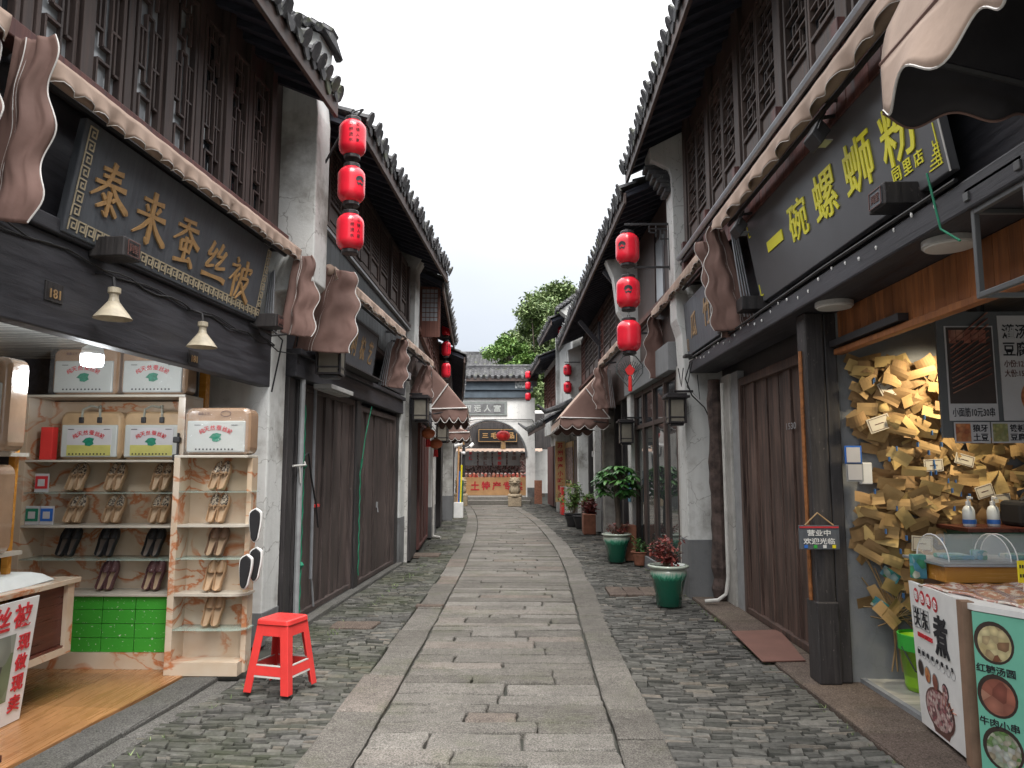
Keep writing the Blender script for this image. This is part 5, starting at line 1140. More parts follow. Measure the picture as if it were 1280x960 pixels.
sheetbox(FR1, h, 'lintel', 'black', .6, 9.28, .003, .36, 2.79, 2.94, bevel=.012)
sheetbox(FR1, h, 'lintel', 'black', .6, 9.28, .003, .16, 2.944, 3.06, bevel=.012)
sheetbox(FR1, h, 'ceiling', 'black', .6, 5.7, -2.4, -.002, 2.80, 2.855)
mb = MB(FR1); u = 1.0
while u < 5.58: w_ = min(R.uniform(.10, .125), 5.60 - u); mb.box(u + .0015, u + w_ - .0015, .004, .03, 2.50, 2.787); u += w_
mb.build('pine_fascia', X['orange'], h, bevel=.003); sheetbox(FR1, h, 'pine_trim', 'orange', 1.0, 5.60, .004, .07, 2.455, 2.498, bevel=.005)
sheetbox(FR1, h, 'shutter_rail', 'iron', 4.55, 5.60, .034, .10, 2.512, 2.56)
sheetbox(FR1, h, 'floor', 'floorG', 1.0, 5.72, -2.4, -.08, -.03, .06); sheetbox(FR1, h, 'threshold', 'cement', 1.0, 5.72, -.079, -.04, -.03, .066)
sheetbox(FR1, h, 'back_wall', 'greyboard', 1.0, 5.72, -2.5, -2.4, 0, 2.8); sheetbox(FR1, h, 'side_wall', 'cement', 5.68, 5.74, -2.4, .028, 0, 2.8)
sheetbox(FR1, h, 'door_post', 'blackz', 5.62, 5.79, .13, .275, .04, 2.79, bevel=.012); sheetbox(FR1, h, 'door_post', 'blackz', 5.63, 5.78, .03, .125, .04, 2.79, bevel=.01)
sheetbox(FR1, h, 'post_shoe', 'blackz', 5.60, 5.80, .12, .285, .036, .62, bevel=.01)
f, d = plank_door(FR1, h, 5.85, 8.33, -.02, .04, 2.60, 'doorR', .19, .09)
sheetbox(FR1, h, 'door_jamb', 'pvc', 8.36, 8.62, -.055, .02, .03, 2.7); sheetbox(FR1, h, 'old_wall', 'plasterN', 8.64, 9.05, -.055, .04, .03, 2.7)
mb = MB(FR1); prof = []
for i in range(22): z = .05 + i * .125; a = R.uniform(.065, .10); prof.append((a, z))
mb.lathe(prof, (9.02, .12, 0), 9); mb.build('old_post', X['oldbrick'], h)
tag(MB(FR1).tube([(5.70, .285, .62), (5.70, .287, 1.5), (5.70, .285, 2.5)], .016, 6).build('rusty_pipe', X['rust']), 'rust stained pipe running up the black post', 'pipe')
tag(MB(FR1).tube([(8.72, .10, 2.6), (8.72, .10, .35), (8.72, .13, .16), (8.74, .22, .09), (8.78, .36, .07)], .022, 8).build('drain_pipe', X['pvcw']), 'white drain pipe with curved foot beside the brown plank door', 'pipe')
# gable pillar R1 / R2
gable(FR1, h, 9.30, 9.70, [(-4, 0), (.42, 0), (.42, 2.9), (.44, 3.3), (.50, 3.5), (.52, 5.40), (.55, 5.5), (.78, 5.62), (.80, 5.78), (-1.6, 7.0), (-4, 5.9)])
sheetbox(FR1, h, 'plinth', 'grey', 9.29, 9.71, -.4, .427, 0, .72, bevel=.006)
mb = MB(FR1)                                               # carved bracket under the eave corner
for i in range(6): mb.box(9.34 + .01 * i, 9.66 - .01 * i, .52, .60 + .05 * i, 5.2 + .065 * i, 5.262 + .065 * i)
mb.build('corbel', X['tile'], h, bevel=.01)
# sign
p = Plane(FR1, 3.72, 6.86, .20, 3.14, .34, 3.98); s = thing('shop_sign', 'charcoal panel with large yellow 一碗螺蛳粉', 'sign', FR1.p(5.2, .2, 3.1)); p.panel(s, 'signR')
mb = MB()
for ch, u, w_, hh, z in (('一', 6.20, .38, .09, 3.54), ('碗', 5.66, .37, .31, 3.545), ('螺', 5.13, .38, .345, 3.545), ('蛳', 4.60, .39, .345, 3.545), ('粉', 4.09, .39, .345, 3.53)): p.text(mb, ch, u, z, hh, w_, .008, .008, .06)
for ch, u in (('同', 4.20), ('里', 4.08), ('店', 3.96)): p.text(mb, ch, u, 3.31, .085, .09, .01)
mb.build('lettering', X['yellow'], s); mb = MB()
for i in range(6): p.line(mb, [(3.77, 3.20 + i * .022), (3.89 - i * .018, 3.20 + i * .022)], .007); p.line(mb, [(3.80 + .01 * (i % 2), 3.20 + i * .022), (3.80 + .01 * (i % 2), 3.225 + i * .022)], .006)
p.line(mb, [(3.775, 3.20), (3.775, 3.42)], .007); mb.build('corner_ornament', X['yellow'], s); mb = MB(); p.line(mb, [(6.80, 3.20), (6.80, 3.30)], .012); p.line(mb, [(6.80, 3.20), (6.74, 3.20)], .012); p.line(mb, [(6.80, 3.86), (6.80, 3.76), (6.76, 3.76)], .012)
mb.build('corner_ornament', X['yellow'], s); mb = MB(); p.line(mb, [(3.72, 3.14), (3.72, 3.98)], .012); mb.build('edge_strip', X['pvcw'], s)
for u in (4.12, 6.88):
    b = MB(FR1).box(u - .10, u + .10, .14, .40, 3.07, 3.20).build('support_block', X['blackz'], s, bevel=.008)
    if u < 5:
        q = Plane(FR1, u - .08, u + .08, .402, 3.08, .402, 3.19); mb = MB(); q.rect(mb, u - .075, 3.082, u + .075, 3.188, .0, .003); mb.build('seal_face', X['signbd'], b); mb = MB(); q.line(mb, [(u - .07, 3.087), (u + .07, 3.087), (u + .07, 3.183), (u - .07, 3.183), (u - .07, 3.087)], .005, .004); q.text(mb, '同里', u, 3.135, .05, .09, 0, .006); mb.build('seal', X['brownink'], b)
for u, n, z, lb in ((4.72, .50, 3.80, 'black floodlight above the yellow lettering, nearer the big awning'), (6.55, .50, 3.78, 'black floodlight at the far top corner of the yellow lettered sign')):
    t = thing('spotlight', lb, 'lamp', FR1.p(u, n, z)); m = MB(FR1)
    m.hexa([(u - .08, n - .02, z - .10), (u + .08, n - .02, z - .10), (u + .08, n + .04, z - .02), (u - .08, n + .04, z - .02), (u - .08, n - .09, z), (u + .08, n - .09, z), (u + .08, n - .02, z + .09), (u - .08, n - .02, z + .09)]); m.build('housing', X['iron'], t, bevel=.008)
    MB(FR1).bar((u - .06, n - .06, z - .058), (u + .06, n - .06, z - .058), .09, .006).build('lens', X['paneW'], t); m = MB(FR1); m.tube([(u - .09, n, z), (u - .09, n - .05, z + .12), (u + .09, n - .05, z + .12), (u + .09, n, z)], .008, 5); m.bar((u, n - .05, z + .12), (u, n - .22, z + .14), .02); m.build('yoke', X['iron'], t)
for u, lb in ((3.80, 'round white ceiling light under the lintel near the hanging frame lantern'), (5.26, 'round white ceiling light under the lintel near the black post')):
    c = FR1.p(u, .19, 2.745); t = thing('ceiling_light', lb, 'lamp', c, 'round surface lights under the lintel'); m = MB(); m.lathe([(.122, .008), (.13, .012), (.13, .043)], c, 32); m.build('rim', X['ledrim'], t, smooth=False); m = MB(); m.lathe([(.118, 0), (.121, .0075)], c, 32); m.build('diffuser', X['led'], t)
mb = MB(FR1)
for i in range(26): u = 3.6 + i * .21; mb.lathe([(.004, -.012), (.008, 0), (.005, .012)], (u, .365 + .006 * math.sin(i * 2), 2.90 + .03 * math.sin(i * 1.3)), 6)
tag(mb.build('light_string', X['white']), 'string of tiny white lights along the lintel edge', 'light string')
mb = MB(FR1); mb.tube([(3.4, .37, 2.955), (5.0, .372, 2.965), (7.0, .37, 2.95), (9.2, .372, 2.96)], .012, 6); tag(mb.build('power_cable', X['cable']), 'black cables lying along the lintel over the brown doors', 'cable')
t = roll_awning(FR1, 'roll awning below the red brown planks above the yellow lettering', 2.2, 7.15, .50, 4.02, .15, .06, .32); flap(FR1, t, 7.12, (.50, 3.97), (.30, 2.98), waves=3.5, w0=.16, w1=.42, skew=-.08); arms(FR1, t, 7.0, (.42, 3.9), (.26, 3.05), 4)
t = roll_awning(FR1, 'roll awning with ragged edge above the small bamboo sign', 7.35, 10.9, .50, 3.90, .14); flap(FR1, t, 7.36, (.56, 3.92), (.26, 2.96), waves=3, w0=.16, w1=.28, skew=.1); flap(FR1, t, 10.7, (.48, 3.80), (.26, 2.95), waves=3, w0=.2, w1=.55, skew=-.15); arms(FR1, t, 10.4, (.4, 3.75), (.24, 2.9), 4)
p = Plane(FR1, 7.25, 9.24, .38, 3.00, .42, 3.66); s = thing('shop_sign', 'brown grey board with gold 竹瓜 above the brown plank doors', 'sign', FR1.p(8.2, .4, 3.0)); p.panel(s, 'signbd'); mb = MB()
p.text(mb, '瓜', 8.78, 3.32, .30, .30, .012, .006, .1); p.text(mb, '竹', 8.12, 3.35, .32, .32, .012, .006, .1); p.text(mb, '居', 7.5, 3.35, .32, .32, .012, .006, .1); q = [(9.12, 3.06), (9.18, 3.06), (9.18, 3.20), (9.12, 3.20), (9.12, 3.06)]; p.line(mb, q, .008); mb.build('lettering', X['goldD'], s)
for u in (7.4, 9.1): MB(FR1).box(u - .08, u + .08, .14, .46, 2.965, 3.0).build('support_block', X['blackz'], s, bevel=.008)
t = thing('wire_spool', 'tiny white plate on the brown door edge', 'plate', FR1.p(6.05, .03, 1.8)); MB(FR1).box(5.98, 6.08, .052, .06, 1.80, 1.91).build('plate', X['pvcw'], t, bevel=.002); m = MB(); put_text(m, '门牌', FR1.p(6.03, .061, 1.855), Vector((0, -1, 0)), Vector((0, 0, 1)), .03, .07); m.build('digits', X['ink'], t)
t['label'] = 'small white plate fixed on the edge of the brown plank door'; t.name = 'door_plate'
m = MB(FR1); m.box(5.98, 6.02, .012, .03, 1.12, 1.24); m.tube([(6.0, .035, 1.12), (6.0, .05, 1.16), (6.0, .035, 1.20)], .006, 5); m.build('hasp', X['iron'], d)
m = MB(); put_text(m, '1530', FR1.p(6.75, .006, 1.98), Vector((0, -1, 0)), Vector((0, 0, 1)), .06, .24, 0, .002); m.build('chalk_mark', X['pvc'], d)
# open / welcome board on the post
p = Plane(FR1, 5.575, 5.61, .1, 1, .1, 1.1)
def facing_board(name, lab, cat, x0, x1, y, z0, z1, mat, th=.012, root=None):
    t = thing(name, lab, cat, ((x0 + x1) / 2, y, z0)); o = MB().box(x0, x1, y, y + th, z0, z1).build('board', X[mat], t, bevel=.002); return t
RT, UP = Vector((1, 0, 0)), Vector((0, 0, 1))
t = facing_board('hanging_board', 'small dark board reading 营业中 欢迎光临 hung on the black post', 'sign', 1.995, 2.29, 5.56, 1.005, 1.18, 'signbd')
m = MB(); put_text(m, '营业中', Vector((2.14, 5.558, 1.125)), RT, UP, .045, .17, .02, .002); put_text(m, '欢迎光临', Vector((2.14, 5.558, 1.065)), RT, UP, .045, .23, .02, .002); m.build('lettering', X['white'], t)
for i, mt in enumerate(('blue', 'limeD', 'white', 'tagy')): MB().box(2.03 + i * .068, 2.055 + i * .068, 5.556, 5.5595, 1.015, 1.038).build('icon', X[mt], t)
MB().box(2.0, 2.285, 5.556, 5.5595, 1.160, 1.172).build('red_strip', X['redink'], t); MB().tube([(2.04, 5.562, 1.18), (2.14, 5.575, 1.27), (2.25, 5.562, 1.18)], .006, 5).build('string', X['jute'], t)
for x, z, mt, lb in ((2.36, 1.63, 'blue', 'blue bordered blank sticker on the wall beside the post'), (2.365, 1.50, 'pvc', 'white blank sticker below the blue bordered one')):
    t = thing('sticker', lb, 'sticker', (x + .05, 5.6, z)); MB().box(x, x + .125, 5.562, 5.568, z, z + .135).build('border', X[mt], t); MB().box(x + .012, x + .113, 5.5585, 5.5615, z + .012, z + .123).build('blank_label', X['cardw'], t)
tag(MB().box(2.47, 2.56, 5.57, 5.60, 1.48, 1.64).build('card_machine', X['white'], bevel=.006), 'white device hanging beside the two stickers', 'device')
# notes pinned on the side wall
def note_mesh(L, W, curl, fold, seed):
    r = random.Random(seed); m = MB()
    def fn(a, b):
        x = (a - .5) * L; z = (b - .5) * W; y = -curl * math.sin(math.pi * a) - fold * (max(0, a - .6) ** 2) * 3 + .012 * math.sin(b * 3 + seed) * a; return (x, y - .01 * b, z)
    return m.grid(fn, 7, 3)
protos = []
for i in range(12):
    mt = ('paper', 'paperY', 'paper', 'paperD')[i % 4]; me = note_mesh(R.uniform(.14, .22), R.uniform(.06, .095), R.uniform(-.010, .026), R.uniform(-.02, .045), i).mesh('paper_note', X[mt], recalc=False); protos.append(me)
def dens(x, z):
    e = .42 + .25 * noise.noise(Vector((x * 2.2, z * 2.2, 9)))
    if z > 1.95: e += .15
    if z < .95: e -= .25 + (.95 - z) * .5
    if x < 2.50: e -= .3
    return e
cnt = 0; tries = 0
while cnt < 296 and tries < 9000:
    tries += 1; x = R.uniform(2.45, 3.74); z = R.uniform(.52, 2.40)
    if x > 2.95 and z < .78 or (x < 2.62 and 1.42 < z < 1.82): continue
    if R.random() > dens(x, z) + .25: continue
    o = bpy.data.objects.new('paper_note', protos[R.randrange(12)]); COL.objects.link(o)
    o.location = (x, 5.655 - R.uniform(0.005, .11), z); o.rotation_euler = (R.uniform(-.38, .3), R.gauss(.15, .5), R.uniform(-.45, .45))
    o['label'] = 'kraft paper note pinned to the crowded note wall in the snack shop'; o['category'] = 'paper note'; o['group'] = 'kraft notes pinned on the shop wall'; cnt += 1
m = MB(); n2 = 0
while n2 < 330:
    x = R.uniform(2.47, 3.76); z = R.uniform(.6, 2.42)
    if x > 2.95 and z < .85 or (x < 2.60 and 1.42 < z < 1.82) or R.random() > dens(x, z) + .3: continue
    me = protos[R.randrange(12)]; M4 = Matrix.Translation((x, 5.668 - R.uniform(0, .03), z)) @ Matrix.Rotation(R.gauss(.1, .5), 4, 'Y') @ Matrix.Rotation(R.uniform(-.3, .3), 4, 'X')
    m.raw([M4 @ v.co for v in me.vertices], [tuple(f.vertices) for f in me.polygons]); n2 += 1
o = m.build('paper_note_layer', X['paperD'], recalc=False); o['kind'] = 'stuff'; o['label'] = 'under layer of many more kraft notes on the snack shop wall'; o['category'] = 'paper notes'
for i, (x, z, a, w_, hh) in enumerate(((2.72, 2.20, -.45, .17, .13), (2.62, 1.93, -.32, .17, .11), (3.00, 1.62, -.05, .14, .09), (3.23, 1.66, .28, .14, .08), (2.88, 1.05, .06, .15, .11), (3.36, 1.43, -.3, .13, .09), (3.48, 1.36, -.1, .13, .1))):
    w0 = ('topmost', 'upper left', 'middle', 'upper right of the middle', 'lowest', 'right', 'far right')[i]
    t = thing('card', f'cream certificate card with dark border on the note wall, {w0} one', 'card', (x, 5.56, z), 'cream cards on the note wall'); m = MB(); m.box(x - w_ / 2, x + w_ / 2, 5.545, 5.548, z - hh / 2, z + hh / 2)
    M2 = Matrix.Rotation(a, 3, 'Y'); c = Vector((x, 5.545, z)); m.v = [c + M2 @ (v - c) for v in m.v]; m.build('paper', X['cream'], t); m = MB()
    for a0, b0, a1, b1 in ((-.44, -.42, .44, -.39), (-.44, .39, .44, .42), (-.44, -.39, -.42, .39), (.42, -.39, .44, .39), (-.2, -.03, .2, .02)): m.box(x + a0 * w_, x + a1 * w_, 5.5435, 5.5448, z + b0 * hh, z + b1 * hh)
    m.v = [c + M2 @ (v - c) for v in m.v]; m.build('print', X['brownink'], t)
t = thing('card', 'dark maroon card with yellow round mark on the note wall', 'card', (3.16, 5.55, 2.12)); MB().box(3.10, 3.22, 5.55, 5.553, 2.05, 2.20).build('paper', X['brownink'], t); m = MB(); m.raw([Vector((3.16 + .03 * math.cos(i * .5), 5.548, 2.145 + .03 * math.sin(i * .5))) for i in range(12)], [tuple(range(12))]); m.build('print', X['yellow'], t)
for x, z, lb in ((2.66, .82, 'lower'), (2.58, .60, 'lowest')):
    m = MB(); m.box(x - .07, x + .07, 5.59, 5.592, z - .035, z + .035); M2 = Matrix.Rotation(.6, 3, 'Y'); c = Vector((x, 5.59, z)); m.v = [c + M2 @ (v - c) for v in m.v]; tag(m.build('postcard', X['tinted']), f'{lb} colourful postcard on the note wall among kraft notes', 'postcard')
m = MB()
for i in range(46): x = R.uniform(2.52, 3.5); z = R.uniform(.55, 2.35); m.box(x - .003, x + .003, 5.53, 5.555, z - .015, z + .02)
o = tag(m.build('pegs', X['pegs']), 'tiny clothes pegs holding the kraft notes', 'pegs'); o['kind'] = 'stuff'
m = MB()
for i in range(9): m.tube([(2.48 + .05 * (i % 3), 5.66, 1.0 - .07 * i), (2.70 + R.uniform(-.03, .03), 5.64, .52 + R.uniform(-.05, .05)), (3.0 + .03 * i, 5.66, .25 + .09 * i)], .005, 4)
for i in range(5): m.tube([(2.66 + .04 * i, 5.65, .12), (2.69 + R.uniform(-.02, .02), 5.63, .4), (2.72, 5.64, .58), (2.55 + .12 * i, 5.66, 1.1)], .006, 4)
tag(m.build('string_net', X['jute']), 'knotted jute strings hanging below the kraft notes', 'string')
lp = bpy.data.lights.new('shop_lamp', 'SPOT'); lp.energy = 26; lp.color = (1, .84, .58); lp.spot_size = rad(112); lp.spot_blend = .8; lp.shadow_soft_size = .08
c = Vector((3.15, 5.16, 2.62)); t = thing('downlight', 'small warm downlight under the snack shop ceiling', 'lamp', c); m = MB(); m.lathe([(.05, 0), (.055, .10), (.03, .17)], c, 16, close=False); m.build('shade', X['iron'], t); m = MB(); m.lathe([(.038, .01), (.04, .02)], c, 14); m.build('lens', X['led'], t)
lo = bpy.data.objects.new('shop_lamp', lp); COL.objects.link(lo); lo.location = c + Vector((0, 0, -.02)); lo.rotation_euler = (Vector((2.95, 5.75, 1.45)) - c).to_track_quat('-Z', 'Y').to_euler()
# menu board hung over the counter
t = facing_board('menu_board', 'grey hanging menu board with two food pictures and prices', 'sign', 2.78, 3.75, 5.0, 1.80, 2.66, 'greyboard', .02)
m = MB(); m.box(2.83, 3.155, 4.994, 4.999, 1.915, 2.56); m.build('picture_frame', X['cardw'], t); MB().box(2.84, 3.145, 4.990, 4.9935, 2.03, 2.55).build('picture', X['d_dark'], t)
m = MB()
for i in range(11): a = 2.10 + i * .034; m.bar((2.86, 4.985, a), (3.12, 4.985, a + .13 + .008 * i), .017, .006)
m.build('skewer_picture', X['d_red'], t); m = MB(); [m.box(2.855 + i * .05, 2.90 + i * .05, 4.9855, 4.9895, 2.44 + .02 * (i % 2), 2.53) for i in range(5)]; m.build('dish_picture', X['d_red'], t)
m = MB(); put_text(m, '小面筋10元30串', Vector((2.99, 4.993, 1.972)), RT, UP, .062, .28, .006, .002)
put_text(m, '灌汤', Vector((3.30, 4.993, 2.52)), RT, UP, .10, .17, .012, .002); put_text(m, '豆腐', Vector((3.30, 4.993, 2.40)), RT, UP, .10, .17, .012, .002); m.build('black_lettering', X['ink'], t)
MB().box(3.19, 3.72, 4.994, 4.999, 1.915, 2.63).build('picture_frame', X['cardw'], t)
m = MB(); put_text(m, '小份:12元', Vector((3.30, 4.993, 2.30)), RT, UP, .05, .17, .01, .002); put_text(m, '大份:15元', Vector((3.30, 4.993, 2.235)), RT, UP, .05, .17, .01, .002); m.build('brown_lettering', X['brownink'], t)
def disc(m, cx_, cz, r, y, sq=1.0, n=28): m.raw([Vector((cx_ + r * math.cos(2 * math.pi * i / n), y, cz + r * sq * math.sin(2 * math.pi * i / n))) for i in range(n)], [tuple(range(n))])
m = MB(); disc(m, 3.50, 2.40, .13, 4.9925); disc(m, 3.45, 2.07, .14, 4.9925); m.build('dish_picture', X['d_orange'], t); m = MB(); disc(m, 3.48, 2.46, .07, 4.9905); disc(m, 3.42, 2.10, .05, 4.9905); m.build('herb_picture', X['d_green'], t)
for i, (tx1, tx2, mt) in enumerate((('狼牙', '土豆', 'd_orange'), ('铁板', '豆腐', 'd_green'), ('鱿鱼', '须', 'd_pink'))):
    x = 2.85 + i * .245; s = MB().box(x, x + .235, 4.985, 4.9895, 1.765, 1.905).build('price_card', X['cardw'], t); MB().box(x + .008, x + .105, 4.981, 4.9845, 1.775, 1.895).build('picture', X[mt], s)
    m = MB(); put_text(m, tx1, Vector((x + .17, 4.984, 1.865)), RT, UP, .05, .10, .02, .002); put_text(m, tx2, Vector((x + .17, 4.984, 1.805)), RT, UP, .05, .10, .02, .002); m.build('lettering', X['ink'], s)
m = MB()
for x in (2.85, 3.70): m.tube([(x, 5.01, 2.66), (x, 5.01, 2.80)], .006, 5)
m.build('hanger', X['iron'], t)
# counter: white poster board along the front, green poster turned to the corner
t = thing('snack_counter', 'snack counter with white and mint food posters and clear covered top', 'counter', Vector((2.8, 4.1, .06)))
PC = Fr(2.397, .11, 'R'); PC.o = Vector((2.36, 4.45, 0)) - PC.u * 4.45; p = Plane(PC, 4.10, 4.735, .0, .065, .03, .905, .02)
ps = thing('poster', 'white poster board reading 特色美食 关东煮 on the counter front', 'poster', PC.p(4.4, .02, .065)); p.panel(ps, 'white', 'board', .001)
m = MB()
for i, ch in enumerate('特色美食'):
    u = 4.63 - i * .085; z = .835 - i * .004; m.raw([p.at(u + .036 * math.cos(k * .45), z + .044 * math.sin(k * .45), .002) for k in range(14)], [tuple(range(14))])
m.build('red_disc', X['redink'], ps); m = MB(); [p.text(m, ch, 4.63 - i * .085, .835 - i * .004, .05, .045, .012, .004) for i, ch in enumerate('特色美食')]; m.build('white_lettering', X['white'], ps)
m = MB(); brush_u = ((4.64, '关'), (4.53, '东')); [p.text(m, ch, u, .705, .11, .08, .0) for u, ch in brush_u]; p.text(m, '煮', 4.33, .655, .23, .18, .02)
for i in range(8): p.text(m, '招牌美味小吃多多'[i], 4.66 - i * .062, .50, .026, .024)
m.build('black_lettering', X['ink'], ps)
m = MB(); [p.line(m, [(a, .645), (b, .645), (b, .765), (a, .765), (a, .645)], .0014) for a, b in ((4.587, 4.69), (4.475, 4.585))]
for i in range(8): m.tube([tuple(p.at(4.66 - i * .062 + .027 * math.cos(k * .524), .50 - i * .004 + .027 * math.sin(k * .524), .002)) for k in range(13)], .0012, 4)
m.build('line_print', X['pvc'], ps); m = MB(); p.text(m, 'LILITED SPECIALS', 4.55, .605, .026, .20, 0); m.build('red_lettering', X['redink'], ps)
for u, z, mt in ((4.66, .405, 'd_dark'), (4.57, .385, 'd_orange'), (4.47, .37, 'd_red'), (4.35, .345, 'd_pink')):
    m = MB(); m.raw([p.at(u + .042 * math.cos(k * .4), z + .05 * math.sin(k * .4), .002) for k in range(16)], [tuple(range(16))]); m.build('dish_rim', X['ink'] if mt == 'd_pink' else X['pvc'], ps); m = MB(); m.raw([p.at(u + .036 * math.cos(k * .4), z + .043 * math.sin(k * .4), .004) for k in range(16)], [tuple(range(16))]); m.build('dish_picture', X[mt], ps)
m = MB(); m.raw([p.at(4.45 + .19 * math.cos(k * .25), .215 + .125 * math.sin(k * .25), .002) for k in range(25)], [tuple(range(25))]); m.raw([p.at(u, z, .001) for u, z in ((4.62, .19), (4.28, .19), (4.36, .08), (4.54, .08))], [(0, 1, 2, 3)]); m.build('bowl_picture', X['brownink'], ps)
m = MB(); m.raw([p.at(4.45 + .172 * math.cos(k * .25), .218 + .108 * math.sin(k * .25), .004) for k in range(25)], [tuple(range(25))]); m.build('hotpot_picture', X['d_pink'], ps)
m = MB(); [m.tube([tuple(p.at(4.40 - i * .03, .26, .003)), tuple(p.at(4.37 - i * .035, .345 - i * .02, .003))], .002, 4) for i in range(5)]; m.build('skewer_print', X['orangeL'], ps)
MB(PC).box(4.03, 4.098, -.03, .03, .06, .90).build('corner_board', X['brownboard'], t)
G0, G1 = Vector((2.305, 3.99, 0)), Vector((2.765, 3.18, 0))
class PG:                                                  # mint poster plane
    r = (G1 - G0).normalized(); u = Vector((0, 0, 1)); n = r.cross(u).normalized()
    def at(s, a, z, o=0): return G0 + s.r * a + Vector((0, 0, z)) + s.n * o
g = PG(); L = (G1 - G0).length; gp = thing('poster', 'mint green poster with six pictured dishes on the counter corner', 'poster', g.at(L / 2, .06))
m = MB(); m.raw([g.at(a, z, o) for o in (-.015, 0) for a, z in ((0, .062), (L, .062), (L, .86), (0, .86))], [(3, 2, 1, 0), (4, 5, 6, 7), (0, 1, 5, 4), (1, 2, 6, 5), (2, 3, 7, 6), (3, 0, 4, 7)]); m.build('board', X['mint'], gp)
def gd(a, z, ra, rz, o): m = MB(); m.raw([g.at(a + ra * math.cos(k * .25), z + rz * math.sin(k * .25), o) for k in range(25)], [tuple(range(25))]); return m
for a, z, mt, tx, rim in ((.10, .72, 'd_egg', '红糖汤圆', 'd_dark'), (.10, .46, 'd_red', '牛肉小串', 'd_dark'), (.11, .21, 'd_white', 'K乡凉粉', 'd_dark'), (.37, .71, 'd_rice', '酒酿小圆子', 'd_dark'), (.38, .45, 'd_rice', '牛肉炒饭', 'white'), (.39, .20, 'd_white', '牛肉拌面', 'redink')):
    gd(a, z, .098, .105, .001).build('dish_rim', X[rim], gp); gd(a + .004, z - .004, .082 if mt != 'd_rice' else .07, .088 if mt != 'd_rice' else .07, .003).build('dish_picture', X[mt], gp)
    m = MB(); put_text(m, tx, g.at(a + .0, z - .135, .001), g.r, g.u, .042, .19 if len(tx) < 5 else .22, .014, .002); m.build('lettering', X['ink'], gp)
# counter top and the wrapped trays
m = MB(); o = [(2.31, 4.08), (2.31, 3.98), (2.78, 3.1), (3.9, 3.1), (3.9, 4.60), (2.45, 4.60)]; m.prism([(x, y, .865) for x, y in o], [(x, y, .895) for x, y in o]); m.build('counter_top', X['white'], t)
m = MB(); o = [(2.43, 4.10), (2.46, 3.98), (2.88, 3.25), (3.85, 3.25), (3.85, 4.55), (2.52, 4.55)]; m.prism([(x, y, .062) for x, y in o], [(x, y, .864) for x, y in o]); m.build('cabinet', X['brownboard'], t)
def tf(a, b): x = 2.42 + 1.1 * b; y = 4.55 - 1.35 * a - .0 * b + .55 * b * 0; return (max(x, 2.42), y - .10 * b, .905 + .045 * b + .008 * math.sin(a * 23 + b * 9) + .006 * math.sin(b * 31))
m = MB(); m.grid(lambda a, b: (2.33 + .75 * b + .26 * a, 4.56 - 1.15 * a - .15 * b, .90 + .05 * b + .006 * math.sin(a * 26 + b * 9) + .005 * math.sin(b * 31 + a * 5)), 40, 24); tag(m.build('tray_cover', X['tray'], smooth=True, solid=.012), 'crumpled clear film over a red patterned tray on the counter', 'tray')
t = thing('display_case', 'honey coloured wooden case with clear domes on the counter', 'case', Vector((2.95, 4.85, .90)))
MB().box(2.55, 3.7, 4.66, 5.1, .90, 1.00).build('case_body', X['honey'], t, bevel=.008); MB().box(2.52, 3.72, 4.62, 5.12, 1.002, 1.02).build('steel_rim', X['steel'], t, bevel=.004)
for x0, x1 in ((2.60, 2.98), (3.02, 3.42)):
    m = MB(); n = 12; prof = [(4.70 + .19 - .19 * math.cos(math.pi * i / n), 1.022 + .155 * math.sin(math.pi * i / n)) for i in range(n + 1)]
    m.grid(lambda a, b: (x0 + (x1 - x0) * a, *prof[int(round(b * n))]), 1, n)
    for x in (x0, x1): m.face(*[(x, y, z) for y, z in prof])
    m.build('clear_dome', X['dome'], t, smooth=False); m = MB(); m.box(x0 + .05, x0 + .22, 4.8, 4.98, 1.022, 1.05); m.box(x0 + .24, x0 + .30, 4.8, 4.9, 1.022, 1.08); m.build('packets', X['tinted'], t, bevel=.01); [MB().tube([(x, y, z) for y, z in prof], .004, 4).build('dome_edge', X['white'], t) for x in (x0, x1)]
t = thing('price_tag', 'yellow plastic price tag clipped to the counter front', 'tag', Vector((2.72, 4.22, .93))); MB().box(2.705, 2.775, 4.215, 4.225, .97, 1.09).build('card', X['tagy'], t, bevel=.003); MB().tube([(2.74, 4.222, .925), (2.74, 4.222, .97)], .008, 6).build('stem', X['white'], t); m = MB(); [m.box(2.712 + i * .014, 2.720 + i * .014, 4.2125, 4.2145, z, z + .018) for i in range(4) for z in (1.0, 1.05)]; m.build('print', X['ink'], t)
t = thing('table', 'dark green table with wooden top behind the display case', 'table', Vector((3.4, 5.35, .06))); MB().box(3.02, 4.2, 5.2, 5.6, 1.16, 1.19).build('table_top', X['cherry'], t, bevel=.004); MB().box(3.06, 4.2, 5.23, 5.58, .063, 1.158).build('body', X['greentab'], t)
for x, lb in ((3.10, 'clear pump bottle with blue label, left on the green table'), (3.27, 'clear pump bottle with blue label, next to the black speaker')):
    c = Vector((x, 5.32, 1.191)); t = thing('pump_bottle', lb, 'bottle', c); m = MB(); m.lathe([(.036, 0), (.04, .01), (.04, .11), (.03, .135), (.012, .15)], c, 16); m.build('bottle', X['soap'], t, smooth=True); m = MB(); m.lathe([(.016, .15), (.016, .175), (.006, .178), (.006, .20)], c, 10); m.bar((x, 5.32, 1.395), (x, 5.27, 1.39), .014); m.build('pump', X['white'], t); m = MB(); m.lathe([(.0412, .02), (.0412, .05)], c, 16, close=False); m.build('label_band', X['blue'], t)
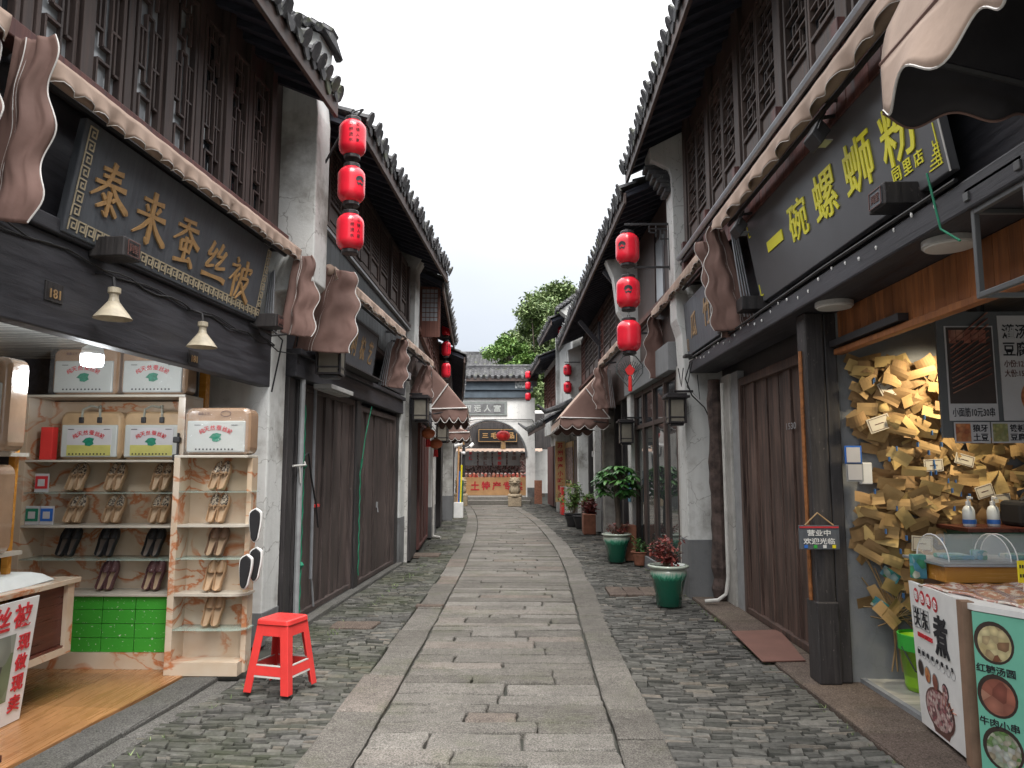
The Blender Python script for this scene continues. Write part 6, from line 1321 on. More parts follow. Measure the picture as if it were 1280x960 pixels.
t = thing('speaker', 'black boxy speaker on the green table', 'speaker', Vector((3.62, 5.35, 1.19))); MB().box(3.42, 3.95, 5.25, 5.5, 1.191, 1.37).build('cabinet', X['velvet'], t, bevel=.03); m = MB(); m.lathe([(.06, 0)], (0, 0, 0), 3); m.v = []; m.fc = []; disc(m, 3.56, 1.28, .06, 5.248); m.build('cone', X['iron'], t); MB().tube([(3.5, 5.37, 1.37), (3.55, 5.37, 1.41), (3.82, 5.37, 1.41), (3.87, 5.37, 1.37)], .012, 6).build('handle', X['iron'], t)
t = thing('snack_packet', 'patterned paper snack box beside the honey coloured case', 'box', Vector((2.5, 4.86, .9))); MB().box(2.455, 2.535, 4.84, 4.9, .90, 1.05).build('box', X['tinted'], t, bevel=.004)
MB().box(2.62, 3.6, 4.68, 5.05, .06, .898).build('stand', X['brownboard'], t)
c = Vector((2.76, 5.40, .062)); t = thing('bucket', 'lime green plastic bucket standing by the white poster board', 'bucket', c); m = MB(); m.lathe([(.105, 0), (.115, .01), (.145, .30), (.15, .30), (.15, .36), (.14, .36), (.12, .03)], c, 24, close=False); m.lathe([(.11, .004), (.108, .006)], c, 24); m.build('body', X['lime'], t, smooth=True); m = MB(); m.lathe([(.142, .27), (.153, .275), (.156, .38), (.146, .382)], c, 24, close=False); m.build('rim', X['limeD'], t); m = MB(); m.tube([(c.x - .15, c.y - .02, .36), (c.x - .12, c.y - .13, .22), (c.x, c.y - .16, .19), (c.x + .12, c.y - .12, .22), (c.x + .15, c.y - .02, .36)], .006, 5); m.build('handle', X['iron'], t)
# brown mat on the sill
m = MB(); a = [ground(915, 791, .04), ground(972, 789, .04), ground(1007, 826, .045), ground(953, 829, .03)]
m.grid(lambda s, q: tuple(a[0].lerp(a[1], q).lerp(a[3].lerp(a[2], q), s) + Vector((0, 0, .012 + .012 * math.sin(s * 5) * q))), 10, 8); tag(m.build('door_mat', X['mat'], solid=.008), 'brown rubber mat lying across the stone sill at the plank door', 'mat')
# nearest awning pulled out over the snack shop, and the frame lantern at the right edge
t = thing('awning', 'large pulled out canopy end at the upper right corner', 'awning', Vector((1.7, 2.0, 3.2)), 'pulled out brown canopies')
pr = [(1.46, 3.24), (1.51, 3.44), (1.61, 3.66), (1.78, 3.90), (2.04, 4.16)]
def topf(a, b):
    i = min(3, int(b * 4)); q = b * 4 - i; x = pr[i][0] + (pr[i + 1][0] - pr[i][0]) * q; z = pr[i][1] + (pr[i + 1][1] - pr[i][1]) * q
    return (x + .015 * math.sin(a * 30 + b * 4) * math.sin(b * 3.1), 2.90 - 2.6 * a + .05 * math.sin(b * 6) * (1 - a), z)
MB().grid(topf, 40, 16).build('canvas_top', X['canvasT'], t, smooth=True, solid=.004)
def valf(a, b): y = 2.90 - 2.6 * a; sc = math.sin(math.pi * y / .34 + 1.0) ** 2; return (1.46 - .03 * b + .035 * math.sin(y * 9) * b, y, 3.25 - b * (.17 + .09 * sc))
MB().grid(valf, 90, 6).build('valance', X['canvasT'], t, smooth=True, solid=.004); MB().tube([valf(i / 110, 1.02) for i in range(111)], .005, 4).build('edge_tape', X['trim'], t)
MB().tube([topf(i / 30, .02) for i in range(31)], .012, 6).build('seam', X['canvas'], t)
def endf(a, b):
    k = a * 4; i = min(3, int(k)); q = k - i; x = pr[i][0] + (pr[i + 1][0] - pr[i][0]) * q; zt = pr[i][1] + (pr[i + 1][1] - pr[i][1]) * q; x = 1.46 + .94 * a; zt = 3.24 + .9 * a ** 1.2
    sc = math.sin(math.pi * a * 3.2 + .2) ** 2; zb = 3.0 + .05 * (1 - sc); return (x, 2.91 + .03 * math.sin(a * 11) * b, zt + (zb - zt) * b)
MB().grid(endf, 50, 8).build('end_cloth', X['canvasShade'], t, smooth=True, solid=.004); MB().tube([endf(i / 60, 1.01) for i in range(61)], .006, 4).build('edge_tape', X['canvas'], t)  # end cloth coloured near black to stand for its unlit inner face
m = MB(); [m.tube([(1.48, y, 3.24), (2.38, y, 3.0)], .014, 6) for y in (2.8, 1.5)]; m.tube([(1.48, .4, 3.24), (1.48, 2.9, 3.24)], .018, 6); m.build('arm', X['iron'], t)
MB().tube([(2.02, .3, 4.15), (2.02, 2.92, 4.15)], .06, 10).build('cloth_roll', X['canvasT'], t)
c = Vector((2.25, 3.16, 2.37)); t = thing('frame_lantern', 'grey square frame lantern with mesh panel at the right edge', 'lantern', c)
m = MB(); w_ = .18; hh = .42; e = .026
for x in (-1, 1):
    for y in (-1, 1): m.box(c.x + x * w_ - e / 2, c.x + x * w_ + e / 2, c.y + y * w_ - e / 2, c.y + y * w_ + e / 2, c.z, c.z + hh)
for z in (c.z, c.z + hh - e):
    for x in (-1, 1): m.box(c.x + x * w_ - e / 2 + .001, c.x + x * w_ + e / 2 - .001, c.y - w_, c.y + w_, z + .001, z + e); m.box(c.x - w_, c.x + w_, c.y + x * w_ - e / 2 + .002, c.y + x * w_ + e / 2 - .002, z + .002, z + e - .001)
m.bar((c.x - w_ - .04, c.y - w_, c.z + hh + .06), (c.x + w_ + .04, c.y - w_, c.z + hh + .075), .04); m.bar((c.x - w_ - .04, c.y + w_, c.z + hh + .06), (c.x + w_ + .04, c.y + w_, c.z + hh + .075), .04); m.box(c.x - w_ - .03, c.x + w_ + .03, c.y - w_ - .02, c.y + w_ + .02, c.z + hh + .081, c.z + hh + .10)
m.build('frame', X['greyboard'], t, bevel=.003)
m = MB(); [m.box(c.x - .02 + i * .022, c.x - .008 + i * .022, c.y + .05, c.y + .056, c.z + .04, c.z + hh - .05) for i in range(8)]; [m.box(c.x - .02, c.x + .15, c.y + .057, c.y + .062, c.z + .05 + i * .03, c.z + .062 + i * .03) for i in range(11)]; m.build('mesh_panel', X['lpanel'], t)
m = MB(); [m.tube([(c.x + s * .1, c.y, c.z + hh + .1), (c.x + s * .1, c.y, 2.93)], .008, 5) for s in (-1, 1)]; m.bar((c.x - .15, c.y, 2.93), (2.42, c.y, 2.93), .03); m.build('hanger', X['iron'], t)
tag(MB().tube([(1.98, 3.55, 3.05), (2.0, 3.5, 2.75), (2.03, 3.40, 2.66)], .006, 5).build('rope', X['rope']), 'green cord hanging from the big canopy end', 'rope')
# ---------------------------------------------------------------- glazed shop house past the white pillar
h = thing('shop_house', 'white pillared house with brown framed glass shopfront and carved lattice above', 'house', FR2.p(14, 0, 0))
sheetbox(FR2, h, 'wall', 'blackz', 9.75, 22.4, -3.4, -.5, 0, 3.0); sheetbox(FR2, h, 'upper_wall', 'frame', 9.75, 22.4, -3.4, -.02, 2.95, 5.5)
sheetbox(FR2, h, 'wall', 'plasterN', 9.72, 9.86, -.5, .0, 0, 2.95); sheetbox(FR2, h, 'pillar', 'plaster', 13.2, 13.55, -.5, .06, 0, 3.3, bevel=.012); sheetbox(FR2, h, 'plinth', 'grey', 13.19, 13.56, -.5, .066, 0, .6)
mb = MB(FR2)
for u in (9.9, 10.7, 11.5, 12.35, 13.12): mb.box(u - .04, u + .04, -.08, .0, .22, 2.9)
for z in (.22, 2.30, 2.86): mb.box(9.9, 13.15, -.075, -.005, z - .035, z + .035)
mb.build('shopfront_frame', X['frameR'], h, bevel=.005)
for u0, u1 in ((9.95, 10.65), (10.75, 11.45), (11.55, 12.3), (12.4, 13.07)): sheetbox(FR2, h, 'shop_window', 'mirror', u0, u1, -.05, -.04, .26, 2.26); sheetbox(FR2, h, 'fanlight', 'glass', u0, u1, -.05, -.04, 2.34, 2.82)
sheetbox(FR2, h, 'sill_wall', 'cement', 9.88, 13.18, -.10, .03, 0, .185); sheetbox(FR2, h, 'lintel', 'cement', 9.88, 13.6, -.1, .10, 2.91, 3.30, bevel=.01)
for u in (14.9, 15.9, 17.3, 18.3, 19.6, 21): MB(FR2).box(u - .09, u + .09, -.49, -.05, .02, 2.94).build('door_post', X['blackz' if u < 17 or u > 20 else 'pvc'], h, bevel=.01)
for u0, u1, mt in ((13.6, 14.8, 'frame'), (15, 15.8, 'redplank'), (16, 17.2, 'frame'), (18.4, 19.5, 'mirror'), (19.7, 20.9, 'frame')): sheetbox(FR2, h, 'door', mt, u0, u1, -.49, -.3, .03, 2.5)
MB(FR2).box(16.35, 16.75, -.48, .12, .0, 2.75).build('pillar', X['plasterN'], h, bevel=.015); MB(FR2).box(18.9, 19.25, -.48, .02, .0, 2.9).build('pillar', X['plaster'], h, bevel=.015); MB(FR2).box(19.25, 19.9, -.3, -.02, 1.9, 2.05).build('carved_beam', X['pvc'], h)
sheetbox(FR2, h, 'window_sill', 'redwood', 9.75, 22.4, -.018, .07, 3.95, 4.03)
for k in range(9): 
    u = 12.9 + k * 1.0
    window(FR2, h, u, u + .92, -.016, 4.04, 5.3, seg_c(5, 6), 'frameR' if k % 4 else 'redwood', solid=.3, bar=.02)
sheetbox(FR2, h, 'panel', 'paneW', 10.5, 10.95, -.018, .01, 3.9, 5.0); sheetbox(FR2, h, 'panel', 'frame', 11.05, 12.5, -.018, .012, 3.9, 5.2)
MB(FR2).prism([(12.55, n, z) for n, z in ((-.1, 3.1), (.10, 3.1), (.12, 3.9), (.35, 4.3), (.42, 4.9), (.55, 5.2), (-.1, 5.3))], [(12.8, n, z) for n, z in ((-.1, 3.1), (.10, 3.1), (.12, 3.9), (.35, 4.3), (.42, 4.9), (.55, 5.2), (-.1, 5.3))]).build('corbel', X['plaster'], h, bevel=.01)
for u in (12.95, 17.5): mb = MB(FR2); mb.bar((u, .05, 4.55), (u, .52, 5.12), .07, .10); mb.bar((u, .03, 4.2), (u, .03, 5.1), .08); mb.build('eave_strut', X['black'], h)
tile_roof(FR2, 9.9, 22.6, .66, 5.42, -1.6, 6.4, h)
gable(FR2, h, 22.4, 22.75, [(-4, 0), (.1, 0), (.1, 3.5), (.34, 3.9), (.38, 5.2), (-1.6, 6.0), (-4, 5.2)])
canopy(FR2, 'brown canopy pulled out beyond the lantern string on the right', 15.0, 17.8, .15, 3.72, 1.18, 2.62, .22)
t = roll_awning(FR2, 'roll awning leading to the pulled out canopy on the right', 11.2, 14.6, .40, 3.66, .13); flap(FR2, t, 14.5, (.42, 3.58), (.25, 2.8), w0=.14, w1=.4, waves=3); arms(FR2, t, 14.2, (.32, 3.5), (.2, 2.75), 3)
# bracket and lanterns, near right
LB = lantern_mesh(.315, .40); LB['group'] = 'red drum lanterns'; q = Vector((1.335, 9.6, 0))
string(LB, q.x, q.y, (4.80, 4.20, 3.62), ['top red lantern with black emblem under the iron bracket', 'middle red lantern of the near right string', 'lowest red lantern above the lattice pendant with tassel'], ('emblem', 'emblem', None), .315, .40, -2.2)
m = MB(); z0, z1 = 4.22, 4.86
m.box(1.88, 1.91, 9.58, 9.61, z0, z1); m.box(1.30, 1.95, 9.585, 9.605, z1 - .03, z1); m.box(1.42, 1.98, 9.585, 9.605, z0 + .02, z0 + .05)
for x0, x1, za, zb in ((1.86, 1.63, z1 - .08, z1 - .08), (1.63, 1.63, z1 - .03, z1 - .13), (1.63, 1.72, z1 - .13, z1 - .13), (1.72, 1.72, z1 - .18, z1 - .03), (1.78, 1.78, z1 - .22, z1 - .08), (1.78, 1.88, z1 - .22, z1 - .22), (1.83, 1.83, z1 - .3, z1 - .12)): m.box(min(x0, x1) - .009, max(x0, x1) + .009, 9.588, 9.602, min(za, zb) - .009, max(za, zb) + .009)
tag(m.build('lantern_bracket', X['iron'], bevel=.003), 'black fretwork iron bracket on the right white pillar', 'bracket')
t = thing('pendant', 'grey lattice diamond pendant with red knot and tassel below the lanterns', 'pendant', (1.335, 9.6, 3.0)); c = Vector((1.335, 9.6, 2.86)); m = MB(); ol = [(0, .22), (.08, .20), (.17, .08), (.17, -.02), (.03, -.20), (-.03, -.20), (-.17, -.02), (-.17, .08), (-.08, .20)]
for i in range(9):
    a, b = ol[i], ol[(i + 1) % 9]; m.bar((c.x + a[0], c.y, c.z + a[1]), (c.x + b[0], c.y, c.z + b[1]), .012)
for i in range(-5, 6):
    for s in (-1, 1): m.bar((c.x + i * .03 - s * .05, c.y + .002 * s, c.z + .14 - abs(i) * .015), (c.x + i * .03 * .5 + s * .05, c.y + .002 * s, c.z - .14 + abs(i) * .02), .006)
m.tube([(c.x, c.y, c.z + .2), (c.x, c.y, 3.06)], .005, 5); m.build('lattice', X['twine'], t); m = MB(); m.prism([(c.x + a, c.y - .03, c.z + b) for a, b in ((0, .09), (.065, .02), (.03, -.05), (-.03, -.05), (-.065, .02))], [(c.x + a, c.y - .012, c.z + b) for a, b in ((0, .09), (.065, .02), (.03, -.05), (-.03, -.05), (-.065, .02))]); m.build('knot', X['redL'], t); m = MB(); m.lathe([(.016, -.06), (.022, -.09), (.026, -.26), (.015, -.27)], (c.x, c.y - .02, c.z), 10); m.build('tassel', X['redL'], t)
wall_lantern('wooden wall lantern on the white pillar beside the glass shopfront', Vector((1.84, 9.18, 2.15)), 0, .20, .31); wall_lantern('wooden wall lantern in front of the second right pillar', Vector((1.72, 13.0, 2.03)), 0, .21, .36)
wall_lantern('small dark lantern by the far canopy on the right', FR2.p(19.2, .45, 2.45), 0, .25, .36)
t = thing('notice', 'blue notice fixed on the thin white pillar', 'sign', FR2.p(13.3, .07, 1.0)); MB(FR2).box(13.22, 13.5, .067, .075, 1.0, 1.55).build('board', X['bluesign'], t)
# ---------------------------------------------------------------- last right house, gable and corner roof
h = thing('shop_house', 'white plastered house with curved tiled pent roof near the gate on the right', 'house', FR4.p(28, 0, 0))
sheetbox(FR4, h, 'wall', 'plasterN', 22.8, 33.2, -3.4, -.3, 0, 3.0); sheetbox(FR4, h, 'upper_wall', 'plaster', 22.8, 33.2, -3.4, -.02, 3.0, 5.9)
for u0, u1, mt in ((23.1, 24.4, 'frame'), (24.8, 26.6, 'yshop'), (27.0, 27.8, 'plaster'), (28.2, 30.4, 'frame'), (30.8, 33.0, 'redplank')): sheetbox(FR4, h, 'door', mt, u0, u1, -.299, -.12, .04, 2.5)
for k, u in enumerate((28.6, 30.1, 31.6)): window(FR4, h, u, u + 1.2, -.018, 4.0, 5.6, seg_c(4, 8), 'redwood', solid=.3)
gable(FR4, h, 22.79, 23.2, [(-4, 0), (-.1, 0), (-.1, 3.8), (.1, 4.2), (.12, 6.2), (.5, 6.5), (-1.6, 8.1), (-4, 7)], cap=[(.62, 6.5), (-1.6, 8.12), (-4, 7.1)])
tile_roof(FR4, 23.2, 27.4, .75, 6.3, -1.6, 7.3, h, pitch=.24); tile_roof(FR4, 27.6, 33.4, .72, 5.75, -1.6, 6.6, h, pitch=.24)
MB(FR4).box(27.38, 27.62, -3.4, .1, 0, 6.5).build('gable_wall', X['plaster'], h)
tile_roof(FR4, 23.4, 30.2, .95, 3.08, -.02, 3.62, h, pitch=.26, ridge=False, back=False, name='pent_roof')
MB(FR4).tube([(23.3, -.02, 3.75), (23.2, .5, 3.5), (23.1, .95, 3.35), (23.0, 1.2, 3.55)], [.10, .09, .08, .04], 8).build('upturned_hip', X['tile'], h)
MB(FR4).tube([(30.2, -.02, 3.75), (30.3, .5, 3.4), (30.5, 1.0, 3.2), (30.9, 1.3, 3.45)], [.10, .09, .08, .04], 8).build('upturned_hip', X['tile'], h)
t = thing('banner', 'tall yellow banner with red writing at the far right shop', 'sign', FR4.p(26.9, .1, .3)); MB(FR4).box(26.6, 26.66, -.1, .24, .4, 2.55).build('board', X['yshop'], t); m = MB(); b0 = FR4.p(26.59, .07, 0)
for i, ch in enumerate('苏州特产小吃糕点'): put_text(m, ch, b0 + Vector((0, 0, 2.4 - i * .25)), RT, UP, .2, .2, .02, .004)
m.build('red_lettering', X['redink'], t)
MB(FR4).box(24.4, 26.5, -.12, .1, .04, .95).build('shop_counter', X['plasterN'], h); tag(MB(FR4).box(25.2, 25.7, .11, .2, .04, .95).build('goods_stand', X['plasticR']), 'small red stand in front of the far right shop', 'stand')
MB(FR4).box(24.6, 26.4, -.118, -.1, 1.1, 2.3).build('shop_display', X['darkgoods'], h)
for i, (u, n, z, k, lb) in enumerate(((22.3, .41, 4.80, .8, 'upper small red lantern beyond the right canopy'), (22.3, .41, 4.27, .8, 'lower small red lantern beyond the right canopy'), (25.2, .16, 6.55, .75, 'red lantern hanging from the white gable bracket'), (31.5, .85, 5.80, .78, 'top lantern of the far right string by the gate'), (31.5, .85, 5.33, .78, 'middle lantern of the far right string by the gate'), (31.5, .85, 4.86, .78, 'bottom lantern of the far right string by the gate'))):
    q = (FR2 if u < 23 else FR4).p(u, n, z); dup(LB, q, .5 * i, lb, 'red drum lanterns', (k, k, k)); 
m = MB(FR4); m.tube([(31.5, -.02, 5.81), (31.5, .88, 5.81)], .015, 5); m.tube([(25.2, -.02, 6.56), (25.2, .3, 6.56)], .015, 5); tag(m.build('lantern_bracket', X['iron']), 'thin iron rods carrying the far right lanterns', 'bracket')
m = MB(FR2); m.tube([(22.3, .02, 4.81), (22.3, .5, 4.81)], .015, 5); tag(m.build('lantern_bracket', X['iron']), 'short rod holding the two lanterns beyond the right canopy', 'bracket')
# ---------------------------------------------------------------- gate with round arch across the end of the street
GY = 33.5; h = thing('arched_gate', 'white limewashed gate wall with round arch and tiled top', 'gate', (-1.7, GY, 0))
cx0, rr, sprg = -1.72, 1.62, 2.10; X0, X1, ZT = -5.2, .32, 4.78
ol = [(cx0 + rr, 0), (cx0 + rr, sprg)] + [(cx0 + rr * math.cos(a), sprg + rr * math.sin(a)) for a in [math.pi * i / 24 for i in range(25)]][1:] + [(cx0 - rr, 0)]
m = MB(); k = len(ol)
for y in (GY, GY + .5):
    for x, z in ol: m.P(x, y, z)
    for x, z in ((X1, 0), (X1, ZT), (X0, ZT), (X0, 0)): m.P(x, y, z)
def wallface(o):
    a = [o + i for i in range(k)]; r0, r1, l1, l0 = o + k, o + k + 1, o + k + 2, o + k + 3; mid = 1 + 12
    return [[a[0], r0, r1] + a[mid:0:-1], [r1, l1, l0] + [a[-1]] + a[-2:mid - 1:-1]]
m.fc += wallface(0); m.fc += [f[::-1] for f in wallface(k + 4)]
for i in range(k - 1): m.fc.append([i, i + 1, k + 4 + i + 1, k + 4 + i])
for a, b in ((k, k + 1), (k + 1, k + 2), (k + 2, k + 3)): m.fc.append([a, b, k + 4 + b, k + 4 + a])
m.build('wall', X['gatewall'], h)
m = MB(); m.tube([(cx0 + (rr + .03) * math.cos(a), GY - .03, sprg + (rr + .03) * math.sin(a)) for a in [math.pi * i / 24 for i in range(25)]], .05, 6); m.build('arch_moulding', X['grey'], h)
m = MB(); m.box(cx0 + rr + .06, X1 + .01, GY - .02, GY + .51, 0, .72); m.box(X0, cx0 - rr - .06, GY - .02, GY + .51, 0, .72); m.build('plinth', X['grey'], h)
MB().box(X0, X1 - .2, GY - .14, GY + .6, ZT + .001, ZT + .34).build('frieze', X['bluegrey'], h, bevel=.01); MB().box(X0, X1 - .08, GY - .22, GY + .68, ZT + .345, ZT + .80).build('frieze', X['bluegrey'], h, bevel=.015)
m = MB(); m.box(X1 - .9, X1 - .12, GY - .235, GY - .222, ZT + .42, ZT + .74); m.box(-3.45, -3.0, GY - .235, GY - .222, ZT + .42, ZT + .74); m.build('carved_panel', X['carve'], h)
GF = Fr(0, 0, 'R')
class GFr:
    slope = 0
    def p(s, u, n, z): return Vector((u, GY + .2 - n, z))
gf = GFr(); tile_roof(gf, X0, X1 + .1, .62, ZT + .92, -.1, ZT + 1.38, h, pitch=.26, back=True, soffit=False)
m = MB(); m.box(-3.2, -.95, GY - .05, GY - .002, 3.98, 4.62); m.build('plaque_frame', X['plaque'], h); MB().box(-3.08, -1.07, GY - .06, GY - .051, 4.08, 4.52).build('plaque', X['grey'], h); m = MB(); [put_text(m, ch, Vector((-2.75 + i * .45, GY - .062, 4.30)), RT, UP, .32, .32, .02, .01) for i, ch in enumerate('留远人富')]; m.build('carved_lettering', X['plaqueT'], h)
m = MB(); m.tube([(-3.3, GY - .06, 3.62), (-2.4, GY - .07, 3.78), (-1.0, GY - .06, 3.80), (.2, GY - .06, 3.78), (.3, GY - .1, 3.6), (.34, GY - .1, 2.5)], .02, 5); tag(m.build('power_cable', X['cable']), 'black cable running along the gate wall above the arch', 'cable')
# stone step, shop behind
struct(MB().box(-3.4, .1, GY - .9, GY - .1, .0, .18).build('step', X['granite'], bevel=.02)); struct(MB().box(-3.6, .3, GY - .1, 37.5, .02, .30).build('shop_floor', X['granite']))
h = thing('specialty_shop', 'specialty food shop seen through the arch with dark fascia', 'shop', (-1.7, 37, .3))
MB().box(-4.5, 1.5, 38.6, 38.8, .3, 4.6).build('back_wall', X['gatewall'], h); MB().box(-4.5, 1.5, 36.6, 36.75, 2.52, 4.3).build('fascia', X['blackz'], h); MB().box(-4.5, 1.5, 36.7, 38.6, 4.3, 4.4).build('ceiling', X['gatewall'], h)
for x in (-4.5, -3.4, .1): MB().box(x - .08, x + .08, 36.6, 36.76, .3, 2.51).build('post', X['frame'], h)
m = MB(); m.grid(lambda a, b: (-3.9 + 4.6 * a, 36.55 - .5 * b, 2.56 - .12 * b - .05 * b * abs(math.sin(a * 60))), 80, 3); m.build('little_awning', X['canvasT'], h)
s = thing('shop_sign', 'black board with gold 三毛食品 seen through the arch', 'sign', (-1.4, 36.5, 2.9)); MB().box(-2.5, -.5, 36.5, 36.59, 2.85, 3.55).build('panel', X['velvet'], s); m = MB(); [m.box(a, b, 36.49, 36.499, c_, d) for a, b, c_, d in ((-2.45, -.55, 2.89, 2.915), (-2.45, -.55, 3.485, 3.51), (-2.45, -2.425, 2.916, 3.484), (-.575, -.55, 2.916, 3.484))]; m.build('border', X['gold'], s)
m = MB(); [put_text(m, ch, Vector((-2.12 + i * .43, 36.49, 3.2)), RT, UP, .30 if i else .22, .30, .03, .01) for i, ch in enumerate('三毛食品')]; m.build('lettering', X['gold'], s)
t = thing('sales_counter', 'tan counter with red 土特产专卖 behind the arch', 'counter', (-1.7, 35.8, .3)); MB().box(-3.1, -.1, 35.6, 36.2, .302, 1.15).build('front', X['tan'], t); m = MB(); [put_text(m, ch, Vector((-2.55 + i * .52, 35.59, .75)), RT, UP, .42, .42, .03, .01) for i, ch in enumerate('土特产专卖')]; m.build('red_lettering', X['redink'], t)
m = MB(); r3 = random.Random(5)
for i in range(16): x = -3.0 + i * .19; m.lathe([(.07, 0), (.08, .02), (.08, .16), (.03, .22)], (x, 35.9, 1.151), 8)
o = tag(m.build('packed_goods', X['pinkgoods']), 'red and orange packets crowded on the tan counter', 'goods'); o['kind'] = 'stuff'
MB().box(-3.3, .0, 38.5, 38.58, 1.0, 2.4).build('shelf_goods', X['darkgoods'], h)
for i in range(4): t = thing('menu_sheet', ('pale hanging menu sheet, leftmost under the little awning', 'pale hanging menu sheet, second from left under the awning', 'pale hanging menu sheet, third from left under the awning', 'pale hanging menu sheet, rightmost under the awning')[i], 'sign', (-2.85 + i * .72, 36.5, 1.7), 'hanging menu sheets'); MB().box(-3.17 + i * .72, -2.53 + i * .72, 36.62, 36.64, 1.72, 2.48).build('sheet', X['cement'], t); m = MB(); [put_text(m, ch, Vector((-2.85 + i * .72, 36.61, 2.33 - k * .25)), RT, UP, .18, .18, .02, .004) for k, ch in enumerate(('米糕', '芡实糕', '袜底酥', '青团')[i][:3])]; m.build('lettering', X['brownink' if i % 2 else 'redink'], t)
MB().box(-.4, .0, 36.3, 36.6, .3, 2.2).build('goods_rack', X['darkgoods'], h)
round_lantern('red round lantern hanging in the arch over the gold lettered board', Vector((-1.15, 34.2, 3.38)), .32, 'redL', 'red round lanterns in the arch'); round_lantern('red round lantern hanging at the left of the arch', Vector((-2.95, 33.0, 3.36)), .32, 'redL', 'red round lanterns in the arch')
m = MB(); m.tube([(-1.15, 34.2, 3.4), (-1.15, 34.25, 4.3)], .012, 5); m.tube([(-2.95, 33.0, 3.4), (-2.95, 33.2, 3.75), (-2.6, 33.45, 3.9)], .02, 5); tag(m.build('lantern_wire', X['iron']), 'hooks holding the two round lanterns in the arch', 'wire')
t = thing('camera_post', 'black post with two white security cameras before the arch', 'post', (-2.83, 32.5, .0)); MB().tube([(-2.83, 32.5, 0), (-2.83, 32.5, 2.62)], .075, 10).build('pole', X['iron'], t)
for dx, dy, yaw in ((-.25, -.1, .5), (.35, .0, -.3)): m = MB(); m.bar((-2.83, 32.5, 2.45), (-2.83 + dx, 32.4 + dy, 2.6), .03); m.tube([(-2.83 + dx - .22 * (1 if dx < 0 else .3), 32.3 + dy, 2.52), (-2.83 + dx + .2 * (1 if dx < 0 else .3), 32.4 + dy, 2.66)], .075, 8); m.build('security_camera', X['white'], t)
m = MB(); m.lathe([(.09, 0), (.11, .06), (.08, .12)], (-2.85, 32.38, 2.2), 12); m.build('dome_camera', X['white'], t)
# stone lions
def lion(x, y, lab):
    t = thing('stone_lion', lab, 'statue', (x, y, 0), 'stone lions before the arch'); MB().box(x - .28, x + .28, y - .26, y + .26, .0, .40).build('pedestal', X['stone'], t, bevel=.03); m = MB(); m.lathe([(.30, .401), (.31, .43), (.28, .52), (.24, .53)], (x, y, 0), 16)
    m.build('drum', X['stone'], t, smooth=True)
    m = MB(); m.lathe([(.14, .525), (.22, .56), (.245, .66), (.225, .78), (.19, .86), (.20, .90), (.225, .98), (.23, 1.06), (.20, 1.14), (.12, 1.20), (.03, 1.22)], (x, y, 0), 20)
    for s in (-1, 1): m.lathe([(.02, 0), (.07, .03), (.07, .14), (.05, .3), (.02, .34)], (x + s * .11, y - .17, .53), 8); m.lathe([(.01, 0), (.05, .03), (.03, .09)], (x + s * .16, y - .06, 1.12), 6)
    m.lathe([(.02, 0), (.09, .03), (.10, .08), (.06, .13)], (x, y - .19, .93), 10); m.build('body', X['stone'], t, smooth=True)
    m = MB()
    for z in (.88, .97, 1.06): 
        for k in range(16): a = k / 16 * 6.283; m.lathe([(.01, -.03), (.035, 0), (.01, .03)], (x + .225 * math.cos(a), y + .225 * math.sin(a), z), 6)
    m.build('mane_curls', X['stone'], t, smooth=True)
lion(-2.86, 31.5, 'carved stone lion on a pedestal left of the arch'); lion(-.56, 31.2, 'carved stone lion on a pedestal right of the arch')
MB().box(.28, .62, GY - .3, GY - .05, 0, 1.05).build('brick_pier', X['bricks'], thing('brick_pier', 'short brown brick pier at the right foot of the gate', 'pier', (.45, GY - .2, 0)))
# roofs behind the gate
h = thing('far_house', 'grey tiled roof rising behind the gate', 'house', (-3, 46, 0))
class BFr:
    slope = 0
    def p(s, u, n, z): return Vector((u, 46 - n, z))
bf = BFr(); MB(bf).box(-9, 1, -6, -.1, 0, 7.0).build('wall', X['gatewall'], h); tile_roof(bf, -9, 1, .4, 7.3, -3.0, 9.2, h, pitch=.3, soffit=False)
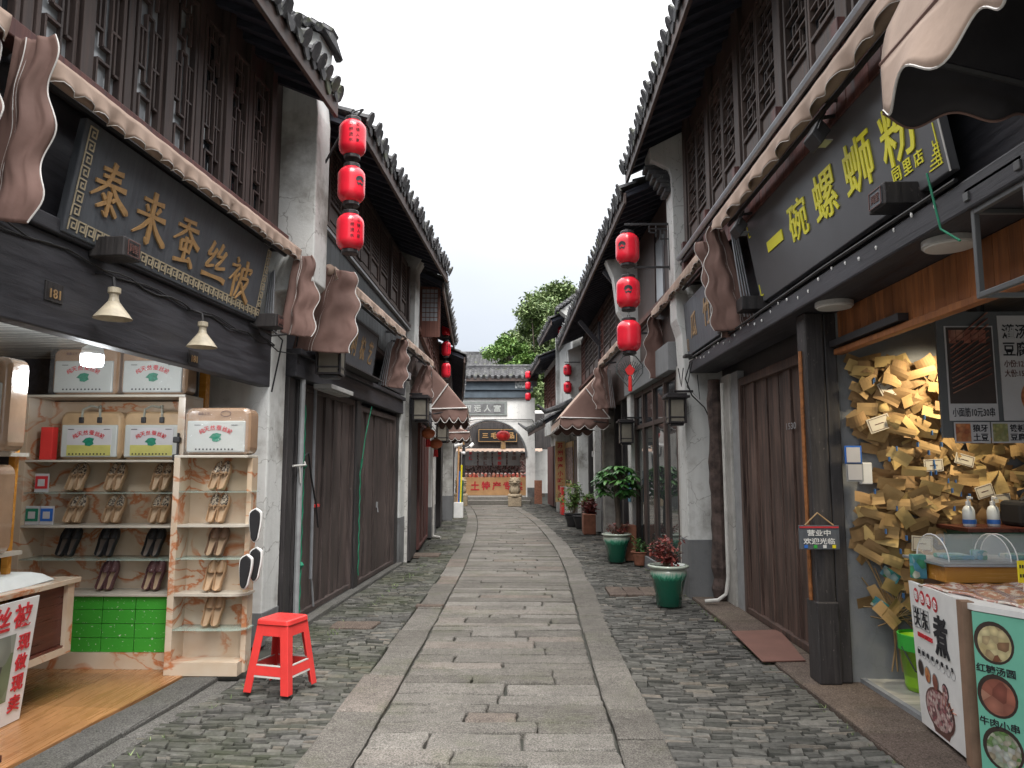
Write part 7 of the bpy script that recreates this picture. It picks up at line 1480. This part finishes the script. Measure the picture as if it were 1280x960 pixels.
# ---------------------------------------------------------------- plants
def leafcloud(m, pts, size, per, r=R, squash=1.0, droop=.3):
    for c, rad_ in pts:
        for i in range(per):
            d = Vector((r.gauss(0, 1), r.gauss(0, 1), r.gauss(0, 1) * squash)); d = d.normalized() * rad_ * (r.random() ** .4)
            q = Vector(c) + Vector((d.x, d.y, d.z * squash)); s = size * r.uniform(.6, 1.3); ax = Vector((r.gauss(0, 1), r.gauss(0, 1), r.gauss(0, .6) - droop)).normalized(); sd = ax.cross(Vector((r.gauss(0, .4), r.gauss(0, .4), 1))).normalized() * s * .28; up = ax.cross(sd).normalized() * s * .06
            k = len(m.v); m.v += [q, q + ax * s * .45 + sd + up, q + ax * s, q + ax * s * .45 - sd + up]; m.fc.append([k, k + 1, k + 2, k + 3])
def tree(label, x, y, zt, spread, n, seed, leaf='treeleaf', trunk=.25, zb=3.0, size=.30, per=150, cat='tree', name='broadleaf_tree'):
    r = random.Random(seed); t = thing(name, label, cat, (x, y, 0)); m = MB(); m.tube([(x, y, 0), (x + .1, y, zb * .6), (x - .1, y + .1, zb), (x, y, zt * .8)], [trunk, trunk * .8, trunk * .65, trunk * .25], 8)
    pts = []
    for i in range(n):
        a = r.uniform(0, 6.28); hh = r.uniform(0, 1); rr = spread * math.sqrt(r.random()) * math.sin(math.pi * min(.95, .25 + .75 * hh)) ** .7; c = Vector((x + rr * math.cos(a), y + rr * math.sin(a), zb + (zt - zb) * hh)); pts.append((c, spread * r.uniform(.16, .30)))
        if i % 3 == 0: m.tube([(x, y, zb * .8 + (c.z - zb) * .4), tuple((c + Vector((x, y, zb))) / 2 + Vector((0, 0, .3))), tuple(c)], [trunk * .4, trunk * .25, trunk * .08], 5)
    m.build('trunk', X['bark'], t); m = MB(); leafcloud(m, pts, size, per, r, .75); m.build('crown', X[leaf], t, recalc=False); return t
tree('tall leafy tree rising behind the right roofs', 1.5, 45, 12.6, 3.8, 84, 3, per=520, size=.24); tree('leafy tree behind the white right gable', 5.2, 42, 13.6, 3.2, 50, 4, per=480, size=.24); tree('bright green bushy tree just behind the gate roof', -1.2, 40, 8.6, 1.9, 40, 5, 'bushleaf', .12, 5.6, .17, 380); tree('dark leafy tree low behind the gate at the right', .7, 42, 11.0, 2.9, 70, 8, per=460, size=.22)
def pot(label, x, y, z0, r, hgt, mat='pot', rim=True):
    c = Vector((x, y, z0)); t = thing('plant_pot', label, 'plant pot', c); m = MB()
    m.lathe([(r * .62, 0), (r * .66, hgt * .04), (r * .70, hgt * .3), (r * .86, hgt * .62), (r * .98, hgt * .82), (r * .96, hgt * .88), (r * .84, hgt * .90), (r * .86, hgt * .92), (r * 1.08, hgt * .94), (r * 1.10, hgt * .985), (r * 1.04, hgt), (r * .88, hgt), (r * .80, hgt * .9), (r * .2, hgt * .88)], c, 36, .018, 18)
    m.build('pot', X[mat], t, smooth=True); m = MB(); m.lathe([(r * .84, hgt * .93), (r * .5, hgt * .955), (.01, hgt * .96)], c, 20); m.build('soil', X['soil'], t); return t
def shrub(label, x, y, z, hgt, sp, leaf, n, size, seed, cat='plant', stems=9, per=16, name='leafy_plant'):
    r = random.Random(seed); t = thing(name, label, cat, (x, y, z)); m = MB(); pts = []
    for i in range(stems):
        a = r.uniform(0, 6.28); k = sp * r.uniform(.2, 1); top = Vector((x + k * math.cos(a), y + k * math.sin(a), z + hgt * r.uniform(.55, 1))); m.tube([(x + .3 * k * math.cos(a) * .4, y + .3 * k * math.sin(a) * .4, z), (x + k * .5 * math.cos(a), y + k * .5 * math.sin(a), z + hgt * .45), tuple(top)], [.008, .006, .003], 5)
        for j in range(n): f = r.uniform(.35, 1.05); pts.append((Vector((x + k * f * math.cos(a), y + k * f * math.sin(a), z + (top.z - z) * f)), size * 1.0))
    m.build('stem', X['stem'], t); m = MB(); leafcloud(m, pts, size, per, r); m.build('foliage', X[leaf], t, recalc=False); return t
pot('near green drip glazed pot on the right slates', 1.62, 8.75, .02, .215, .47); pot('far green drip glazed pot by the thin white pillar', 1.50, 12.75, .02, .23, .48)
shrub('red brown leafed shrub in the near green pot', 1.62, 8.75, .44, .34, .26, 'redleaf', 4, .06, 11, stems=14, per=9, name='red_shrub')
t = shrub('dry reddish ground plants in the far green pot', 1.50, 12.75, .46, .24, .24, 'redleaf', 3, .05, 12, stems=16, per=7, name='red_shrub')
r = random.Random(21); x, y = 1.52, 12.78; t = thing('money_tree', 'small round crowned tree with glossy leaves in the far green pot', 'plant', (x, y, .45)); m = MB(); m.tube([(x, y, .45), (x + .02, y, .8), (x - .01, y, 1.15), (x, y, 1.4)], [.055, .045, .045, .05], 8)
pts = []
for i in range(60):
    a = r.uniform(0, 6.28); e = r.uniform(-.8, 1); rr = .31 * math.cos(e * 1.2); c = Vector((x + rr * math.cos(a), y + rr * math.sin(a), 1.38 + .27 * math.sin(e * 1.3))); pts.append(c); m.tube([(x, y, 1.35), tuple(Vector((x, y, 1.4)).lerp(c, .6) + Vector((0, 0, .06))), tuple(c)], [.012, .006, .003], 4)
m.build('trunk', X['bark'], t); m = MB()
for c in pts:
    for k in range(7):
        a = 2 * math.pi * k / 7 + r.uniform(-.2, .2); d = Vector((math.cos(a), math.sin(a), r.uniform(-.75, -.1))).normalized(); s = r.uniform(.13, .20); sd = d.cross(Vector((0, 0, 1))).normalized() * s * .19; k0 = len(m.v); up = Vector((0, 0, s * .07))
        m.v += [c, c + d * s * .35 + sd + up * .6, c + d * s * .5 + up, c + d * s * .35 - sd + up * .6, c + d * s * .75 + sd * .8 + up * .3, c + d * s * .75 - sd * .8 + up * .3, c + d * s - Vector((0, 0, s * .08))]; m.fc += [[k0, k0 + 1, k0 + 2], [k0, k0 + 2, k0 + 3], [k0 + 1, k0 + 4, k0 + 2], [k0 + 2, k0 + 5, k0 + 3], [k0 + 2, k0 + 4, k0 + 6], [k0 + 2, k0 + 6, k0 + 5]]
m.build('crown', X['leaf'], t, smooth=False, recalc=False)
pot('small terracotta pot beside the far green pot', 1.83, 12.35, .02, .14, .22, 'terra'); tag(MB(FR2).box(12.9, 13.15, .04, .35, .02, .62).build('brick_box', X['terra'], bevel=.01), 'tall terracotta block behind the far green pot', 'block')
t = shrub('fern like plant in the small terracotta pot', 1.83, 12.35, .22, .22, .18, 'leaf', 3, .06, 31, stems=10, per=6)
for i, (x, y, z, hgt, sp, lf, lb) in enumerate(((1.22, 20.3, .35, .85, .42, 'bushleaf', 'bright bushy plant in the black pot before the right shops'), (1.55, 19.2, .62, .32, .2, 'bushleaf', 'small yellow green plant on the stone trough'), (1.5, 18.2, .5, .3, .18, 'redleaf', 'small red leaved plant beside the old pillar'))): shrub(lb, x, y, z, hgt, sp, lf, 5, .10, 40 + i, stems=14, per=8)
pot('black plastic pot under the bright bushy plant', 1.22, 20.3, .02, .24, .36, 'iron'); pot('second black plastic pot next to the stone trough', 1.38, 19.6, .02, .2, .34, 'iron'); tag(MB().box(1.38, 1.72, 19.0, 19.4, .02, .62).build('stone_trough', X['plinthB'], bevel=.03), 'square stone trough by the white pillar on the right', 'trough')
tag(MB().box(1.32, 1.62, 17.9, 18.35, .02, .5).build('planter_box', X['terra'], bevel=.02), 'terracotta planter box beside the old pillar', 'planter')
m = MB(); m.tube([(2.0, 9.05, 2.88), (1.95, 9.1, 2.7), (2.05, 9.2, 2.5), (2.2, 9.2, 2.35), (2.3, 9.0, 2.0)], .008, 5); m.tube([(2.02, 9.0, 2.9), (1.98, 9.15, 2.6), (2.15, 9.22, 2.45), (2.1, 9.1, 2.75)], .006, 5); m.tube([(1.95, 9.2, 2.85), (1.93, 9.25, 2.62), (1.9, 9.26, 2.85)], .007, 5); tag(m.build('power_cable', X['cable']), 'tangle of black cables drooping over the near right white pillar', 'cable')
m = MB(FL1); m.tube([(6.7, .14, 2.9), (6.74, .25, 2.78), (6.78, .2, 2.6), (6.77, .15, 2.3)], .008, 5); m.tube([(6.3, .13, 2.86), (6.6, .2, 2.8), (6.76, .28, 2.84), (7.0, .3, 2.9), (7.2, .2, 2.8)], .009, 5); m.tube([(6.5, .13, 2.8), (6.76, .2, 2.68), (7.1, .25, 2.7), (7.3, .2, 2.62)], .006, 5); tag(m.build('power_cable', X['cable']), 'bundle of black cables crossing the near left white pillar', 'cable')
m = MB(); rr_ = random.Random(77)
for i in range(420):
    y = rr_.uniform(3.2, 13); sd = rr_.choice((-1, 1)); x = (wallL(y) + .45 + rr_.random() * .1) if sd < 0 else wallR(y) - .03 - rr_.random() * .06
    if rr_.random() < .6: continue
    for k in range(3): d = Vector((rr_.gauss(0, .02), rr_.gauss(0, .02), rr_.uniform(.01, .04))); m.raw([Vector((x, y, .0)), Vector((x + .008, y + .003, .0)), Vector((x, y, .0)) + d], [(0, 1, 2)])
o = m.build('moss_tufts', X['treeleaf'], recalc=False); o['kind'] = 'stuff'; o['label'] = 'small weeds growing in joints along both house fronts'; o['category'] = 'weeds'
